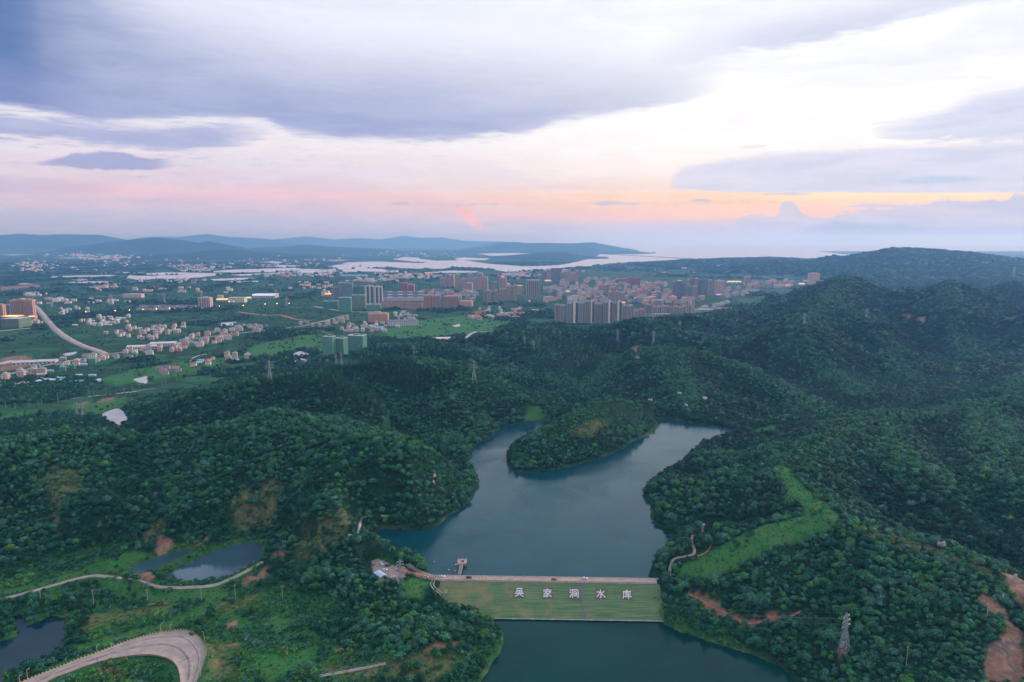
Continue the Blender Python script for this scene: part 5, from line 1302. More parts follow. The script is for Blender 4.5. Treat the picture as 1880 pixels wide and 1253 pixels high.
def build_dam():
    Lc = (dB - dA).length
    dam = empty("dam", (dA.x, dA.y, 0), 0, "earth dam with a mown grass face between the reservoir and the lower pond", "dam")
    O = Vector((dA.x, dA.y, 0)); R = lambda v: tuple(Vector(v) - O)
    uk, vk = face_px(826, 1112); ut, vt = face_px(902, 1136.5)
    # grass face as a fine sheet
    V, F = [], []; nv = 26; nu = 70
    for j in range(nv + 1):
        v = 2.0 + (dRun - 2.0) * j / nv
        lo = -3.5 if v < 4 else (-3.5 + (uk + 3.5) * (v - 4) / (vk - 4) if v < vk else uk + (ut - uk) * (v - vk) / max(1e-6, dRun - vk))
        for i in range(nu + 1):
            u = lo + (Lc + 3 - lo) * i / nu
            V.append(R(face(u, v, 0.12 * (vnoise(np.array(u / 1.5), np.array(v / 0.8), 3) - 0.5))))
    for j in range(nv):
        for i in range(nu):
            a = j * (nu + 1) + i; F.append((a, a + nu + 1, a + nu + 2, a + 1))
    mesh_obj("grass_face", np_mesh("grass_face", np.array(V), F, True, [M_mown]), dam)
    def slab(name, u0, u1, v0, v1, z0, z1, m, zt=None):
        P = [dA + dU * u + dN * v for u, v in ((u0, v0), (u1, v0), (u1, v1), (u0, v1))]
        zt = zt or (z1, z1, z1, z1)
        b = MB().add([R((p.x, p.y, z0)) for p in P] + [R((p.x, p.y, z)) for p, z in zip(P, zt)], [(0, 1, 2, 3), (7, 6, 5, 4), (4, 5, 1, 0), (5, 6, 2, 1), (6, 7, 3, 2), (7, 4, 0, 3)])
        return b.obj(name, m, dam)
    slab("crest_road", -6, Lc + 1, -3.4, 2.1, -1.4, 0.0, M_pink)
    slab("kerb", -6, Lc + 1, 2.1, 2.5, -1.4, 0.22, M_pale)
    slab("upstream_kerb", -4, Lc + 3, -3.9, -3.4, -1.4, 0.35, M_pale)
    slab("stone_pitching", -3, Lc + 2, -9.6, -3.9, -4.5, 0.0, M_stone, zt=(-2.9, -2.9, 0.0, 0.0))
    s = dDrop / dRun
    tk = MB()
    nseg = 44
    for k in range(nseg):
        u0 = ut + 1 + (Lc - ut) * k / nseg; u1 = ut + 1 + (Lc - ut) * (k + 0.94) / nseg
        if 16 < k < 18 and False: continue
        a, b_ = face(u0, dRun - 0.2, 0.25), face(u1, dRun - 0.2, 0.25)
        tk.bar(R(a), R(b_), 0.55 + 0.25 * ((k * 7) % 5 == 0))
    tag(tk.obj("toe_kerb", M_pale, dam), kind='stuff')
    # steps down the face
    ua, _ = face_px(1068.5, 1075); ub, _ = face_px(1073.5, 1136)
    st = MB(); n = 36
    for k in range(n):
        v0 = 2.6 + (dRun - 2.8) * k / n; v1 = 2.6 + (dRun - 2.8) * (k + 1) / n; u = ua + (ub - ua) * k / n
        z = face(u, v0).z + 0.16
        P = [dA + dU * (u + a) + dN * v for a, v in ((-0.95, v0), (0.95, v0), (0.95, v1), (-0.95, v1))]
        st.add([R((p.x, p.y, z - 0.9)) for p in P] + [R((p.x, p.y, z)) for p in P], [(0, 1, 2, 3), (7, 6, 5, 4), (4, 5, 1, 0), (5, 6, 2, 1), (6, 7, 3, 2), (7, 4, 0, 3)])
    tag(st.obj("steps", mat("grey_steps", (0.24, 0.22, 0.22), 0.9, 0.15), dam), kind='stuff')
    return dam
build_dam()
# the five large characters: strokes on a unit square, x to the right, y down
STROKES = [
    ("mouth above sky, leftmost", [[(.22, .04), (.22, .30)], [(.22, .04), (.78, .04), (.78, .30)], [(.22, .30), (.78, .30)], [(.12, .46), (.88, .46)], [(.04, .64), (.96, .64)], [(.50, .46), (.48, .66), (.36, .82), (.06, .97)], [(.52, .66), (.68, .84), (.94, .97)]]),
    ("roofed one, second from left", [[(.48, .00), (.54, .09)], [(.10, .14), (.08, .27)], [(.10, .14), (.92, .14), (.88, .26)], [(.22, .32), (.80, .32)], [(.50, .32), (.34, .46), (.12, .56)], [(.36, .46), (.54, .62), (.56, .84), (.44, .98), (.36, .92)], [(.48, .56), (.28, .70), (.08, .78)], [(.54, .68), (.32, .86), (.06, .95)], [(.86, .42), (.70, .52), (.60, .56)], [(.58, .54), (.72, .76), (.94, .90)]]),
    ("gate with three drops, third", [[(.06, .06), (.18, .16)], [(.02, .34), (.15, .42)], [(.03, .94), (.18, .62)], [(.32, .02), (.40, .12)], [(.30, .20), (.30, .98)], [(.48, .08), (.94, .08), (.94, .92), (.84, .96)], [(.48, .30), (.48, .78)], [(.48, .30), (.76, .30), (.76, .78)], [(.48, .54), (.76, .54)], [(.48, .78), (.76, .78)]]),
    ("four-stroke hooked one, fourth", [[(.50, .02), (.50, .92), (.38, .90)], [(.08, .28), (.38, .28), (.30, .54), (.06, .82)], [(.88, .18), (.74, .32), (.56, .42)], [(.52, .36), (.66, .62), (.94, .86)]]),
    ("lean-to roofed one, rightmost", [[(.48, .00), (.56, .08)], [(.14, .14), (.96, .14)], [(.14, .14), (.14, .55), (.02, .96)], [(.28, .32), (.90, .32)], [(.50, .20), (.34, .54), (.88, .54)], [(.20, .74), (.98, .74)], [(.62, .44), (.62, .99)]]),
]
M_pad = mat("dark_pad", (0.16, 0.12, 0.115), 0.9, 0.2, 0.8)
for (what, strokes), cx, cy in zip(STROKES, (953.5, 1005, 1054, 1103, 1151), (1088.5, 1090, 1090.5, 1091.5, 1092.5)):
    u0, v0 = face_px(cx, cy)
    q = empty("character_panel", face(u0, v0, 0.1), 0, "white Chinese character on the dam face: " + what, "character", "white characters set into the dam face")
    O = face(u0, v0, 0.1); S = 6.8; sv = 1.0
    def on(a, b, up):                                           # unit square to the slope; slope metres run with v
        return face(u0 + (a - 0.5) * S, v0 + (b - 0.5) * S * 0.92, up) - O
    pm = MB(); c8 = [on(a, b, h) for h in (0.0, 0.28) for a, b in ((-.10, 1.08), (1.10, 1.08), (1.10, -.08), (-.10, -.08))]
    pm.add(c8, [(3, 2, 1, 0), (4, 5, 6, 7), (0, 1, 5, 4), (1, 2, 6, 5), (2, 3, 7, 6), (3, 0, 4, 7)]); pm.obj("pad", M_pad, q)
    for ln in strokes:
        sb = MB(); hw = 0.047
        for (a, b), (c, d) in zip(ln[:-1], ln[1:]):
            dx, dy = c - a, d - b; L = math.hypot(dx, dy); dx, dy = dx / L, dy / L
            a2, b2, c2, d2 = a - dx * hw * .8, b - dy * hw * .8, c + dx * hw * .8, d + dy * hw * .8
            cs = [(a2 - dy * hw, b2 + dx * hw), (c2 - dy * hw, d2 + dx * hw), (c2 + dy * hw, d2 - dx * hw), (a2 + dy * hw, b2 - dx * hw)]
            sb.add([on(p[0], p[1], h) for h in (0.26, 0.62) for p in cs], [(3, 2, 1, 0), (4, 5, 6, 7), (0, 1, 5, 4), (1, 2, 6, 5), (2, 3, 7, 6), (3, 0, 4, 7)])
        sb.obj("stroke", M_white, q)
# drain beside the face, ring and slab
def channel(name, pts, z_of, label, w=1.6):
    P = np.array([(*at_z(*p, z), z) for p, z in zip(pts, z_of)])
    P = smooth_line(P, 5); P[:, 2] = np.maximum(P[:, 2], height(P[:, 0], P[:, 1]) + 0.3)
    o = Vector(P[0]); e = empty(name, o, 0, label, "drain")
    t_ = np.gradient(P[:, :2], axis=0); t_ /= np.linalg.norm(t_, axis=1)[:, None]; nr = np.stack([-t_[:, 1], t_[:, 0]], 1)
    def strip(a, b, z0, z1, m, nm):
        V = []; n = len(P)
        for off, zz in ((a, z0), (b, z0), (b, z1), (a, z1)): V.append(np.c_[P[:, :2] + nr * off, P[:, 2] + zz] - np.array(o))
        V = np.vstack(V); i = np.arange(n - 1); F = np.vstack([np.stack([(k % 4) * n + i, (k % 4) * n + i + 1, ((k + 1) % 4) * n + i + 1, ((k + 1) % 4) * n + i], 1) for k in range(4)])
        mesh_obj(nm, np_mesh(nm, V, F, False, [m]), e)
    strip(-w / 2 - 0.4, -w / 2, -0.6, 0.55, M_pale, "side_wall"); strip(w / 2, w / 2 + 0.4, -0.6, 0.55, M_pale, "side_wall"); strip(-w / 2, w / 2, -0.6, 0.05, M_dark, "channel_bed")
    return e
channel("drain", [(796, 1066), (793, 1080), (794, 1092), (802, 1104), (812, 1113)], [-0.5, -3.6, -6.4, -9.2, -11.2], "dark open drain running down the left edge of the grass dam face")
channel("drain", [(588, 1243), (625, 1236), (660, 1229), (708, 1220)], [-11.6, -11.4, -11.2, -11.0], "long straight concrete drain among scrub at the bottom of the picture", 1.0)
channel("drain", [(852, 1164), (862, 1174), (874, 1184)], [-13.8, -14.8, -15.8], "short concrete chute running down to the lower pond", 1.4)
def ring():
    u, v = face_px(818, 1086.3); b = MB(); n = 18; ro, ri, h = 1.35, 0.65, 0.4
    P = lambda r, k, z: tuple(face(u + r * math.cos(6.2832 * k / n), v + r * math.sin(6.2832 * k / n), z) - face(u, v))
    V = [P(r, k, z) for r, z in ((ro, 0), (ro, h), (ri, h), (ri, 0)) for k in range(n)]
    b.add(V, [(a * n + k, a * n + (k + 1) % n, ((a + 1) % 4) * n + (k + 1) % n, ((a + 1) % 4) * n + k) for a in range(4) for k in range(n)])
    tag(b.obj("concrete_ring", M_pale, None, face(u, v)), "white concrete ring lying on the left end of the grass dam face", "ring")
    u, v = face_px(802, 1089.4); O = face(u, v)
    c = [tuple(face(u + a, v + b_, z) - O) for z in (0, 0.4) for a, b_ in ((-1.5, 0.9), (1.5, 0.7), (1.6, -0.6), (-1.2, -0.8))]
    tag(MB().add(c, [(3, 2, 1, 0), (4, 5, 6, 7), (0, 1, 5, 4), (1, 2, 6, 5), (2, 3, 7, 6), (3, 0, 4, 7)]).obj("slab", mat("grey_slab", (0.30, 0.36, 0.36), 0.8), None, O), "grey green slab lying beside the drain on the dam face", "slab")
ring()
# intake tower and its footbridge
def pier():
    x, y = at_z(848.5, 1031.5, 0.6); c = Vector((x, y, 0))
    a = Vector((*at_z(844.5, 1053, 0.4), 0))
    e = empty("intake_tower", (x, y, RES_Z), 0, "concrete intake tower with railings standing in the reservoir at the end of a footbridge", "intake tower")
    z0 = -RES_Z
    MB().box(-3.6, 3.6, -3.2, 3.6, z0 + 0.3, z0 + 0.75).obj("deck", M_pale, e)
    for sx in (-2.6, 2.6):
        for sy in (-2.4, 2.6): MB().bar((sx, sy, -6), (sx, sy, z0 + 0.3), 0.7).obj("column", M_pale, e)
    for p, q in (((-3.5, -3.1), (-3.5, 3.5)), ((-3.5, 3.5), (3.5, 3.5)), ((3.5, 3.5), (3.5, -3.1))):
        r_ = MB()
        for hh in (0.5, 1.0): r_.bar((*p, z0 + 0.75 + hh), (*q, z0 + 0.75 + hh), 0.12)
        for k in range(5): r_.bar((p[0] + (q[0] - p[0]) * k / 4, p[1] + (q[1] - p[1]) * k / 4, z0 + 0.75), (p[0] + (q[0] - p[0]) * k / 4, p[1] + (q[1] - p[1]) * k / 4, z0 + 1.8), 0.12)
        r_.obj("railing", M_pale, e)
    b = MB().box(-1.2, 1.4, -0.6, 1.4, z0 + 0.75, z0 + 2.0); b.obj("hoist_base", M_pale, e)
    MB().box(0.1, 1.5, -1.6, -0.7, z0 + 0.75, z0 + 2.7).obj("hoist", M_red, e)
    d = Vector((a.x - x, a.y - y, 0)); L = d.length; d.normalize(); n = Vector((-d.y, d.x, 0))
    f = empty("footbridge", (x, y, RES_Z), 0, "narrow concrete footbridge from the dam crest to the intake tower", "footbridge")
    s, t2 = d * 3.3, d * (L + 2.0)
    b = MB(); zb = z0 + 0.2
    V = [s + n * 1.2, t2 + n * 1.2, t2 - n * 1.2, s - n * 1.2]
    b.add([(v.x, v.y, zb) for v in V] + [(v.x, v.y, zb + 0.4) for v in V], [(0, 1, 2, 3), (7, 6, 5, 4), (4, 5, 1, 0), (5, 6, 2, 1), (6, 7, 3, 2), (7, 4, 0, 3)]); b.obj("deck", M_stone, f)
    for sg in (1, -1):
        r_ = MB()
        p, q = s + n * 1.15 * sg, t2 + n * 1.15 * sg
        r_.bar((p.x, p.y, zb + 1.4), (q.x, q.y, zb + 1.4), 0.14); r_.bar((p.x, p.y, zb + 0.9), (q.x, q.y, zb + 0.9), 0.1)
        for k in range(9):
            w = p.lerp(q, k / 8); r_.bar((w.x, w.y, zb + 0.4), (w.x, w.y, zb + 1.45), 0.12)
        r_.obj("railing", M_pale, f)
    for k in (0.35, 0.7):
        w = s.lerp(t2, k); MB().bar((w.x, w.y, -6), (w.x, w.y, zb), 0.8).obj("column", M_pale, f)
pier()

# ------------------------------------------------------------------ cars
def car_paint(name, c): return mat(name, c, 0.3, 0.03, 0.8, spec=0.6)
PAINT = {'white': car_paint("white_car_paint", (0.80, 0.80, 0.80)), 'black': car_paint("black_car_paint", (0.02, 0.02, 0.024)), 'red': car_paint("red_car_paint", (0.38, 0.03, 0.035)), 'silver': car_paint("silver_car_paint", (0.45, 0.46, 0.48)), 'brown': car_paint("rust_car_paint", (0.35, 0.10, 0.06))}
M_lampw = mat("lamp_lens", (0.8, 0.8, 0.75), 0.2); M_lampr = mat("tail_lens", (0.4, 0.02, 0.02), 0.3)
def car_parts(suv):
    """meshes of one car, nose towards +x, wheels on z = 0"""
    h = 0.12 if suv else 0.0
    prof = [(-2.25, 0.35), (2.25, 0.35), (2.32, 0.62 + h), (2.1, 0.80 + h), (1.15, 0.95 + h), (-1.9, 1.0 + h), (-2.28, 0.90 + h), (-2.32, 0.55)]
    def loft(pr, w0, w1=None):
        n = len(pr); V = []
        for sgn in (-1, 1):
            for x, z in pr:
                k = (z - pr[0][1]) / max(1e-6, max(p[1] for p in pr) - pr[0][1]); w = w0 if w1 is None else w0 + (w1 - w0) * k
                V.append((x, sgn * w, z))
        F = [tuple(range(n)), tuple(range(2 * n - 1, n - 1, -1))] + [(k, n + k, n + (k + 1) % n, (k + 1) % n) for k in range(n)]
        return V, F
    body = MB().add(*loft(prof, 0.90, 0.84))
    body.add(*loft([(-1.35 if not suv else -1.75, 1.42 + h * 1.5), (0.25, 1.42 + h * 1.5), (0.05, 1.50 + h * 1.5), (-1.15 if not suv else -1.6, 1.50 + h * 1.5)], 0.64))
    glass = MB().add(*loft([(-1.95 if not suv else -2.1, 0.98 + h), (1.05, 0.96 + h), (0.25, 1.43 + h * 1.5), (-1.35 if not suv else -1.75, 1.43 + h * 1.5)], 0.80, 0.64))
    wheel = MB()
    n = 10
    V = [(0.33 * math.cos(6.2832 * k / n), s, 0.33 * math.sin(6.2832 * k / n)) for s in (-0.11, 0.11) for k in range(n)]
    wheel.add(V, [(k, (k + 1) % n, n + (k + 1) % n, n + k) for k in range(n)] + [tuple(range(n - 1, -1, -1)), tuple(range(n, 2 * n))])
    head = MB().box(2.22, 2.33, -0.16, 0.16, 0.58 + h, 0.74 + h); tail = MB().box(-2.34, -2.22, -0.14, 0.14, 0.62 + h, 0.82 + h)
    hub = MB().add([(0.19 * math.cos(6.2832 * k / 8), s, 0.19 * math.sin(6.2832 * k / 8)) for s in (-0.115, 0.115) for k in range(8)], [(k, (k + 1) % 8, 8 + (k + 1) % 8, 8 + k) for k in range(8)] + [tuple(range(7, -1, -1)), tuple(range(8, 16))])
    return {'hub': hub.mesh("hubcap", M_steel), 'glass': glass.mesh("window", M_glass), 'wheel': wheel.mesh("wheel", M_dark), 'head': head.mesh("headlight", M_lampw), 'tail': tail.mesh("tail_light", M_lampr), 'bodies': {k: body.mesh("body", m) for k, m in PAINT.items()}}
CARS = {False: car_parts(False), True: car_parts(True)}
def car(color, loc, rz, label, group=None, suv=False, tilt=(0, 0)):
    P = CARS[suv]
    e = empty("car", loc, rz, label, "car", group); e.rotation_euler = (tilt[0], tilt[1], rz)
    mesh_obj("body", P['bodies'][color], e); mesh_obj("window", P['glass'], e)
    for sx in (-1.4, 1.42):
        for sy in (-0.82, 0.82): mesh_obj("hubcap", P['hub'], mesh_obj("wheel", P['wheel'], e, (sx, sy, 0.33)), (0, 0.005 if sy > 0 else -0.005, 0))
    for sy in (-0.6, 0.6): mesh_obj("headlight", P['head'], e, (0, sy, 0)); mesh_obj("tail_light", P['tail'], e, (0, sy, 0))
    return e
ca = math.atan2(dU.y, dU.x)
def crest(px, py): 
    x, y = at_z(px, py, 0.6); return (x, y, 0.0)
car('white', crest(1073.5, 1062), ca, "white car on the dam crest road just right of the steps")
car('red', crest(1017.5, 1064), ca + 0.05, "red car on the dam crest road above the second character")
car('black', crest(861, 1060.5), ca, "black car on the dam crest road near the intake footbridge", suv=True)
car('white', crest(812, 1058.5), ca + 0.1, "white car at the left end of the dam crest road")
def onland(px, py, z):
    x, y = at_z(px, py, z + 0.6); return (x, y, float(height(np.array([x]), np.array([y]))[0]) + 0.42)
car('black', onland(757, 1046.5, 0.8), -0.6, "black estate car coming down the ramp beside the reservoir trees", suv=True)
car('black', onland(748, 1041.5, 1.0), -0.7, "small dark car at the top of the ramp under trees")
car('brown', onland(685, 1037.5, 2.2), 1.3, "rust red car at the left side of the gravel yard")
car('white', onland(700, 1035.0, 2.2), -0.9, "white car at the back of the gravel yard, nose to the trees")
car('black', onland(712, 1038.5, 2.2), 0.2, "dark car half under trees at the right back of the gravel yard")
car('white', onland(706, 1046.5, 2.2), 0.3, "white car in the middle of the gravel yard")
car('silver', crest(782, 1059.5), ca, "silver car where the yard road meets the dam crest")
car('black', (*at_z(351, 1163.5, HZ + 0.6), HZ), 2.5, "black car parked at the outer edge of the concrete hairpin")
for k, (px, py) in enumerate([(165, 729), (171, 728.4), (178, 727.6), (216, 724), (221, 723.5), (226, 722.6), (231, 722), (236, 721.4), (242, 720.8), (247, 720)]):
    x, y, z = hit([px], [py])[0]
    car('white', (x, y, z + 0.35), 0.25 + 0.1 * (k % 3), f"white car parked along the farm lane above the small lake, {ORD[k]} from the left", "white cars along the farm lane", suv=k % 3 == 0)
for k, (px, py, c) in enumerate([(71, 565, 'white'), (80, 578, 'white'), (85, 584, 'white'), (87, 588, 'red'), (91, 588, 'silver'), (111, 606, 'white'), (104, 607, 'black'), (128, 622, 'red'), (150, 633, 'black')]):
    x, y = at_z(px, py, -23.5)
    car(c, (x, y, -24.0), -1.2, f"{c} car on the wide concrete highway at left, " + ["farthest up", "past the crossing", "at the crossing, foremost", "at the crossing, left lane", "at the crossing, right lane", "half way down the slope", "in the left lane half way down", "near its lower bend", "nearest the village"][k], "cars on the highway")

# ------------------------------------------------------------------ people (one continuous skinned figure)
def person_mesh(name, cloth, pose=0):
    J = {'pelvis': (0, 0, .95), 'chest': (0, 0.02, 1.30), 'neck': (0, 0.02, 1.50), 'head': (0, 0.03, 1.60), 'crown': (0, 0.03, 1.74)}
    st = 0.16 if pose else 0.03
    for s, sg in (('l', 1), ('r', -1)):
        J.update({s + 'sh': (0.19 * sg, 0.0, 1.43), s + 'el': (0.26 * sg, 0.03 - st * sg * .5, 1.16), s + 'ha': (0.26 * sg, 0.12 - st * sg, 0.90), s + 'hi': (0.10 * sg, 0, .90), s + 'kn': (0.11 * sg, 0.03 + st * sg, .50), s + 'an': (0.12 * sg, -0.02 + st * sg * 1.3, .08), s + 'to': (0.13 * sg, 0.16 + st * sg * 1.3, .03)})
    names = list(J); E = [('pelvis', 'chest'), ('chest', 'neck'), ('neck', 'head'), ('head', 'crown')]
    for s in 'lr': E += [('chest', s + 'sh'), (s + 'sh', s + 'el'), (s + 'el', s + 'ha'), ('pelvis', s + 'hi'), (s + 'hi', s + 'kn'), (s + 'kn', s + 'an'), (s + 'an', s + 'to')]
    Rr = {'pelvis': .15, 'chest': .17, 'neck': .065, 'head': .10, 'crown': .08, 'sh': .075, 'el': .055, 'ha': .04, 'hi': .10, 'kn': .07, 'an': .05, 'to': .04}
    me = bpy.data.meshes.new(name); me.from_pydata([J[n] for n in names], [(names.index(a), names.index(b)) for a, b in E], [])
    ob = bpy.data.objects.new(name, me); COL.objects.link(ob)
    ob.modifiers.new('skin', 'SKIN'); me.skin_vertices or None
    if not me.skin_vertices:
        bm = bmesh.new(); bm.from_mesh(me); bm.verts.layers.skin.verify(); bm.to_mesh(me); bm.free()
    for n, sv in zip(names, me.skin_vertices[0].data):
        r = Rr.get(n, Rr.get(n[1:], .06)); sv.radius = (r, r); sv.use_root = n == 'pelvis'
    s = ob.modifiers.new('sub', 'SUBSURF'); s.levels = 1; s.render_levels = 1
    dg = bpy.context.evaluated_depsgraph_get(); dg.update()
    out = bpy.data.meshes.new_from_object(ob.evaluated_get(dg)); out.name = name
    bpy.data.objects.remove(ob); bpy.data.meshes.remove(me)
    out.materials.clear(); out.materials.append(cloth[0]); out.materials.append(cloth[1]); out.materials.append(M_skin); out.materials.append(M_black)
    for p in out.polygons:
        z = p.center.z
        p.material_index = 3 if z > 1.66 else 2 if z > 1.48 or (0.86 < z < 1.0 and abs(p.center.x) > 0.22) else 0 if z > 0.95 else 1
    return out
CL = {k: mat(k + "_cloth", c, 0.9, 0.1, 4) for k, c in (("dark", (0.03, 0.03, 0.045)), ("white", (0.7, 0.7, 0.7)), ("red", (0.45, 0.06, 0.06)), ("blue", (0.08, 0.14, 0.3)))}
FOLK = {k: person_mesh("person", (CL[k], CL['dark' if k != 'dark' else 'blue']), i % 2) for i, k in enumerate(CL)}
for k, (px, py, c, what) in enumerate([(774, 1059, 'dark', "at the yard end of the crest road"), (803, 1059, 'dark', "beside the white car at the left end of the dam"), (806, 1059.5, 'red', "beside the white car at the left end of the dam"), (830, 1062, 'dark', "alone on the crest road left of the footbridge"), (797, 1054.5, 'blue', "by the water at the left end of the dam"), (801, 1054.5, 'dark', "by the water at the left end of the dam"),
                                (880, 1062.5, 'dark', "on the crest road right of the black car"), (893, 1062.5, 'dark', "on the crest road short of the first character"), (936, 1063.5, 'dark', "on the crest road above the first character"), (958, 1063.5, 'blue', "on the crest road just past the first character"), (947, 1058, 'dark', "on the upstream edge above the first character"), (963, 1058, 'white', "on the upstream edge just past the first character")]):
    x, y = at_z(px, py, 0.8)
    tag(mesh_obj("person", FOLK[c], None, (x, y, 0.005), 1.3 * k), f"person in {c} clothes standing {what}", "person", "people on the dam")
for k, (px, py, c) in enumerate([(332, 1077.5, 'white'), (334.5, 1077, 'dark'), (329, 1072, 'blue')]):
    x, y, z = hit([px], [py])[0]
    tag(mesh_obj("person", FOLK[c], None, (x, y, z + 0.36 if k < 2 else z), 0.7 * k), f"person in {c} clothes on the concrete lane below the long pond" if k < 2 else "person in blue clothes fishing at the edge of the long pond", "person")
# floats and a dinghy on the reservoir
for k, (px, py, c) in enumerate([(812, 1040.5, 'red'), (824, 1047, 'white'), (763, 1012.5, 'red'), (797, 1032.5, 'yellow'), (835, 1049, 'yellow')]):
    x, y = at_z(px, py, RES_Z)
    b = bmesh.new(); bmesh.ops.create_uvsphere(b, u_segments=10, v_segments=6, radius=0.6); me = bpy.data.meshes.new("swim_float"); b.to_mesh(me); b.free()
    me.materials.append({'red': M_red, 'white': M_white, 'yellow': M_yellow}[c])
    tag(mesh_obj("swim_float", me, None, (x, y, RES_Z + 0.2)), f"{c} swimming float on the reservoir, " + ["left of the intake tower", "close to the dam by the tower", "off the bank trees", "off the last bank tree", "beside the footbridge"][k], "float", "floats on the reservoir")
def dinghy():
    x, y = at_z(839, 1037.5, RES_Z); b = MB(); n = 8
    out = [(2.0 * math.cos(a) + (0.5 if math.cos(a) > 0 else 0), 0.75 * math.sin(a)) for a in [6.2832 * k / n for k in range(n)]]
    V = [(p[0], p[1], 0.55) for p in out] + [(p[0] * .8, p[1] * .7, -0.2) for p in out] + [(p[0] * .85, p[1] * .8, 0.55) for p in out] + [(p[0] * .7, p[1] * .6, 0.05) for p in out]
    F = [(k, n + k, n + (k + 1) % n, (k + 1) % n) for k in range(n)] + [(k, (k + 1) % n, 2 * n + (k + 1) % n, 2 * n + k) for k in range(n)] + [(2 * n + k, 2 * n + (k + 1) % n, 3 * n + (k + 1) % n, 3 * n + k) for k in range(n)] + [tuple(range(2 * n - 1, n - 1, -1)), tuple(range(3 * n, 4 * n))]
    b.add(V, F); e = empty("dinghy", (x, y, RES_Z), 0.4, "small white dinghy moored left of the intake tower", "boat")
    b.obj("hull", M_white, e); MB().box(-0.2, 0.15, -0.55, 0.55, 0.32, 0.4).obj("bench", M_conc, e)
dinghy()
# yard clutter: sheet-roofed shed and rubble
def shed():
    x, y = at_z(698, 1056, 3.5); z = float(height(np.array([x]), np.array([y]))[0])
    e = empty("shed", (x, y, z), -0.85, "shed with a blue and white sheet roof beside the gravel yard", "shed")
    MB().box(-4.5, 4.5, -2.6, 2.6, -0.4, 2.3).obj("wall", M_pale, e)
    MB().gable(-4.5, 4.5, -2.6, 2.6, 2.3, 1.0, 0.5).obj("roof", mat("pale_blue_sheet", (0.45, 0.55, 0.70), 0.5, 0.1, 0.5), e)
    MB().box(-1.2, 1.2, -3.2, -2.605, 0.0, 2.0).obj("door", M_blue, e)
    for k, (px, py) in enumerate([(694, 1066), (699, 1064), (703, 1067), (713, 1064), (718, 1062), (722, 1060), (731, 1068), (738, 1069), (725, 1066)]):
        x, y = at_z(px, py, 2.0); z = float(height(np.array([x]), np.array([y]))[0]); b = MB(); r = random.Random(k)
        for q in range(5):
            a, c = r.uniform(-1.2, 1.2), r.uniform(-1, 1); b.box(a - r.uniform(.3, .8), a + r.uniform(.3, .8), c - .4, c + .5, -0.2, r.uniform(0.5, 1.3))
        tag(b.obj("rubble_heap", M_pale, None, (x, y, z + 0.2), r.random() * 3), f"pale heap of rubble at the gravel yard edge, {ORD[k]} from the shed", "rubble", "rubble heaps by the yard")
shed()

# ------------------------------------------------------------------ pylons, poles, lamps
def pylon(loc, h, rz, label, group, thick=0.26, w=None, cat='pylon'):
    w = w or h * 0.21
    e = empty("pylon", loc, rz, label, cat, group)
    lv = [(0, w / 2), (0.30 * h, w * 0.30), (0.58 * h, w * 0.14), (0.97 * h, w * 0.09)]
    def half(z):
        for (a, p), (b, q) in zip(lv[:-1], lv[1:]):
            if z <= b: return p + (q - p) * (z - a) / (b - a)
        return lv[-1][1]
    for sx, sy in ((1, 1), (1, -1), (-1, 1), (-1, -1)):
        b = MB()
        for (a, p), (c, q) in zip(lv[:-1], lv[1:]): b.bar((sx * p, sy * p, a - (1.5 if a == 0 else 0)), (sx * q, sy * q, c), thick)
        b.obj("leg", M_steel, e)
    br = MB(); zs = [0, .15, .30, .40, .49, .58, .65, .72, .79, .86, .93]
    for a, c in zip(zs[:-1], zs[1:]):
        p, q = half(a * h), half(c * h)
        for k in range(4):
            s = [(1, 1), (-1, 1), (-1, -1), (1, -1)]; u, v = s[k], s[(k + 1) % 4]
            br.bar((u[0] * p, u[1] * p, a * h), (v[0] * q, v[1] * q, c * h), thick * .6); br.bar((v[0] * p, v[1] * p, a * h), (u[0] * q, u[1] * q, c * h), thick * .6); br.bar((u[0] * q, u[1] * q, c * h), (v[0] * q, v[1] * q, c * h), thick * .6)
    tag(br.obj("lattice", M_steel, e), kind='stuff')
    for f, L in ((.66, .17), (.78, .15), (.90, .12)):
        b = MB(); z = f * h; p = half(z)
        for s in (1, -1):
            for sy in (1, -1): b.bar((s * p, sy * p, z - .015 * h), (s * L * h, 0, z), thick * .7); b.bar((s * p, sy * p, z + .03 * h), (s * L * h, 0, z), thick * .7)
        ca_ = b.obj("crossarm", M_steel, e)
        for s in (1, -1): MB().bar((s * L * h, 0, z), (s * L * h, 0, z - .045 * h), thick * .9).obj("insulator", M_white, ca_)
    MB().bar((0, 0, .96 * h), (0, 0, 1.04 * h), thick, w2=thick * .4).obj("peak", M_steel, e)
    return e
def pylon_px(px, base, top, label, group, z=None, rz=0.2, thick=0.26):
    x, y, zz = hit([px], [base])[0]
    if z is not None: x, y = at_z(px, base, z); zz = z
    dist = math.hypot(y, CAM_Z - zz); h = (base - top) / FPX * dist * 1.08
    return pylon((x, y, zz - 0.3), h, rz, label, group, max(thick, 0.00026 * y))
PG = "lattice pylons of the power lines"
near_pylons = [pylon_px(1549.5, 1196, 1130, "lattice pylon standing in the trees at the lower right", PG, rz=0.6, thick=0.22),
    pylon_px(735, 1072, 1030, "lattice pylon on the edge of the gravel yard left of the dam", PG, rz=0.4, thick=0.22)]
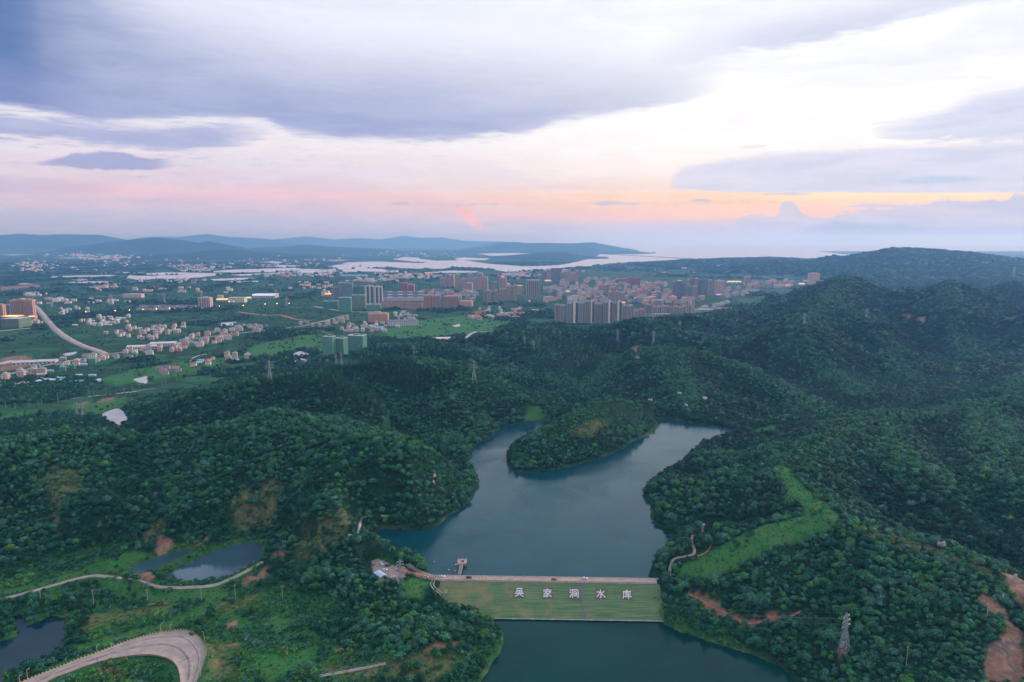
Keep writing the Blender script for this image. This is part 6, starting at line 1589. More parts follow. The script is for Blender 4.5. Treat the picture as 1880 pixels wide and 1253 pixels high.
for px, base, top, lab in [(496, 702, 664, "lattice pylon on the crest of the second ridge at left"), (870.5, 702, 664, "lattice pylon on the wooded spur above the peninsula"), (760, 654, 634, "lattice pylon on the dark ridge in front of the green field"), (617, 668, 650, "left lattice pylon of the pair below the netted towers"), (627, 668, 648, "right lattice pylon of the pair below the netted towers"),
                           (142, 768, 740, "left lattice pylon of the pair beside the small lake"), (152, 768, 744, "right lattice pylon of the pair beside the small lake"), (1134, 628, 606, "lattice pylon on the slope left of the red scar"), (1199.5, 636, 609, "lattice pylon on the crest right of the red scar"), (963, 634, 618, "left lattice pylon of the pair on the broad slope in the middle"), (979, 646, 626, "right lattice pylon of the pair on the broad slope in the middle"),
                           (1248, 606, 590, "lattice pylon on the far slope below the white blocks"), (1476, 600, 576, "lattice pylon on the left shoulder of the hazy hill"), (1590, 589, 567, "lattice pylon on the ridge below the dark peak")]:
    pylon_px(px, base, top, lab, PG)
for px, base, top, lab in [(204.5, 561, 542, "lattice pylon alone in the fields left of the terrace rows"), (302, 556, 540, "lattice pylon behind the terrace rows"), (370, 548, 534, "lattice pylon behind the brown hotel"), (95.5, 564, 546, "lattice pylon beside the highway at left"), (526, 562, 545, "lattice pylon right of the blue lit hall"), (507, 545, 532, "lattice pylon behind the blue lit hall")]:
    pylon_px(px, base, top, lab, "lattice pylons on the plain", z=-25.0)
pylon_px(1860.5, 512, 491, "thin mast on the far right hilltop", PG, thick=0.3)
def wire(name, a, b, sag, label, group, r=0.03):
    cu = MB(); n = 14; P = []
    for k in range(n + 1):
        f = k / n; p = Vector(a).lerp(Vector(b), f); p.z -= 4 * sag * f * (1 - f); P.append(p - Vector(a))
    for p, q in zip(P[:-1], P[1:]): cu.bar(p, q, r)
    return tag(cu.obj(name, M_steel, None, a), label, "power line", group)
pa, pb = near_pylons[0], near_pylons[1]
for k, (f, s) in enumerate([(.66, 1), (.66, -1), (.78, 1), (.78, -1)]):
    def tip(pl, h_, s_): 
        return Vector(pl.location) + Vector((math.cos(pl.rotation_euler.z) * s_ * .16 * h_, math.sin(pl.rotation_euler.z) * s_ * .16 * h_, f * h_ - 1.5))
    wire("power_line", tip(pa, 33, s), tip(pb, 22, s), 9 + 1.5 * (f > .7), f"thin power line across the lower pond to the lower right pylon, {ORD[k]} wire", "power lines over the lower pond")
def utility_pole(loc, h, label, group, rz=0.0):
    e = empty("utility_pole", loc, rz, label, "utility pole", group)
    MB().bar((0, 0, -0.8), (0, 0, h), 0.34, w2=0.24, n=7).obj("pole", M_pale, e)
    ca_ = MB().box(-1.0, 1.0, -0.09, 0.09, h - 0.9, h - 0.74).obj("crossarm", M_steel, e)
    for s in (-.9, 0, .9): MB().bar((s, 0, h - .74), (s, 0, h - .4), 0.14).obj("insulator", M_white, ca_)
    return e
for k, (px, base, top) in enumerate([(75.5, 1110, 1086), (172, 1110, 1085), (271.5, 1108, 1084), (370.5, 1106, 1081), (432.5, 1102, 1076), (519, 1103, 1078)]):
    x, y, z = hit([px], [base])[0]; h = (base - top) / FPX * math.hypot(y, CAM_Z - z) * 1.1
    utility_pole((x, y, z), h, f"tall pale utility pole below the concrete lane, {ORD[k]} from the left", "utility poles along the lane", 0.15)
x, y, z = hit([1663.5], [1226])[0]; utility_pole((x, y, z), 14.0, "utility pole among trees near the bottom right corner", None, 0.3)
x, y, z = hit([1811, ], [1140])[0]; utility_pole((x, y, z), 12.0, "thin utility pole beside the red cutting", None, 0.3)
for k, (px, base, top) in enumerate([(11, 750, 738), (28, 752, 741), (77, 742, 731), (53, 748, 741), (107, 741, 722), (137, 735, 723), (164, 724, 713), (172, 728, 719), (195, 724, 714), (213, 714, 704), (228, 722, 713), (243, 716, 706), (257, 714, 701), (338, 690, 682), (343, 698, 690), (360, 688, 679), (385, 690, 680), (304, 706, 696), (298, 710, 700), (324, 700, 690), (546, 672, 664), (565, 665, 656), (524, 672, 664)]):
    x, y, z = hit([px], [base])[0]; h = (base - top) / FPX * math.hypot(y, CAM_Z - z) * 1.05
    utility_pole((x, y, z), max(8.0, h), f"small pale utility pole in the left fields, {ORD[k]} of the scattered line", "utility poles in the fields", 0.5)
def street_lamp(loc, h, rz, label, group, m, arm=1.4):
    e = empty("street_lamp", loc, rz, label, "street lamp", group)
    MB().bar((0, 0, -0.3), (0, 0, h), 0.3, w2=0.2, n=6).obj("pole", m, e)
    MB().bar((0, 0, h - 0.05), (arm, 0, h + 0.15), 0.16).obj("arm", m, e)
    MB().box(arm - 0.5, arm + 0.35, -0.17, 0.17, h + 0.1, h + 0.3).obj("lamp_head", M_pale, e)
for k, (px, base, top) in enumerate([(36, 1252, 1243), (50.5, 1246, 1232), (178.5, 1200, 1187), (295.5, 1163, 1149), (312.5, 1158, 1150), (375, 1176, 1163), (368.5, 1240, 1225)]):
    x, y = at_z(px, base, HZ); h = max(4.0, (base - top) / FPX * math.hypot(y, CAM_Z - HZ) * 1.12)
    street_lamp((x, y, HZ - 0.2), h, 2.6 if px > 350 else 1.0, f"cream street lamp at the outer edge of the concrete hairpin, {ORD[k]} along it", "street lamps round the hairpin", mat("cream_paint", (0.6, 0.52, 0.36), 0.6) if 'cream_paint' not in MATS else MATS['cream_paint'])

# pale rocks and grave terraces showing through the woods
for k, (px, py, w_, lab) in enumerate([(1248, 727, 9, "pale rock outcrop high in the woods behind the right arm of the reservoir"), (1258, 748, 9, "pale slanting rock outcrop just above the right arm of the reservoir"), (1194, 738, 7, "flat pale rock at the edge of the woods behind the peninsula"), (1295, 735, 10, "broad low rock patch among trees right of the outcrops"), (799, 879, 6, "upper white rock among trees on the left bank"), (798, 893, 6, "lower white rock among trees on the left bank"), (1727, 1008, 9, "white boulders beside the right hand ridge crest"), (1863, 1070, 8, "white boulder above the red cutting"), (1545, 1196, 5, "pale footing rubble beside the lower right pylon")]):
    x, y, z = hit([px], [py])[0]; r = random.Random(k + 40); s_ = w_ / FPX * math.hypot(y, CAM_Z - z)
    b = bmesh.new()
    for q in range(4):
        m4 = Matrix.Translation((r.uniform(-.4, .4) * s_, r.uniform(-.5, .3) * s_, r.uniform(1.2, 3.0))) @ Matrix.Diagonal((r.uniform(.22, .4) * s_, r.uniform(.18, .3) * s_, r.uniform(1.4, 2.6), 1))
        bmesh.ops.create_icosphere(b, subdivisions=2, radius=1.0, matrix=m4)
    for v in b.verts: v.co += Vector((r.uniform(-.3, .3), r.uniform(-.3, .3), r.uniform(-.3, .3)))
    me = bpy.data.meshes.new("rock_outcrop"); b.to_mesh(me); b.free(); me.materials.append(MATS.get("pale_rock") or mat("pale_rock", (0.50, 0.44, 0.42), 0.9, 0.2, 0.4))
    tag(mesh_obj("rock_outcrop", me, None, (x, y, z + 1.5), 0), lab, "rock")

# ------------------------------------------------------------------ town: materials
def wallmat(name, c, var=0.07, perobj=0.12): return mat(name, c, 0.85, var, 0.15, perobj=perobj, grime=tuple(v * 0.75 for v in c))
WALL = {'tan': wallmat("tan_wall", (0.62, 0.46, 0.37)), 'pink': wallmat("pink_wall", (0.68, 0.44, 0.37)), 'orange': wallmat("orange_wall", (0.666, 0.360, 0.227)), 'grey': wallmat("grey_wall", (0.42, 0.39, 0.385)), 'mauve': wallmat("mauve_wall", (0.56, 0.455, 0.42)),
        'white': wallmat("white_wall", (0.554, 0.521, 0.521)), 'cream': wallmat("cream_wall", (0.74, 0.66, 0.55)), 'teal': wallmat("teal_wall", (0.160, 0.253, 0.293)), 'slate': wallmat("slate_wall", (0.26, 0.30, 0.35)), 'brick': wallmat("brick_wall", (0.54, 0.32, 0.24)), 'crimson': wallmat("crimson_wall", (0.559, 0.160, 0.186)),
        'netting': wallmat("green_netting", (0.107, 0.266, 0.200)), 'netting_dark': wallmat("dark_netting", (0.066, 0.173, 0.160)), 'netting_olive': wallmat("olive_netting", (0.173, 0.239, 0.160)), 'blue': wallmat("blue_wall", (0.134, 0.346, 0.559))}
ROOF = {'grey': mat("grey_roof", (0.381, 0.381, 0.412), 0.9, 0.12, 0.2, perobj=0.2), 'pale': mat("pale_roof", (0.50, 0.46, 0.47), 0.9, 0.1, 0.2, perobj=0.15), 'red': mat("red_roof", (0.476, 0.135, 0.120), 0.9, 0.12, 0.3, perobj=0.2), 'dark': mat("dark_roof", (0.159, 0.159, 0.199), 0.9, 0.12, 0.3, perobj=0.2), 'blue': mat("blue_roof", (0.317, 0.523, 0.793), 0.6, 0.1, 0.3, perobj=0.15), 'white': mat("white_roof", (0.64, 0.62, 0.64), 0.7, 0.06, 0.3, perobj=0.08), 'green': mat("green_roof", (0.127, 0.412, 0.285), 0.7, 0.1, 0.3, perobj=0.1), 'pink': mat("pink_roof", (0.793, 0.476, 0.428), 0.9, 0.1, 0.3, perobj=0.15)}
M_win = mat("window_glass", (0.07, 0.085, 0.10), 0.2, 0.1, 0.3, spec=0.6)
M_rec = mat("balcony_recess", (0.14, 0.13, 0.14), 0.9, 0.1, 0.3)
def glow(name, c, s): return mat(name, c, 0.6, 0.02, 0.5, emit=c, estr=s)
M_gold = glow("gold_light", (1.0, 0.55, 0.12), 0.75); M_warm = glow("warm_light", (1.0, 0.66, 0.34), 0.8); M_redl = glow("red_sign_light", (1.0, 0.10, 0.08), 0.8); M_pinkl = glow("pink_sign_light", (1.0, 0.12, 0.30), 0.8); M_violet = glow("violet_light", (0.50, 0.20, 1.0), 1.3); M_cool = glow("white_light", (0.75, 0.85, 1.0), 0.5)
tr = random.Random(11)
GZ = -25.2
def ground_at(x, y): return max(-26.0, float(height(np.array([float(x)]), np.array([float(y)]))[0]))

def tower(px0, px1, top, base, wall, label, group, style='bays', depth=None, rz=None, crown=None, roof='grey', cols=None, podium=None, lit=None):
    """a tall block placed by the photo columns it spans; windows on every storey, recessed balcony strips, a plant room"""
    pm = (px0 + px1) / 2
    x, y = at_z(pm, base, -25.0); x, y = float(x), float(y)
    D = y * math.cos(PITCH)
    w = (px1 - px0) / FPX * D * 0.93
    _, _, zt = at_y(pm, top, y); h = max(8.0, zt + 25.0)
    depth = depth or min(22.0, max(11.0, w * 0.7))
    rz = tr.uniform(-0.14, 0.14) if rz is None else rz
    e = empty("tower" if h > 30 else "building", (x, y + depth / 2, GZ), rz, label, "tower block" if h > 30 else "building", group)
    hw, hd = w / 2, depth / 2
    n = cols or max(2, int(round(w / 5.5)))
    body, rec, win = MB(), MB(), MB()
    body.box(-hw, hw, -hd + 1.0, hd, -1.0, h)
    bw = w / n
    for k in range(n):                                        # projecting bays with dark recesses between
        a = -hw + bw * k
        if style == 'bays':
            body.box(a + bw * 0.10, a + bw * 0.62, -hd, -hd + 1.0, -1.0, h - (1.5 if k % 2 else 0.0))
            rec.box(a + bw * 0.64, a + bw * 1.06 if k < n - 1 else a + bw * 0.98, -hd + 0.85, -hd + 0.995, 3.0, h - 2.5)
        elif style == 'stripes':
            body.box(a + bw * 0.05, a + bw * 0.42, -hd, -hd + 1.0, -1.0, h)
            rec.box(a + bw * 0.45, a + bw * 1.0, -hd + 0.85, -hd + 0.995, 3.0, h - 2.0)
        else:
            body.box(a + bw * 0.02, a + bw * 0.98, -hd + 0.4, -hd + 1.0, -1.0, h)
    fl = max(2, int(h / 3.1)); step = h / fl
    for f in range(fl):
        z = step * f + 0.9
        if z + 1.4 > h - 1: break
        for k in range(n):
            a = -hw + bw * k
            if style == 'bays': win.box(a + bw * 0.18, a + bw * 0.52, -hd - 0.06, -hd - 0.005, z, z + 1.35)
            elif style == 'stripes': win.box(a + bw * 0.47, a + bw * 0.97, -hd + 0.78, -hd + 0.845, z, z + 1.2)
            elif style == 'grid': win.box(a + bw * 0.2, a + bw * 0.8, -hd + 0.33, -hd + 0.395, z, z + 1.5)
        if style != 'net': 
            for s in (-1, 1): win.box(s * hw + (0.004 if s > 0 else -0.06), s * hw + (0.06 if s > 0 else -0.004), -hd * 0.35, hd * 0.3, z, z + 1.3)
    m_wall = WALL[wall]
    body.obj("body", m_wall, e)
    if rec.v: tag(rec.obj("balcony_recess", M_rec, e), kind='stuff')
    if win.v: tag(win.obj("windows", M_win, e), kind='stuff')
    rf = MB().box(-hw - 0.3, hw + 0.3, -hd + 0.7, hd + 0.3, h + 0.005, h + 0.9); rf.obj("parapet", ROOF[roof] if roof != 'wall' else m_wall, e)
    pr = MB().box(-hw * 0.4, hw * 0.25, -hd * 0.2, hd * 0.7, h + 0.9, h + 4.2)
    if n > 2: pr.box(hw * 0.45, hw * 0.8, -hd * 0.1, hd * 0.5, h + 0.9, h + 3.0)
    pr.obj("plant_room", m_wall, e)
    if crown == 'red':
        c = MB().hip(-hw, hw, -hd + 0.8, hd, h + 0.95, 3.4, 0.2); c.obj("red_crown", ROOF['red'], e)
    if crown in ('sign_red', 'sign_pink'):
        MB().box(-hw * 0.5, hw * 0.5, -hd * 0.3, -hd * 0.3 + 0.4, h + 4.3, h + 8.5).obj("roof_sign", M_redl if crown == 'sign_red' else M_pinkl, e)
    if crown == 'gold':
        MB().box(-hw, hw, -hd + 0.2, -hd + 0.6, h + 1.0, h + 2.6).obj("lit_cornice", M_gold, e)
    if podium:
        pw, ph, pmat = podium
        MB().box(-hw - pw, hw + pw, -hd - 8, -hd - 0.4, -1.0, ph).obj("podium", WALL[pmat], e)
    if lit:
        MB().box(-hw * 0.8, hw * 0.8, -hd - 0.5, -hd - 0.1, 3.5, 7.5).obj("lit_shopfront", {'gold': M_gold, 'warm': M_warm, 'red': M_redl, 'pink': M_pinkl, 'violet': M_violet}[lit], e)
    return e

# left edge
for a in [(-6, 6.5, 560, 582, 'orange', "rust orange tower block cut by the left edge of the picture"), (9, 19, 560, 579, 'slate', "dark slate tower block between the rust orange towers at the left edge"),
          (19, 32, 552, 583, 'orange', "rust orange tower block, left one of the three beside the highway"), (32, 44, 550.5, 583, 'orange', "rust orange tower block, middle one of the three beside the highway"), (43.5, 62, 551, 583, 'orange', "wide rust orange tower block nearest the highway")]:
    tower(*a, "rust coloured towers at the left edge", depth=18)
# building site and white towers
for a, kw in [((608, 620, 528, 548, 'slate', "lower dark blue tower block at the left of the building site group"), {}), ((620, 632, 519.5, 548, 'slate', "tall blue grey tower block with red frame behind the netted blocks"), {}), ((631.5, 648, 520.5, 548, 'teal', "tall teal wrapped tower block behind the netted blocks"), {'style': 'net'}),
              ((648, 670, 526, 547, 'netting_dark', "dark green netted tower block behind the olive netted slab"), {'style': 'net'}),
              ((592, 621, 553.5, 568, 'netting_dark', "long low building wrapped in dark green netting"), {'style': 'net', 'depth': 30}), ((621, 645, 547, 574, 'netting', "netted block standing nearest at the left of the olive slab"), {'style': 'net', 'depth': 26}), ((644, 671.5, 542.5, 569, 'netting_olive', "broad slab wrapped in olive netting"), {'style': 'net', 'depth': 24}),
              ((670, 685.5, 525.5, 560, 'white', "white tower block with dark balcony stripes, left of the pair"), {'style': 'stripes', 'cols': 2}), ((686.5, 702, 527, 560, 'white', "white tower block with dark balcony stripes, right of the pair"), {'style': 'stripes', 'cols': 2}), ((672, 699, 559.5, 571, 'netting', "low netted base building under the white towers"), {'style': 'net', 'depth': 30}),
              ((593, 614.5, 619, 655, 'netting', "green netted tower block with the red luffing crane in front"), {'style': 'net', 'depth': 22}), ((615.5, 634.5, 622, 653, 'netting', "green netted tower block in the middle of the near building site"), {'style': 'net', 'depth': 26}), ((637, 671, 617, 645, 'netting', "wide green netted block at the right of the near building site"), {'style': 'net', 'depth': 26})]:
    t_ = tower(*a, "netted blocks of the building sites" if 'netting' in a[4] else None, rz=-0.22 if a[2] > 615 else 0.05, roof='pale', **kw)
# mid height landmark blocks
for a, kw in [((736, 749, 520, 538, 'crimson', "crimson apartment block, left half of the pair among low roofs"), {'style': 'stripes'}), ((748.5, 761, 523, 537, 'crimson', "crimson apartment block, right half of the pair among low roofs"), {'style': 'stripes'}),
              ((777, 793, 542.5, 566, 'orange', "orange tower block left of two facing the meadow"), {}), ((793, 809, 543, 566, 'orange', "orange tower block second from left facing the meadow"), {}), ((815, 841, 544, 565, 'orange', "broad orange tower block facing the meadow"), {}), ((842, 868, 553.5, 563, 'orange', "long low orange building beside the orange towers"), {'style': 'grid', 'depth': 30}),
              ((674, 714, 576, 593, 'orange', "orange framed school building with rows of pale windows"), {'style': 'grid', 'cols': 16, 'depth': 22}), ((363, 388, 547, 567, 'tan', "brown hotel block beside the dark roofed terraces"), {'style': 'bays', 'depth': 26, 'cols': 5})]:
    tower(*a, None, **kw)
# the middle cluster
MG = "tan towers of the middle cluster"
for i, (a, b, tp, bs, w) in enumerate([(808, 817, 510, 527, 'mauve'), (817, 826, 504, 529, 'tan'), (826, 834, 505.5, 530, 'tan'), (834, 845, 503.6, 531, 'tan'), (845, 859, 512, 531, 'pink'), (859, 868, 503, 532, 'tan'), (868, 877, 510, 533, 'mauve'), (876, 887, 502, 533, 'tan'), (887, 896, 509, 533, 'tan'), (905, 912, 518, 533, 'pink'), (852, 868, 520, 535, 'mauve')]):
    tower(a, b, tp, bs, w, f"{ {'tan': 'tan', 'mauve': 'dull mauve', 'pink': 'pinkish'}[w] } tower block, {['first', 'second', 'third', 'fourth', 'fifth', 'sixth', 'seventh', 'eighth', 'ninth', 'tenth', 'low front one'][i]} from the left of the middle cluster", MG)
tower(916, 930, 510.5, 534, 'pink', "pink tower block with a pink roof sign", None, crown='sign_pink')
FG = "grey and tan towers before the town centre"
for i, (a, b, tp, bs, w) in enumerate([(887, 894, 535, 555, 'grey'), (894, 901, 533.5, 555, 'tan'), (901, 908, 535, 554.5, 'grey'), (908, 914, 533, 554.5, 'tan'), (916, 922, 531, 553, 'grey'), (922, 928, 530, 553, 'tan'), (928, 937, 525, 552, 'tan'), (937, 943, 526, 552, 'grey'), (943, 949, 524, 552, 'tan')]):
    tower(a, b, tp, bs, w, f"{w} tower block, {['first', 'second', 'third', 'fourth', 'fifth', 'sixth', 'seventh', 'eighth', 'ninth'][i]} from the left in the row before the town centre", FG)
tower(949, 960, 525, 542, 'pink', "pink lit tower block between the grey row and the striped tower", None, crown='gold')
tower(966, 992, 515, 551, 'grey', "big striped tower with pale vertical fins and a dark podium", None, style='stripes', cols=7, podium=(12, 20, 'teal'), depth=40)
tower(929, 938, 523, 535, 'pink', "small tower block with a red lit roof sign", None, crown='sign_red')
BG_ = "towers on the far side of the town"
for i, (a, b, tp, bs, w) in enumerate([(995, 1003, 499, 518, 'slate'), (1003, 1012, 495.5, 518, 'mauve'), (1012, 1020, 493, 518, 'slate'), (1020, 1028, 493, 518, 'slate'), (1029, 1035, 501, 517, 'tan'), (1035, 1042, 498, 517, 'tan'), (1042, 1048, 496, 517, 'pink'), (1048, 1055, 501, 517, 'pink'), (1055, 1063, 497, 517, 'pink')]):
    tower(a, b, tp, bs, w, f"{ {'slate': 'dark slate', 'mauve': 'mauve', 'tan': 'tan', 'pink': 'pinkish'}[w] } tower block, {['first', 'second', 'third', 'fourth', 'fifth', 'sixth', 'seventh', 'eighth', 'ninth'][i]} from the left on the far side of town", BG_)
CG = "towers in the town centre"
for i, (a, b, tp, bs, w) in enumerate([(1098, 1107, 523.5, 540, 'orange'), (1107, 1116, 523, 540, 'tan'), (1117, 1126, 522, 540, 'mauve'), (1126, 1135, 522, 540, 'tan'), (1116, 1124, 536, 555, 'mauve'), (1120, 1130, 527, 554, 'pink'), (1129, 1137, 536, 554, 'mauve'), (1137, 1148, 537, 554, 'mauve')]):
    tower(a, b, tp, bs, w, f"{ {'orange': 'orange', 'tan': 'tan', 'mauve': 'mauve', 'pink': 'pinkish'}[w] } tower block, {['first', 'second', 'third', 'fourth', 'fifth', 'sixth', 'seventh', 'eighth'][i]} of the town centre group behind the big grey towers", CG)
GG = "big grey towers above the forest edge"
for i, (a, b, tp, w, st) in enumerate([(1018, 1027, 560, 'grey', 'bays'), (1027, 1038, 561, 'grey', 'bays'), (1040, 1051, 557, 'grey', 'bays'), (1052, 1061, 555, 'cream', 'stripes'), (1061, 1072, 556, 'grey', 'bays'), (1073, 1084, 553.5, 'grey', 'bays'), (1084, 1091, 553.5, 'cream', 'stripes'), (1091, 1106, 558, 'grey', 'bays'), (1106, 1116, 556, 'grey', 'bays'), (1116, 1124, 554, 'cream', 'stripes'), (1124, 1133, 556.5, 'grey', 'bays'), (1133, 1141, 553.5, 'cream', 'stripes'), (1142, 1151, 561, 'grey', 'bays'), (1151, 1162, 561, 'mauve', 'bays')]):
    tower(a, b, tp, 594 if i < 12 else 592, w, f"{w} tower block, {['first', 'second', 'third', 'fourth', 'fifth', 'sixth', 'seventh', 'eighth', 'ninth', 'tenth', 'eleventh', 'twelfth', 'thirteenth', 'fourteenth'][i]} from the left in the big row above the forest", GG, style=st, cols=1 if w == 'cream' else None)
RG = "white blocks with dark red roofs"
for i, (a, b, tp, bs, w) in enumerate([(1163, 1172, 570, 584, 'mauve'), (1172, 1183, 568, 584, 'mauve'), (1184, 1197, 560, 583, 'grey'), (1197, 1206, 563, 582, 'mauve'), (1206, 1213, 563, 581, 'white'), (1213, 1223, 562, 581, 'white'), (1223, 1230, 563, 581, 'grey'), (1230, 1236, 565, 581, 'white'), (1236, 1246, 563, 581, 'white'), (1246, 1251, 564, 581, 'white'), (1251, 1260, 562.5, 581, 'white'), (1260, 1268, 561, 582, 'white'), (1268, 1275.5, 547, 582, 'cream')]):
    tower(a, b, tp, bs, w, f"{w} block with a dark red roof, {['first', 'second', 'third', 'fourth', 'fifth', 'sixth', 'seventh', 'eighth', 'ninth', 'tenth', 'eleventh', 'twelfth', 'last and tallest'][i]} from the left above the trees", RG, crown='red')
TG = "dark teal towers at the right of the town"
for i, (a, b, tp, bs, w, cr_) in enumerate([(1234, 1243, 517, 546, 'slate', None), (1243, 1251, 516, 546, 'slate', 'gold'), (1251, 1258, 520, 546, 'teal', None), (1262, 1267, 513, 545, 'tan', None), (1267, 1274, 512, 545, 'slate', None), (1274, 1282, 511.5, 545, 'mauve', None), (1261, 1271, 525, 546, 'slate', None), (1271, 1280, 526, 546, 'mauve', None), (1282, 1289, 514, 545, 'teal', None), (1289, 1300, 512.6, 545, 'slate', None), (1300, 1306, 514, 543, 'mauve', None)]):
    tower(a, b, tp, bs, w, f"{ {'slate': 'dark slate', 'teal': 'dark teal', 'tan': 'tan', 'mauve': 'mauve'}[w] } tower block, {['first', 'second', 'third', 'fourth', 'fifth', 'sixth', 'seventh, in front', 'eighth, in front', 'ninth', 'tenth', 'eleventh'][i]} from the left in the dark right hand cluster", TG, crown=cr_)
tower(1312, 1330, 516, 543, 'pink', "broad pink tower with violet lights down its left corner", None, style='grid', lit='violet')
tower(1367, 1379, 508, 526, 'pink', "pink tower standing alone at the right of the town", None)
tower(1484, 1505, 502, 524, 'pink', "pink tower half behind the dark hill at right", None, style='grid')
for a, b, tp, bs, w, l in [(1140, 1152, 512, 522, 'crimson', "first"), (1152, 1163, 509, 522, 'crimson', "second"), (1163, 1176, 510, 523, 'crimson', "third"), (1130, 1140, 513, 521, 'crimson', "fourth, at the left end")]:
    tower(a, b, tp, bs, w, f"red brown block of the long far row, {l}", "red brown blocks of the far row", style='stripes')

# lit landmark buildings
def hall(px0, px1, top, base, wall, roofm, label, lightm=None, depth=30, kind='flat', cols=10, rz=0.0, name="hall", roof_h=3.0):
    pm = (px0 + px1) / 2; x, y = at_z(pm, base, -25.0); x, y = float(x), float(y); D = y * math.cos(PITCH)
    w = (px1 - px0) / FPX * D; _, _, zt = at_y(pm, top, y); h = max(4.5, (zt + 25) * 0.9)
    e = empty(name, (x, y + depth / 2, GZ), rz, label, "building"); hw, hd = w / 2, depth / 2
    MB().box(-hw, hw, -hd, hd, -1.2, h).obj("wall", WALL[wall], e)
    if kind == 'flat': MB().box(-hw - .5, hw + .5, -hd - .5, hd + .5, h + 0.003, h + 0.8).obj("roof", roofm, e)
    else: MB().gable(-hw, hw, -hd, hd, h + 0.003, roof_h, 0.8).obj("roof", roofm, e)
    rows_ = max(1, int(h / 4))
    for f in range(rows_):
        for k in range(cols):
            a = -hw + w * (k + 0.2) / cols; MB().box(a, a + w * 0.6 / cols, -hd - 0.08, -hd - 0.004, h * (f + 0.25) / rows_, h * (f + 0.7) / rows_).obj("window", M_win, e) if cols <= 14 else None
    if lightm: MB().box(-hw, hw, -hd - 0.6, -hd - 0.1, h * 0.72, h * 0.98).obj("lit_band", lightm, e)
    return e
hall(2, 36, 584, 603, 'netting_olive', ROOF['pale'], "dark hall with a flat pale roof at the left edge of the picture", depth=60, cols=8)
hall(3, 31, 580.5, 590, 'teal', M_gold, "gold lit upper storey behind the dark hall at left", depth=40, cols=4)
hall(53, 64, 579.5, 586, 'orange', ROOF['pale'], "small gold lit building at the foot of the rust towers", M_warm, 16, cols=4)
hall(397, 419, 549, 553, 'cream', M_gold, "long gold lit wing left of the pale civic hall", M_gold, 20, cols=4)
hall(419, 449, 546, 556, 'cream', ROOF['pale'], "pale civic hall with gold lit wings", None, 34, cols=10)
hall(449, 459, 546, 549.5, 'cream', M_gold, "short gold lit wing right of the pale civic hall", M_gold, 20, cols=3)
hall(463, 505, 540, 548, 'white', ROOF['white'], "white hall lit blue and white", M_cool, 60, cols=12)
hall(590, 603, 534, 544, 'cream', ROOF['pale'], "pale building with a gold lit front beside the building site", None, 30, cols=5)
hall(596, 610, 538, 546, 'orange', ROOF['pale'], "gold lit front next to the dark towers of the building site", M_gold, 20, cols=4)
hall(710, 766, 589, 599, 'white', ROOF['dark'], "long white two storey building with a dark roof in the meadow", None, 46, cols=14, rz=0.24)
hall(795, 832, 621, 630, 'white', ROOF['white'], "white shed, left of the two at the edge of the dark ridge", None, 22, 'gable', 6, 0.2, "shed")
hall(812, 842, 623, 632, 'white', ROOF['red'], "white shed with a dull red roof beside the white shed", None, 16, 'gable', 6, 0.25, "shed")
hall(225, 258, 540, 547.5, 'pink', ROOF['pale'], "long pink factory on the plain with a pale roof", None, 40, cols=8, rz=0.1)
hall(95, 108, 550, 554, 'pink', ROOF['pale'], "small pink building beside the bypass", None, 20, cols=4)
hall(624, 672, 505.5, 510, 'blue', ROOF['blue'], "long blue roofed factory on the plain", None, 60, 'gable', 8)
hall(1012, 1070, 524, 530, 'slate', ROOF['dark'], "long dark low market building in the town", None, 40, cols=12)
hall(232, 290, 636, 642, 'white', ROOF['white'], "long white sheds with pale gables beside the street", None, 26, 'gable', 12, 0.22, "shed")
hall(275, 318, 630, 637, 'white', ROOF['white'], "white gabled shed row at the right end of the long sheds", None, 24, 'gable', 10, 0.25, "shed")
hall(24, 95, 664, 670, 'white', ROOF['pale'], "long pale roofed shed beside the street at left", None, 22, 'gable', 10, 0.30, "shed")
hall(1165, 1230, 576, 583, 'white', ROOF['pale'], "low pale wall of buildings in front of the red roofed blocks", None, 14, cols=12)
hall(1276, 1310, 568, 578, 'white', ROOF['pale'], "low white block at the right end of the red roofed row", None, 22, cols=8)
hall(1318, 1362, 566, 570, 'cream', ROOF['pink'], "long pale building on the wooded slope right of the red roofed row", None, 16, cols=8)
for px, py, w_, l, m in [(1142, 558.5, 13, "gold lit building behind the grey towers", M_gold), (1040, 538, 10, "orange lit building left of the town centre", M_warm), (1183, 521, 11, "gold lit hall at the far edge of the town", M_gold), (1006, 518, 12, "gold lit hall beside the dark far towers", M_gold), (848, 534, 10, "gold lit gate below the middle cluster", M_gold), (1348, 520, 26, "hotel front outlined in warm light", M_warm), (1440, 527, 22, "market front lit red at the right of the town", M_redl), (1472, 524, 12, "orange lit row at the foot of the dark hill", M_warm), (1002, 531, 9, "red lit roof in the middle of the town", M_redl), (1303, 541, 6, "pink lit sign at the foot of the pink tower", M_pinkl), (972, 556, 4, "small red lit kiosk below the striped tower", M_redl), (786, 504, 12, "red roofed hall on the plain beyond the town", M_redl)]:
    hall(px - w_ / 2, px + w_ / 2, py - 4, py + 0.5, 'cream', ROOF['pale'], l, m, 16, cols=3)
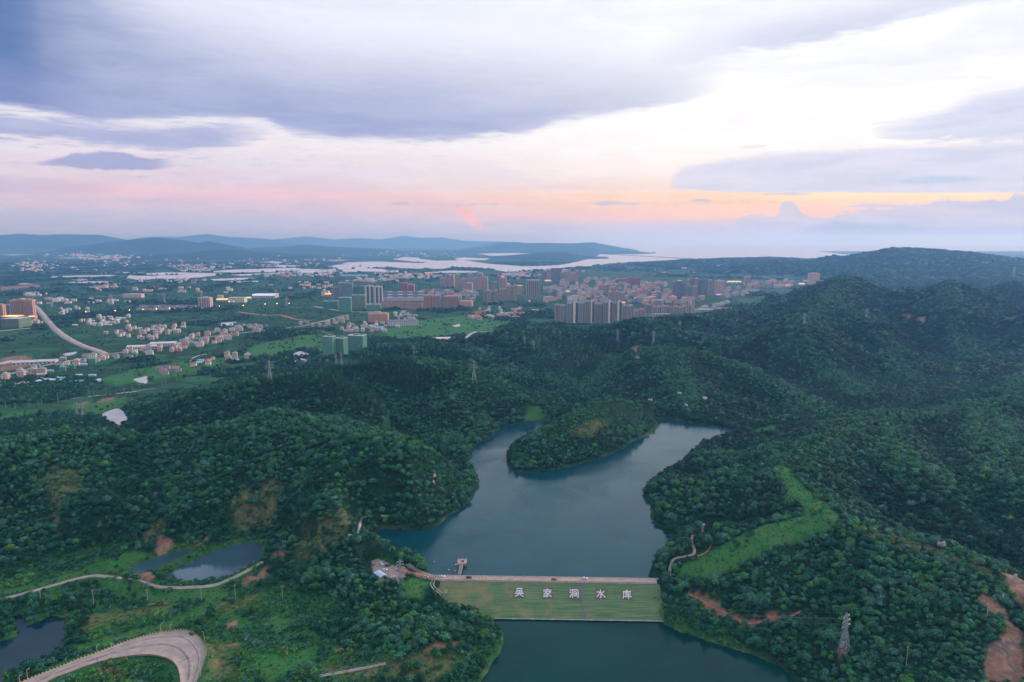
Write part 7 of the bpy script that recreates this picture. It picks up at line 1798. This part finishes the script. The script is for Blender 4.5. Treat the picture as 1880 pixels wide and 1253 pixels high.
# cranes
def crane(px, base, top, jib, label, up=0.5):
    x, y = at_z(px, 640, -25.0); x, y = float(x), float(y)
    _, _, zt = at_y(px, top, y); h = zt + 25
    e = empty("tower_crane", (x, y - 4, GZ), 0.3, label, "crane"); mt = MATS.get("crane_paint") or mat("crane_paint", (0.60, 0.16, 0.06), 0.6, 0.08)
    m = MB(); q = 0.9
    for sx in (-q, q):
        for sy in (-q, q): m.bar((sx, sy, 0), (sx, sy, h), 0.45)
    m.obj("mast", mt, e)
    b = MB(); k = 0
    while k * 3 < h - 3:
        b.bar((-q, -q, k * 3), (q, -q, k * 3 + 3), 0.28); b.bar((q, q, k * 3), (-q, q, k * 3 + 3), 0.28); k += 1
    tag(b.obj("lattice", mt, e), kind='stuff')
    L = jib; d = Vector((-math.cos(up), 0, math.sin(up)))
    j = MB(); o = Vector((0, 0, h))
    for off in ((0, -.7, 0), (0, .7, 0), (0, 0, 1.3)): j.bar(o + Vector(off), o + d * L + Vector(off) * 0.3, 0.45)
    j.obj("jib", mt, e)
    MB().bar(o, o + Vector((9, 0, 0.5)), 1.0).obj("counter_jib", mt, e); MB().box(6.5, 9.5, -1.2, 1.2, h - 1.4, h + 0.6).obj("counterweight", M_conc, e); MB().bar(o, o + Vector((2, 0, 7)), 0.5).obj("a_frame", mt, e); MB().box(-1.2, 1.0, -1.9, -0.8, h + 0.1, h + 2.2).obj("cab", M_white, e)
crane(607, 651, 615, 24, "red luffing tower crane over the left netted tower", 0.55)
crane(650, 640, 607, 16, "red luffing tower crane over the wide netted block", 0.35)

# ------------------------------------------------------------------ houses and low blocks
def house_meshes(w, d, st, wall, roof, kind, seed):
    r = random.Random(seed); h = st * 3.2
    a = MB().box(-w / 2, w / 2, -d / 2, d / 2, -1.5, h).mesh("wall", WALL[wall])
    b = MB()
    if kind == 'flat': b.box(-w / 2 - .2, w / 2 + .2, -d / 2 - .2, d / 2 + .2, h + 0.004, h + 0.6); b.box(-w * .1, w * .3, -d * .1, d * .35, h + 0.6, h + 2.9)
    elif kind == 'gable': b.gable(-w / 2, w / 2, -d / 2, d / 2, h + 0.004, d * 0.26, 0.5)
    else: b.hip(-w / 2, w / 2, -d / 2, d / 2, h + 0.004, d * 0.28, 0.6)
    c = MB(); n = max(2, int(w / 3.6))
    for f in range(st):
        for k in range(n):
            x = -w / 2 + w * (k + 0.5) / n; c.box(x - 0.75, x + 0.75, -d / 2 - 0.06, -d / 2 - 0.004, f * 3.2 + 0.9, f * 3.2 + 2.4)
        for s in (-1, 1): c.box(s * w / 2 + (0.004 if s > 0 else -0.06), s * w / 2 + (0.06 if s > 0 else -0.004), -0.8, 0.8, f * 3.2 + 0.9, f * 3.2 + 2.4)
    return a, b.mesh("roof", ROOF[roof]), c.mesh("windows", M_win)
HOUSE = {}
def house_kind(*key):
    if key not in HOUSE: HOUSE[key] = house_meshes(*key, seed=len(HOUSE))
    return HOUSE[key]
def place_house(x, y, key, rz, label, cat, group, name, sc=1.0):
    a, b, c = house_kind(*key)
    e = empty(name, (x, y, ground_at(x, y)), rz, label, cat, group); e.scale = (sc, sc, sc)
    mesh_obj("wall", a, e); mesh_obj("roof", b, e); tag(mesh_obj("windows", c, e), kind='stuff')
placed = []
def free(x, y, r):
    for X, Y, R in placed:
        if (x - X) ** 2 + (y - Y) ** 2 < (r + R) ** 2: return False
    return True
W_ADJ = {'white': 'white', 'cream': 'cream', 'tan': 'tan', 'grey': 'grey', 'pink': 'pink', 'orange': 'orange', 'brick': 'brick', 'mauve': 'mauve', 'netting': 'green', 'slate': 'slate grey', 'teal': 'teal'}
R_ADJ = {'grey': 'grey', 'pale': 'pale', 'red': 'red', 'dark': 'dark', 'blue': 'blue', 'white': 'white', 'green': 'green', 'pink': 'pink'}
def cluster(poly, n, keys, place, group, name, cat, rz0=0.0, jit=0.12, gap=1.1, z=-25.0):
    P = pz(poly, z); x0, x1, y0, y1 = P[:, 0].min(), P[:, 0].max(), P[:, 1].min(), P[:, 1].max(); c = 0; tries = 0
    while c < n and tries < n * 60:
        tries += 1
        x, y = tr.uniform(x0, x1), tr.uniform(y0, y1)
        if not inside(np.array([x]), np.array([y]), P)[0]: continue
        key = tr.choice(keys); r = max(key[0], key[1]) * 0.5 * gap
        if not free(x, y, r) or not clear_of_roads(np.array([x]), np.array([y]), key[1] * 0.5)[0]: continue
        placed.append((x, y, r)); c += 1
        st = ['', 'single storey', 'two storey', 'three storey', 'four storey', 'five storey', 'six storey', 'seven storey', 'eight storey'][key[2]]
        ppx_, ppy_, _d = project(np.array([x]), np.array([y]), np.array([z])); ax = np.array(poly, float)
        cx_ = int(min(5, max(0, (ppx_[0] - ax[:, 0].min()) / (np.ptp(ax[:, 0]) + 1e-6) * 6))); cy_ = int(min(2, max(0, (ppy_[0] - ax[:, 1].min()) / (np.ptp(ax[:, 1]) + 1e-6) * 3)))
        spot = ['back', 'middle', 'front'][cy_] + ' ' + ['far left', 'left', 'mid-left', 'mid-right', 'right', 'far right'][cx_]
        lab_ = f"{st} {W_ADJ[key[3]]} {'block' if 'block' in cat else cat} {R_ADJ[key[4]]} roof, {spot}, {place}"
        place_house(x, y, key, rz0 + tr.uniform(-jit, jit) + (math.pi / 2 if tr.random() < 0.18 else 0), lab_, cat, f"{cat}s {place}", name, tr.uniform(0.9, 1.15))
VK = [(11, 10, 3, 'white', 'pale', 'flat'), (12, 9, 2, 'cream', 'red', 'gable'), (10, 10, 4, 'tan', 'grey', 'flat'), (14, 9, 2, 'white', 'dark', 'hip'), (9, 9, 3, 'pink', 'pale', 'flat'), (13, 8, 1, 'grey', 'blue', 'gable'), (12, 8, 2, 'brick', 'grey', 'gable'), (16, 9, 3, 'cream', 'grey', 'flat')]
WV = [(11, 10, 3, 'white', 'white', 'flat'), (13, 9, 2, 'white', 'pale', 'gable'), (9, 9, 2, 'pink', 'pale', 'flat'), (14, 8, 1, 'white', 'white', 'gable')]
GV = [(11, 9, 2, 'grey', 'grey', 'gable'), (10, 10, 4, 'tan', 'grey', 'flat'), (12, 9, 3, 'mauve', 'pale', 'flat'), (13, 8, 1, 'grey', 'blue', 'gable'), (9, 9, 3, 'cream', 'red', 'flat')]
SV = VK + [(12, 10, 3, 'netting', 'green', 'flat'), (18, 10, 4, 'tan', 'grey', 'flat')]
cluster([(134, 599), (150, 588), (200, 582), (245, 583), (236, 595), (180, 600)], 34, WV, "in the white village", None, "house", "house", 0.1)
cluster([(182, 611), (222, 600), (270, 600), (300, 602), (345, 596), (338, 611), (290, 626), (224, 621)], 46, GV, "in the grey village", None, "house", "house", 0.1)
cluster([(0, 704), (0, 689), (60, 673), (120, 660), (185, 650), (200, 658), (120, 684), (50, 702)], 30, SV, "along the lower left street", None, "house", "house", 0.3)
cluster([(196, 652), (260, 642), (330, 630), (370, 622), (380, 634), (330, 645), (260, 655), (205, 664)], 34, SV, "below the long white sheds", None, "house", "house", 0.25)
cluster([(330, 627), (390, 608), (440, 602), (490, 596), (496, 603), (480, 612), (430, 622), (390, 634), (345, 640)], 42, SV, "along the mid-plain street", None, "house", "house", 0.22)
cluster([(550, 597), (565, 590), (605, 586), (640, 582), (640, 592), (600, 600), (565, 602)], 20, SV, "at the street's far end", None, "house", "house", 0.2)
cluster([(612, 606), (650, 596), (710, 594), (735, 602), (700, 612), (640, 612)], 28, GV + WV[:2], "behind the near building site", None, "house", "house", 0.1)
cluster([(716, 586), (722, 576), (745, 574), (765, 580), (760, 590), (735, 588)], 18, WV, "behind the orange school", None, "house", "house", 0.1)
cluster([(860, 588), (870, 570), (900, 564), (960, 566), (990, 572), (975, 585), (930, 588)], 26, WV + [(40, 18, 2, 'white', 'red', 'gable'), (36, 20, 2, 'mauve', 'pale', 'flat')], "at the meadow's far edge", None, "house", "house", 0.1)
cluster([(285, 682), (298, 676), (332, 676), (324, 690), (292, 692)], 7, [(11, 9, 2, 'mauve', 'red', 'gable'), (12, 9, 2, 'grey', 'dark', 'gable')], "at the forest edge", None, "house", "house", 0.3)
cluster([(340, 672), (352, 664), (392, 660), (396, 668), (360, 676)], 7, [(12, 9, 1, 'white', 'blue', 'gable'), (11, 9, 2, 'cream', 'red', 'gable')], "behind the wooded rise", None, "house", "house", 0.2)
cluster([(395, 664), (420, 655), (465, 654), (462, 664), (410, 670)], 5, GV, "half hidden in trees", None, "house", "house", 0.2)
cluster([(2, 706), (30, 700), (110, 690), (190, 690), (180, 704), (60, 712), (4, 716)], 14, [(13, 8, 1, 'grey', 'blue', 'gable'), (12, 8, 1, 'white', 'white', 'gable')], "among dark trees at left", None, "shed", "shed", 0.2)
cluster([(40, 596), (48, 586), (84, 588), (80, 598)], 8, GV, "by the highway crossing", None, "house", "house", 0.0)
cluster([(95, 575), (110, 566), (170, 566), (165, 577), (110, 580)], 14, WV, "right of the upper highway", None, "house", "house", 0.1)
# rows of terraces
for i in range(18):
    px = 258 + (i % 9) * 11.4 + (i // 9) * 5; py = 569.5 - (i // 9) * 4.5 + (i % 3) * 0.4
    x, y = at_z(px, py, -25.0); place_house(float(x), float(y), (26, 12, 3, 'tan' if i < 9 else 'mauve', 'dark', 'hip'), 0.05, f"dark roofed terrace house left of the hotel, {['front', 'back'][i // 9]} row, {ORD[i % 9]} from left", "terrace house", "dark roofed terraces left of the brown hotel", "terrace_house"); placed.append((float(x), float(y), 12))
# brick slabs and blue-white rows right of the white towers
for i in range(16):
    px = 706 + (i % 8) * 9.2; py = 566.5 - (i // 8) * 6.5 + (i % 8) * 0.25
    x, y = at_z(px, py, -25.0); place_house(float(x), float(y), (26, 12, 5, 'brick', 'dark', 'flat'), -0.12, f"brick apartment slab right of the white towers, {['front', 'back'][i // 8]} row, {ORD[i % 8]} from left", "apartment block", "brick slabs right of the white towers", "apartment_block"); placed.append((float(x), float(y), 12))
for i in range(24):
    px = 707 + (i % 8) * 9.3; py = 552.5 - (i // 8) * 5.2
    x, y = at_z(px, py, -25.0); place_house(float(x), float(y), (28, 12, 5, 'white' if i < 8 else 'slate', 'pale' if i % 2 else 'dark', 'hip'), 0.05, ("white" if i < 8 else "slate grey") + f" hip roofed slab behind the brick slabs, {['front', 'middle', 'back'][i // 8]} row, {ORD[i % 8]} from left", "apartment block", ("white" if i < 8 else "slate grey") + " slabs behind the brick slabs", "apartment_block"); placed.append((float(x), float(y), 12))
# dense low town
AK = [(30, 13, 6, 'mauve', 'grey', 'flat'), (24, 12, 5, 'grey', 'pale', 'flat'), (36, 13, 6, 'slate', 'dark', 'flat'), (28, 12, 5, 'pink', 'red', 'flat'), (22, 14, 7, 'tan', 'grey', 'flat'), (40, 16, 4, 'white', 'pale', 'flat')]
RK = [(34, 13, 6, 'brick', 'red', 'flat'), (28, 13, 6, 'pink', 'red', 'flat'), (30, 14, 6, 'tan', 'pink', 'flat'), (26, 12, 5, 'mauve', 'grey', 'flat')]
cluster([(998, 556), (1000, 532), (1050, 528), (1098, 530), (1110, 545), (1116, 558), (1060, 558)], 84, AK, "left of the town centre", None, "apartment_block", "apartment block", 0.08, gap=0.85)
cluster([(1150, 556), (1150, 536), (1200, 534), (1232, 538), (1234, 552), (1290, 550), (1300, 560), (1200, 562)], 60, AK[:3] + RK, "right of the town centre", None, "apartment_block", "apartment block", 0.05, gap=0.85)
cluster([(1000, 524), (1030, 516), (1070, 514), (1130, 514), (1180, 520), (1230, 522), (1228, 534), (1140, 532), (1060, 526)], 60, RK + AK[:2], "at the back of the town", None, "apartment_block", "apartment block", 0.05, gap=0.9)
cluster([(1310, 552), (1330, 536), (1360, 520), (1420, 516), (1470, 520), (1466, 528), (1400, 532), (1360, 546)], 50, AK[1:] + RK[:1], "at the town's right end", None, "apartment_block", "apartment block", 0.05, gap=0.9)
cluster([(870, 556), (800, 548), (770, 540), (800, 534), (880, 536), (885, 552)], 34, AK[:4], "below the tan cluster", None, "apartment_block", "apartment block", 0.05, gap=0.9)
cluster([(1276, 580), (1282, 566), (1300, 560), (1340, 556), (1336, 564)], 10, [(26, 12, 3, 'white', 'pale', 'flat')], "under the wooded slope", None, "apartment_block", "apartment block", 0.1)

# far villages: too many and too small to part, one scatter of little houses
def far_houses():
    r = np.random.RandomState(9); V, F, M = [], [], []
    zones = [((100, 200, 461, 474), 150), ((150, 250, 472, 481), 150), ((30, 100, 490, 500), 60), ((0, 130, 476, 500), 70), ((270, 420, 487, 494), 130), ((320, 400, 493, 500), 70), ((420, 620, 470, 500), 100), ((300, 370, 512, 522), 40), ((160, 220, 525, 534), 40), ((30, 80, 536, 546), 40), ((470, 570, 500, 510), 60), ((560, 640, 500, 510), 110), ((680, 800, 500, 514), 190), ((640, 740, 512, 520), 60), ((900, 1000, 500, 512), 90),
             ((960, 1060, 492, 502), 60), ((20, 240, 546, 560), 50), ((520, 620, 520, 536), 40), ((1530, 1680, 515, 524), 130), ((1180, 1440, 484, 506), 60), ((1390, 1560, 452, 468), 90), ((640, 900, 455, 478), 120), ((0, 640, 455, 500), 160), ((200, 470, 520, 545), 40)]
    for (a, b, c, d), n in zones:
        n = int(n * 0.62)
        px = r.normal((a + b) / 2, (b - a) / 4.2, n); py = r.normal((c + d) / 2, (d - c) / 4.5, n)
        x, y = at_z(px, np.maximum(py, 449.5), -25.0); z = height(x, y)
        for X, Y, Z in zip(x, y, z):
            if Z < -27 or Z > 20 or Y > 16000: continue
            s = 1.0 + Y / 9000.0; w, dd, h = r.uniform(7, 20) * s, r.uniform(7, 11) * s, r.uniform(4, 10) * s ** 0.7
            o = len(V); x0, x1, y0, y1, z0, z1, ym = X - w / 2, X + w / 2, Y - dd / 2, Y + dd / 2, Z - 1, Z + h, Y
            V += [(x0, y0, z0), (x1, y0, z0), (x1, y1, z0), (x0, y1, z0), (x0, y0, z1), (x1, y0, z1), (x1, y1, z1), (x0, y1, z1), (x0, ym, z1 + h * .3), (x1, ym, z1 + h * .3)]
            mw = r.choice([0, 0, 1, 2]); mr = r.choice([3, 3, 4, 5])
            if 1530 <= a < 1600: mr = 4
            F += [(o, o + 1, o + 5, o + 4), (o + 1, o + 2, o + 6, o + 9, o + 5), (o + 2, o + 3, o + 7, o + 6), (o + 3, o, o + 4, o + 8, o + 7), (o + 4, o + 5, o + 9, o + 8), (o + 6, o + 7, o + 8, o + 9)]; M += [mw] * 4 + [mr] * 2
    o = mesh_obj("far_houses", np_mesh("far_houses", np.array(V), F, False, [WALL['white'], WALL['cream'], WALL['pink'], ROOF['pale'], ROOF['red'], ROOF['grey']], M)); tag(o, kind='stuff')
far_houses()
# field lamps
M_bulb = glow("sodium_lamp", (1.0, 0.62, 0.22), 5.0)
for k, (px, py) in enumerate([(158, 574.5), (212, 572.5), (238, 571.5), (263, 570), (287.5, 569), (311.5, 568), (335, 567), (372, 568), (403, 564), (421, 555.5), (429, 555), (447, 562.5), (487, 560), (509, 559), (531, 558.5)]):
    x, y = at_z(px, py + 3, -25.0); x, y = float(x), float(y)
    e = empty("street_lamp", (x, y, GZ), 0, f"lit sodium street lamp on the road across the plain, {ORD[k]} from the left", "street lamp", "lit street lamps across the plain")
    MB().bar((0, 0, 0), (0, 0, 10), 0.3, n=5).obj("pole", M_steel, e)
    b = bmesh.new(); bmesh.ops.create_icosphere(b, subdivisions=1, radius=1.5); me = bpy.data.meshes.new("lamp_globe"); b.to_mesh(me); b.free(); me.materials.append(M_bulb); mesh_obj("lamp_globe", me, e, (0, 0, 10.6))
# long dark causeway across the lake
a = at_z(1095, 466.5, LAKE_Z); b = at_z(1270, 476.0, LAKE_Z)
q = MB(); A, B = Vector((float(a[0]), float(a[1]), 0)), Vector((float(b[0]), float(b[1]), 0)); d = (B - A); n_ = Vector((-d.y, d.x, 0)).normalized() * 12
q.add([(v.x, v.y, z) for z in (-30, -18) for v in (A + n_, A - n_, B - n_, B + n_)], [(3, 2, 1, 0), (4, 5, 6, 7), (0, 1, 5, 4), (1, 2, 6, 5), (2, 3, 7, 6), (3, 0, 4, 7)])
tag(q.obj("causeway", mat("dark_causeway", (0.10, 0.10, 0.11), 0.9)), "long dark causeway crossing the lake in the far distance", "causeway")
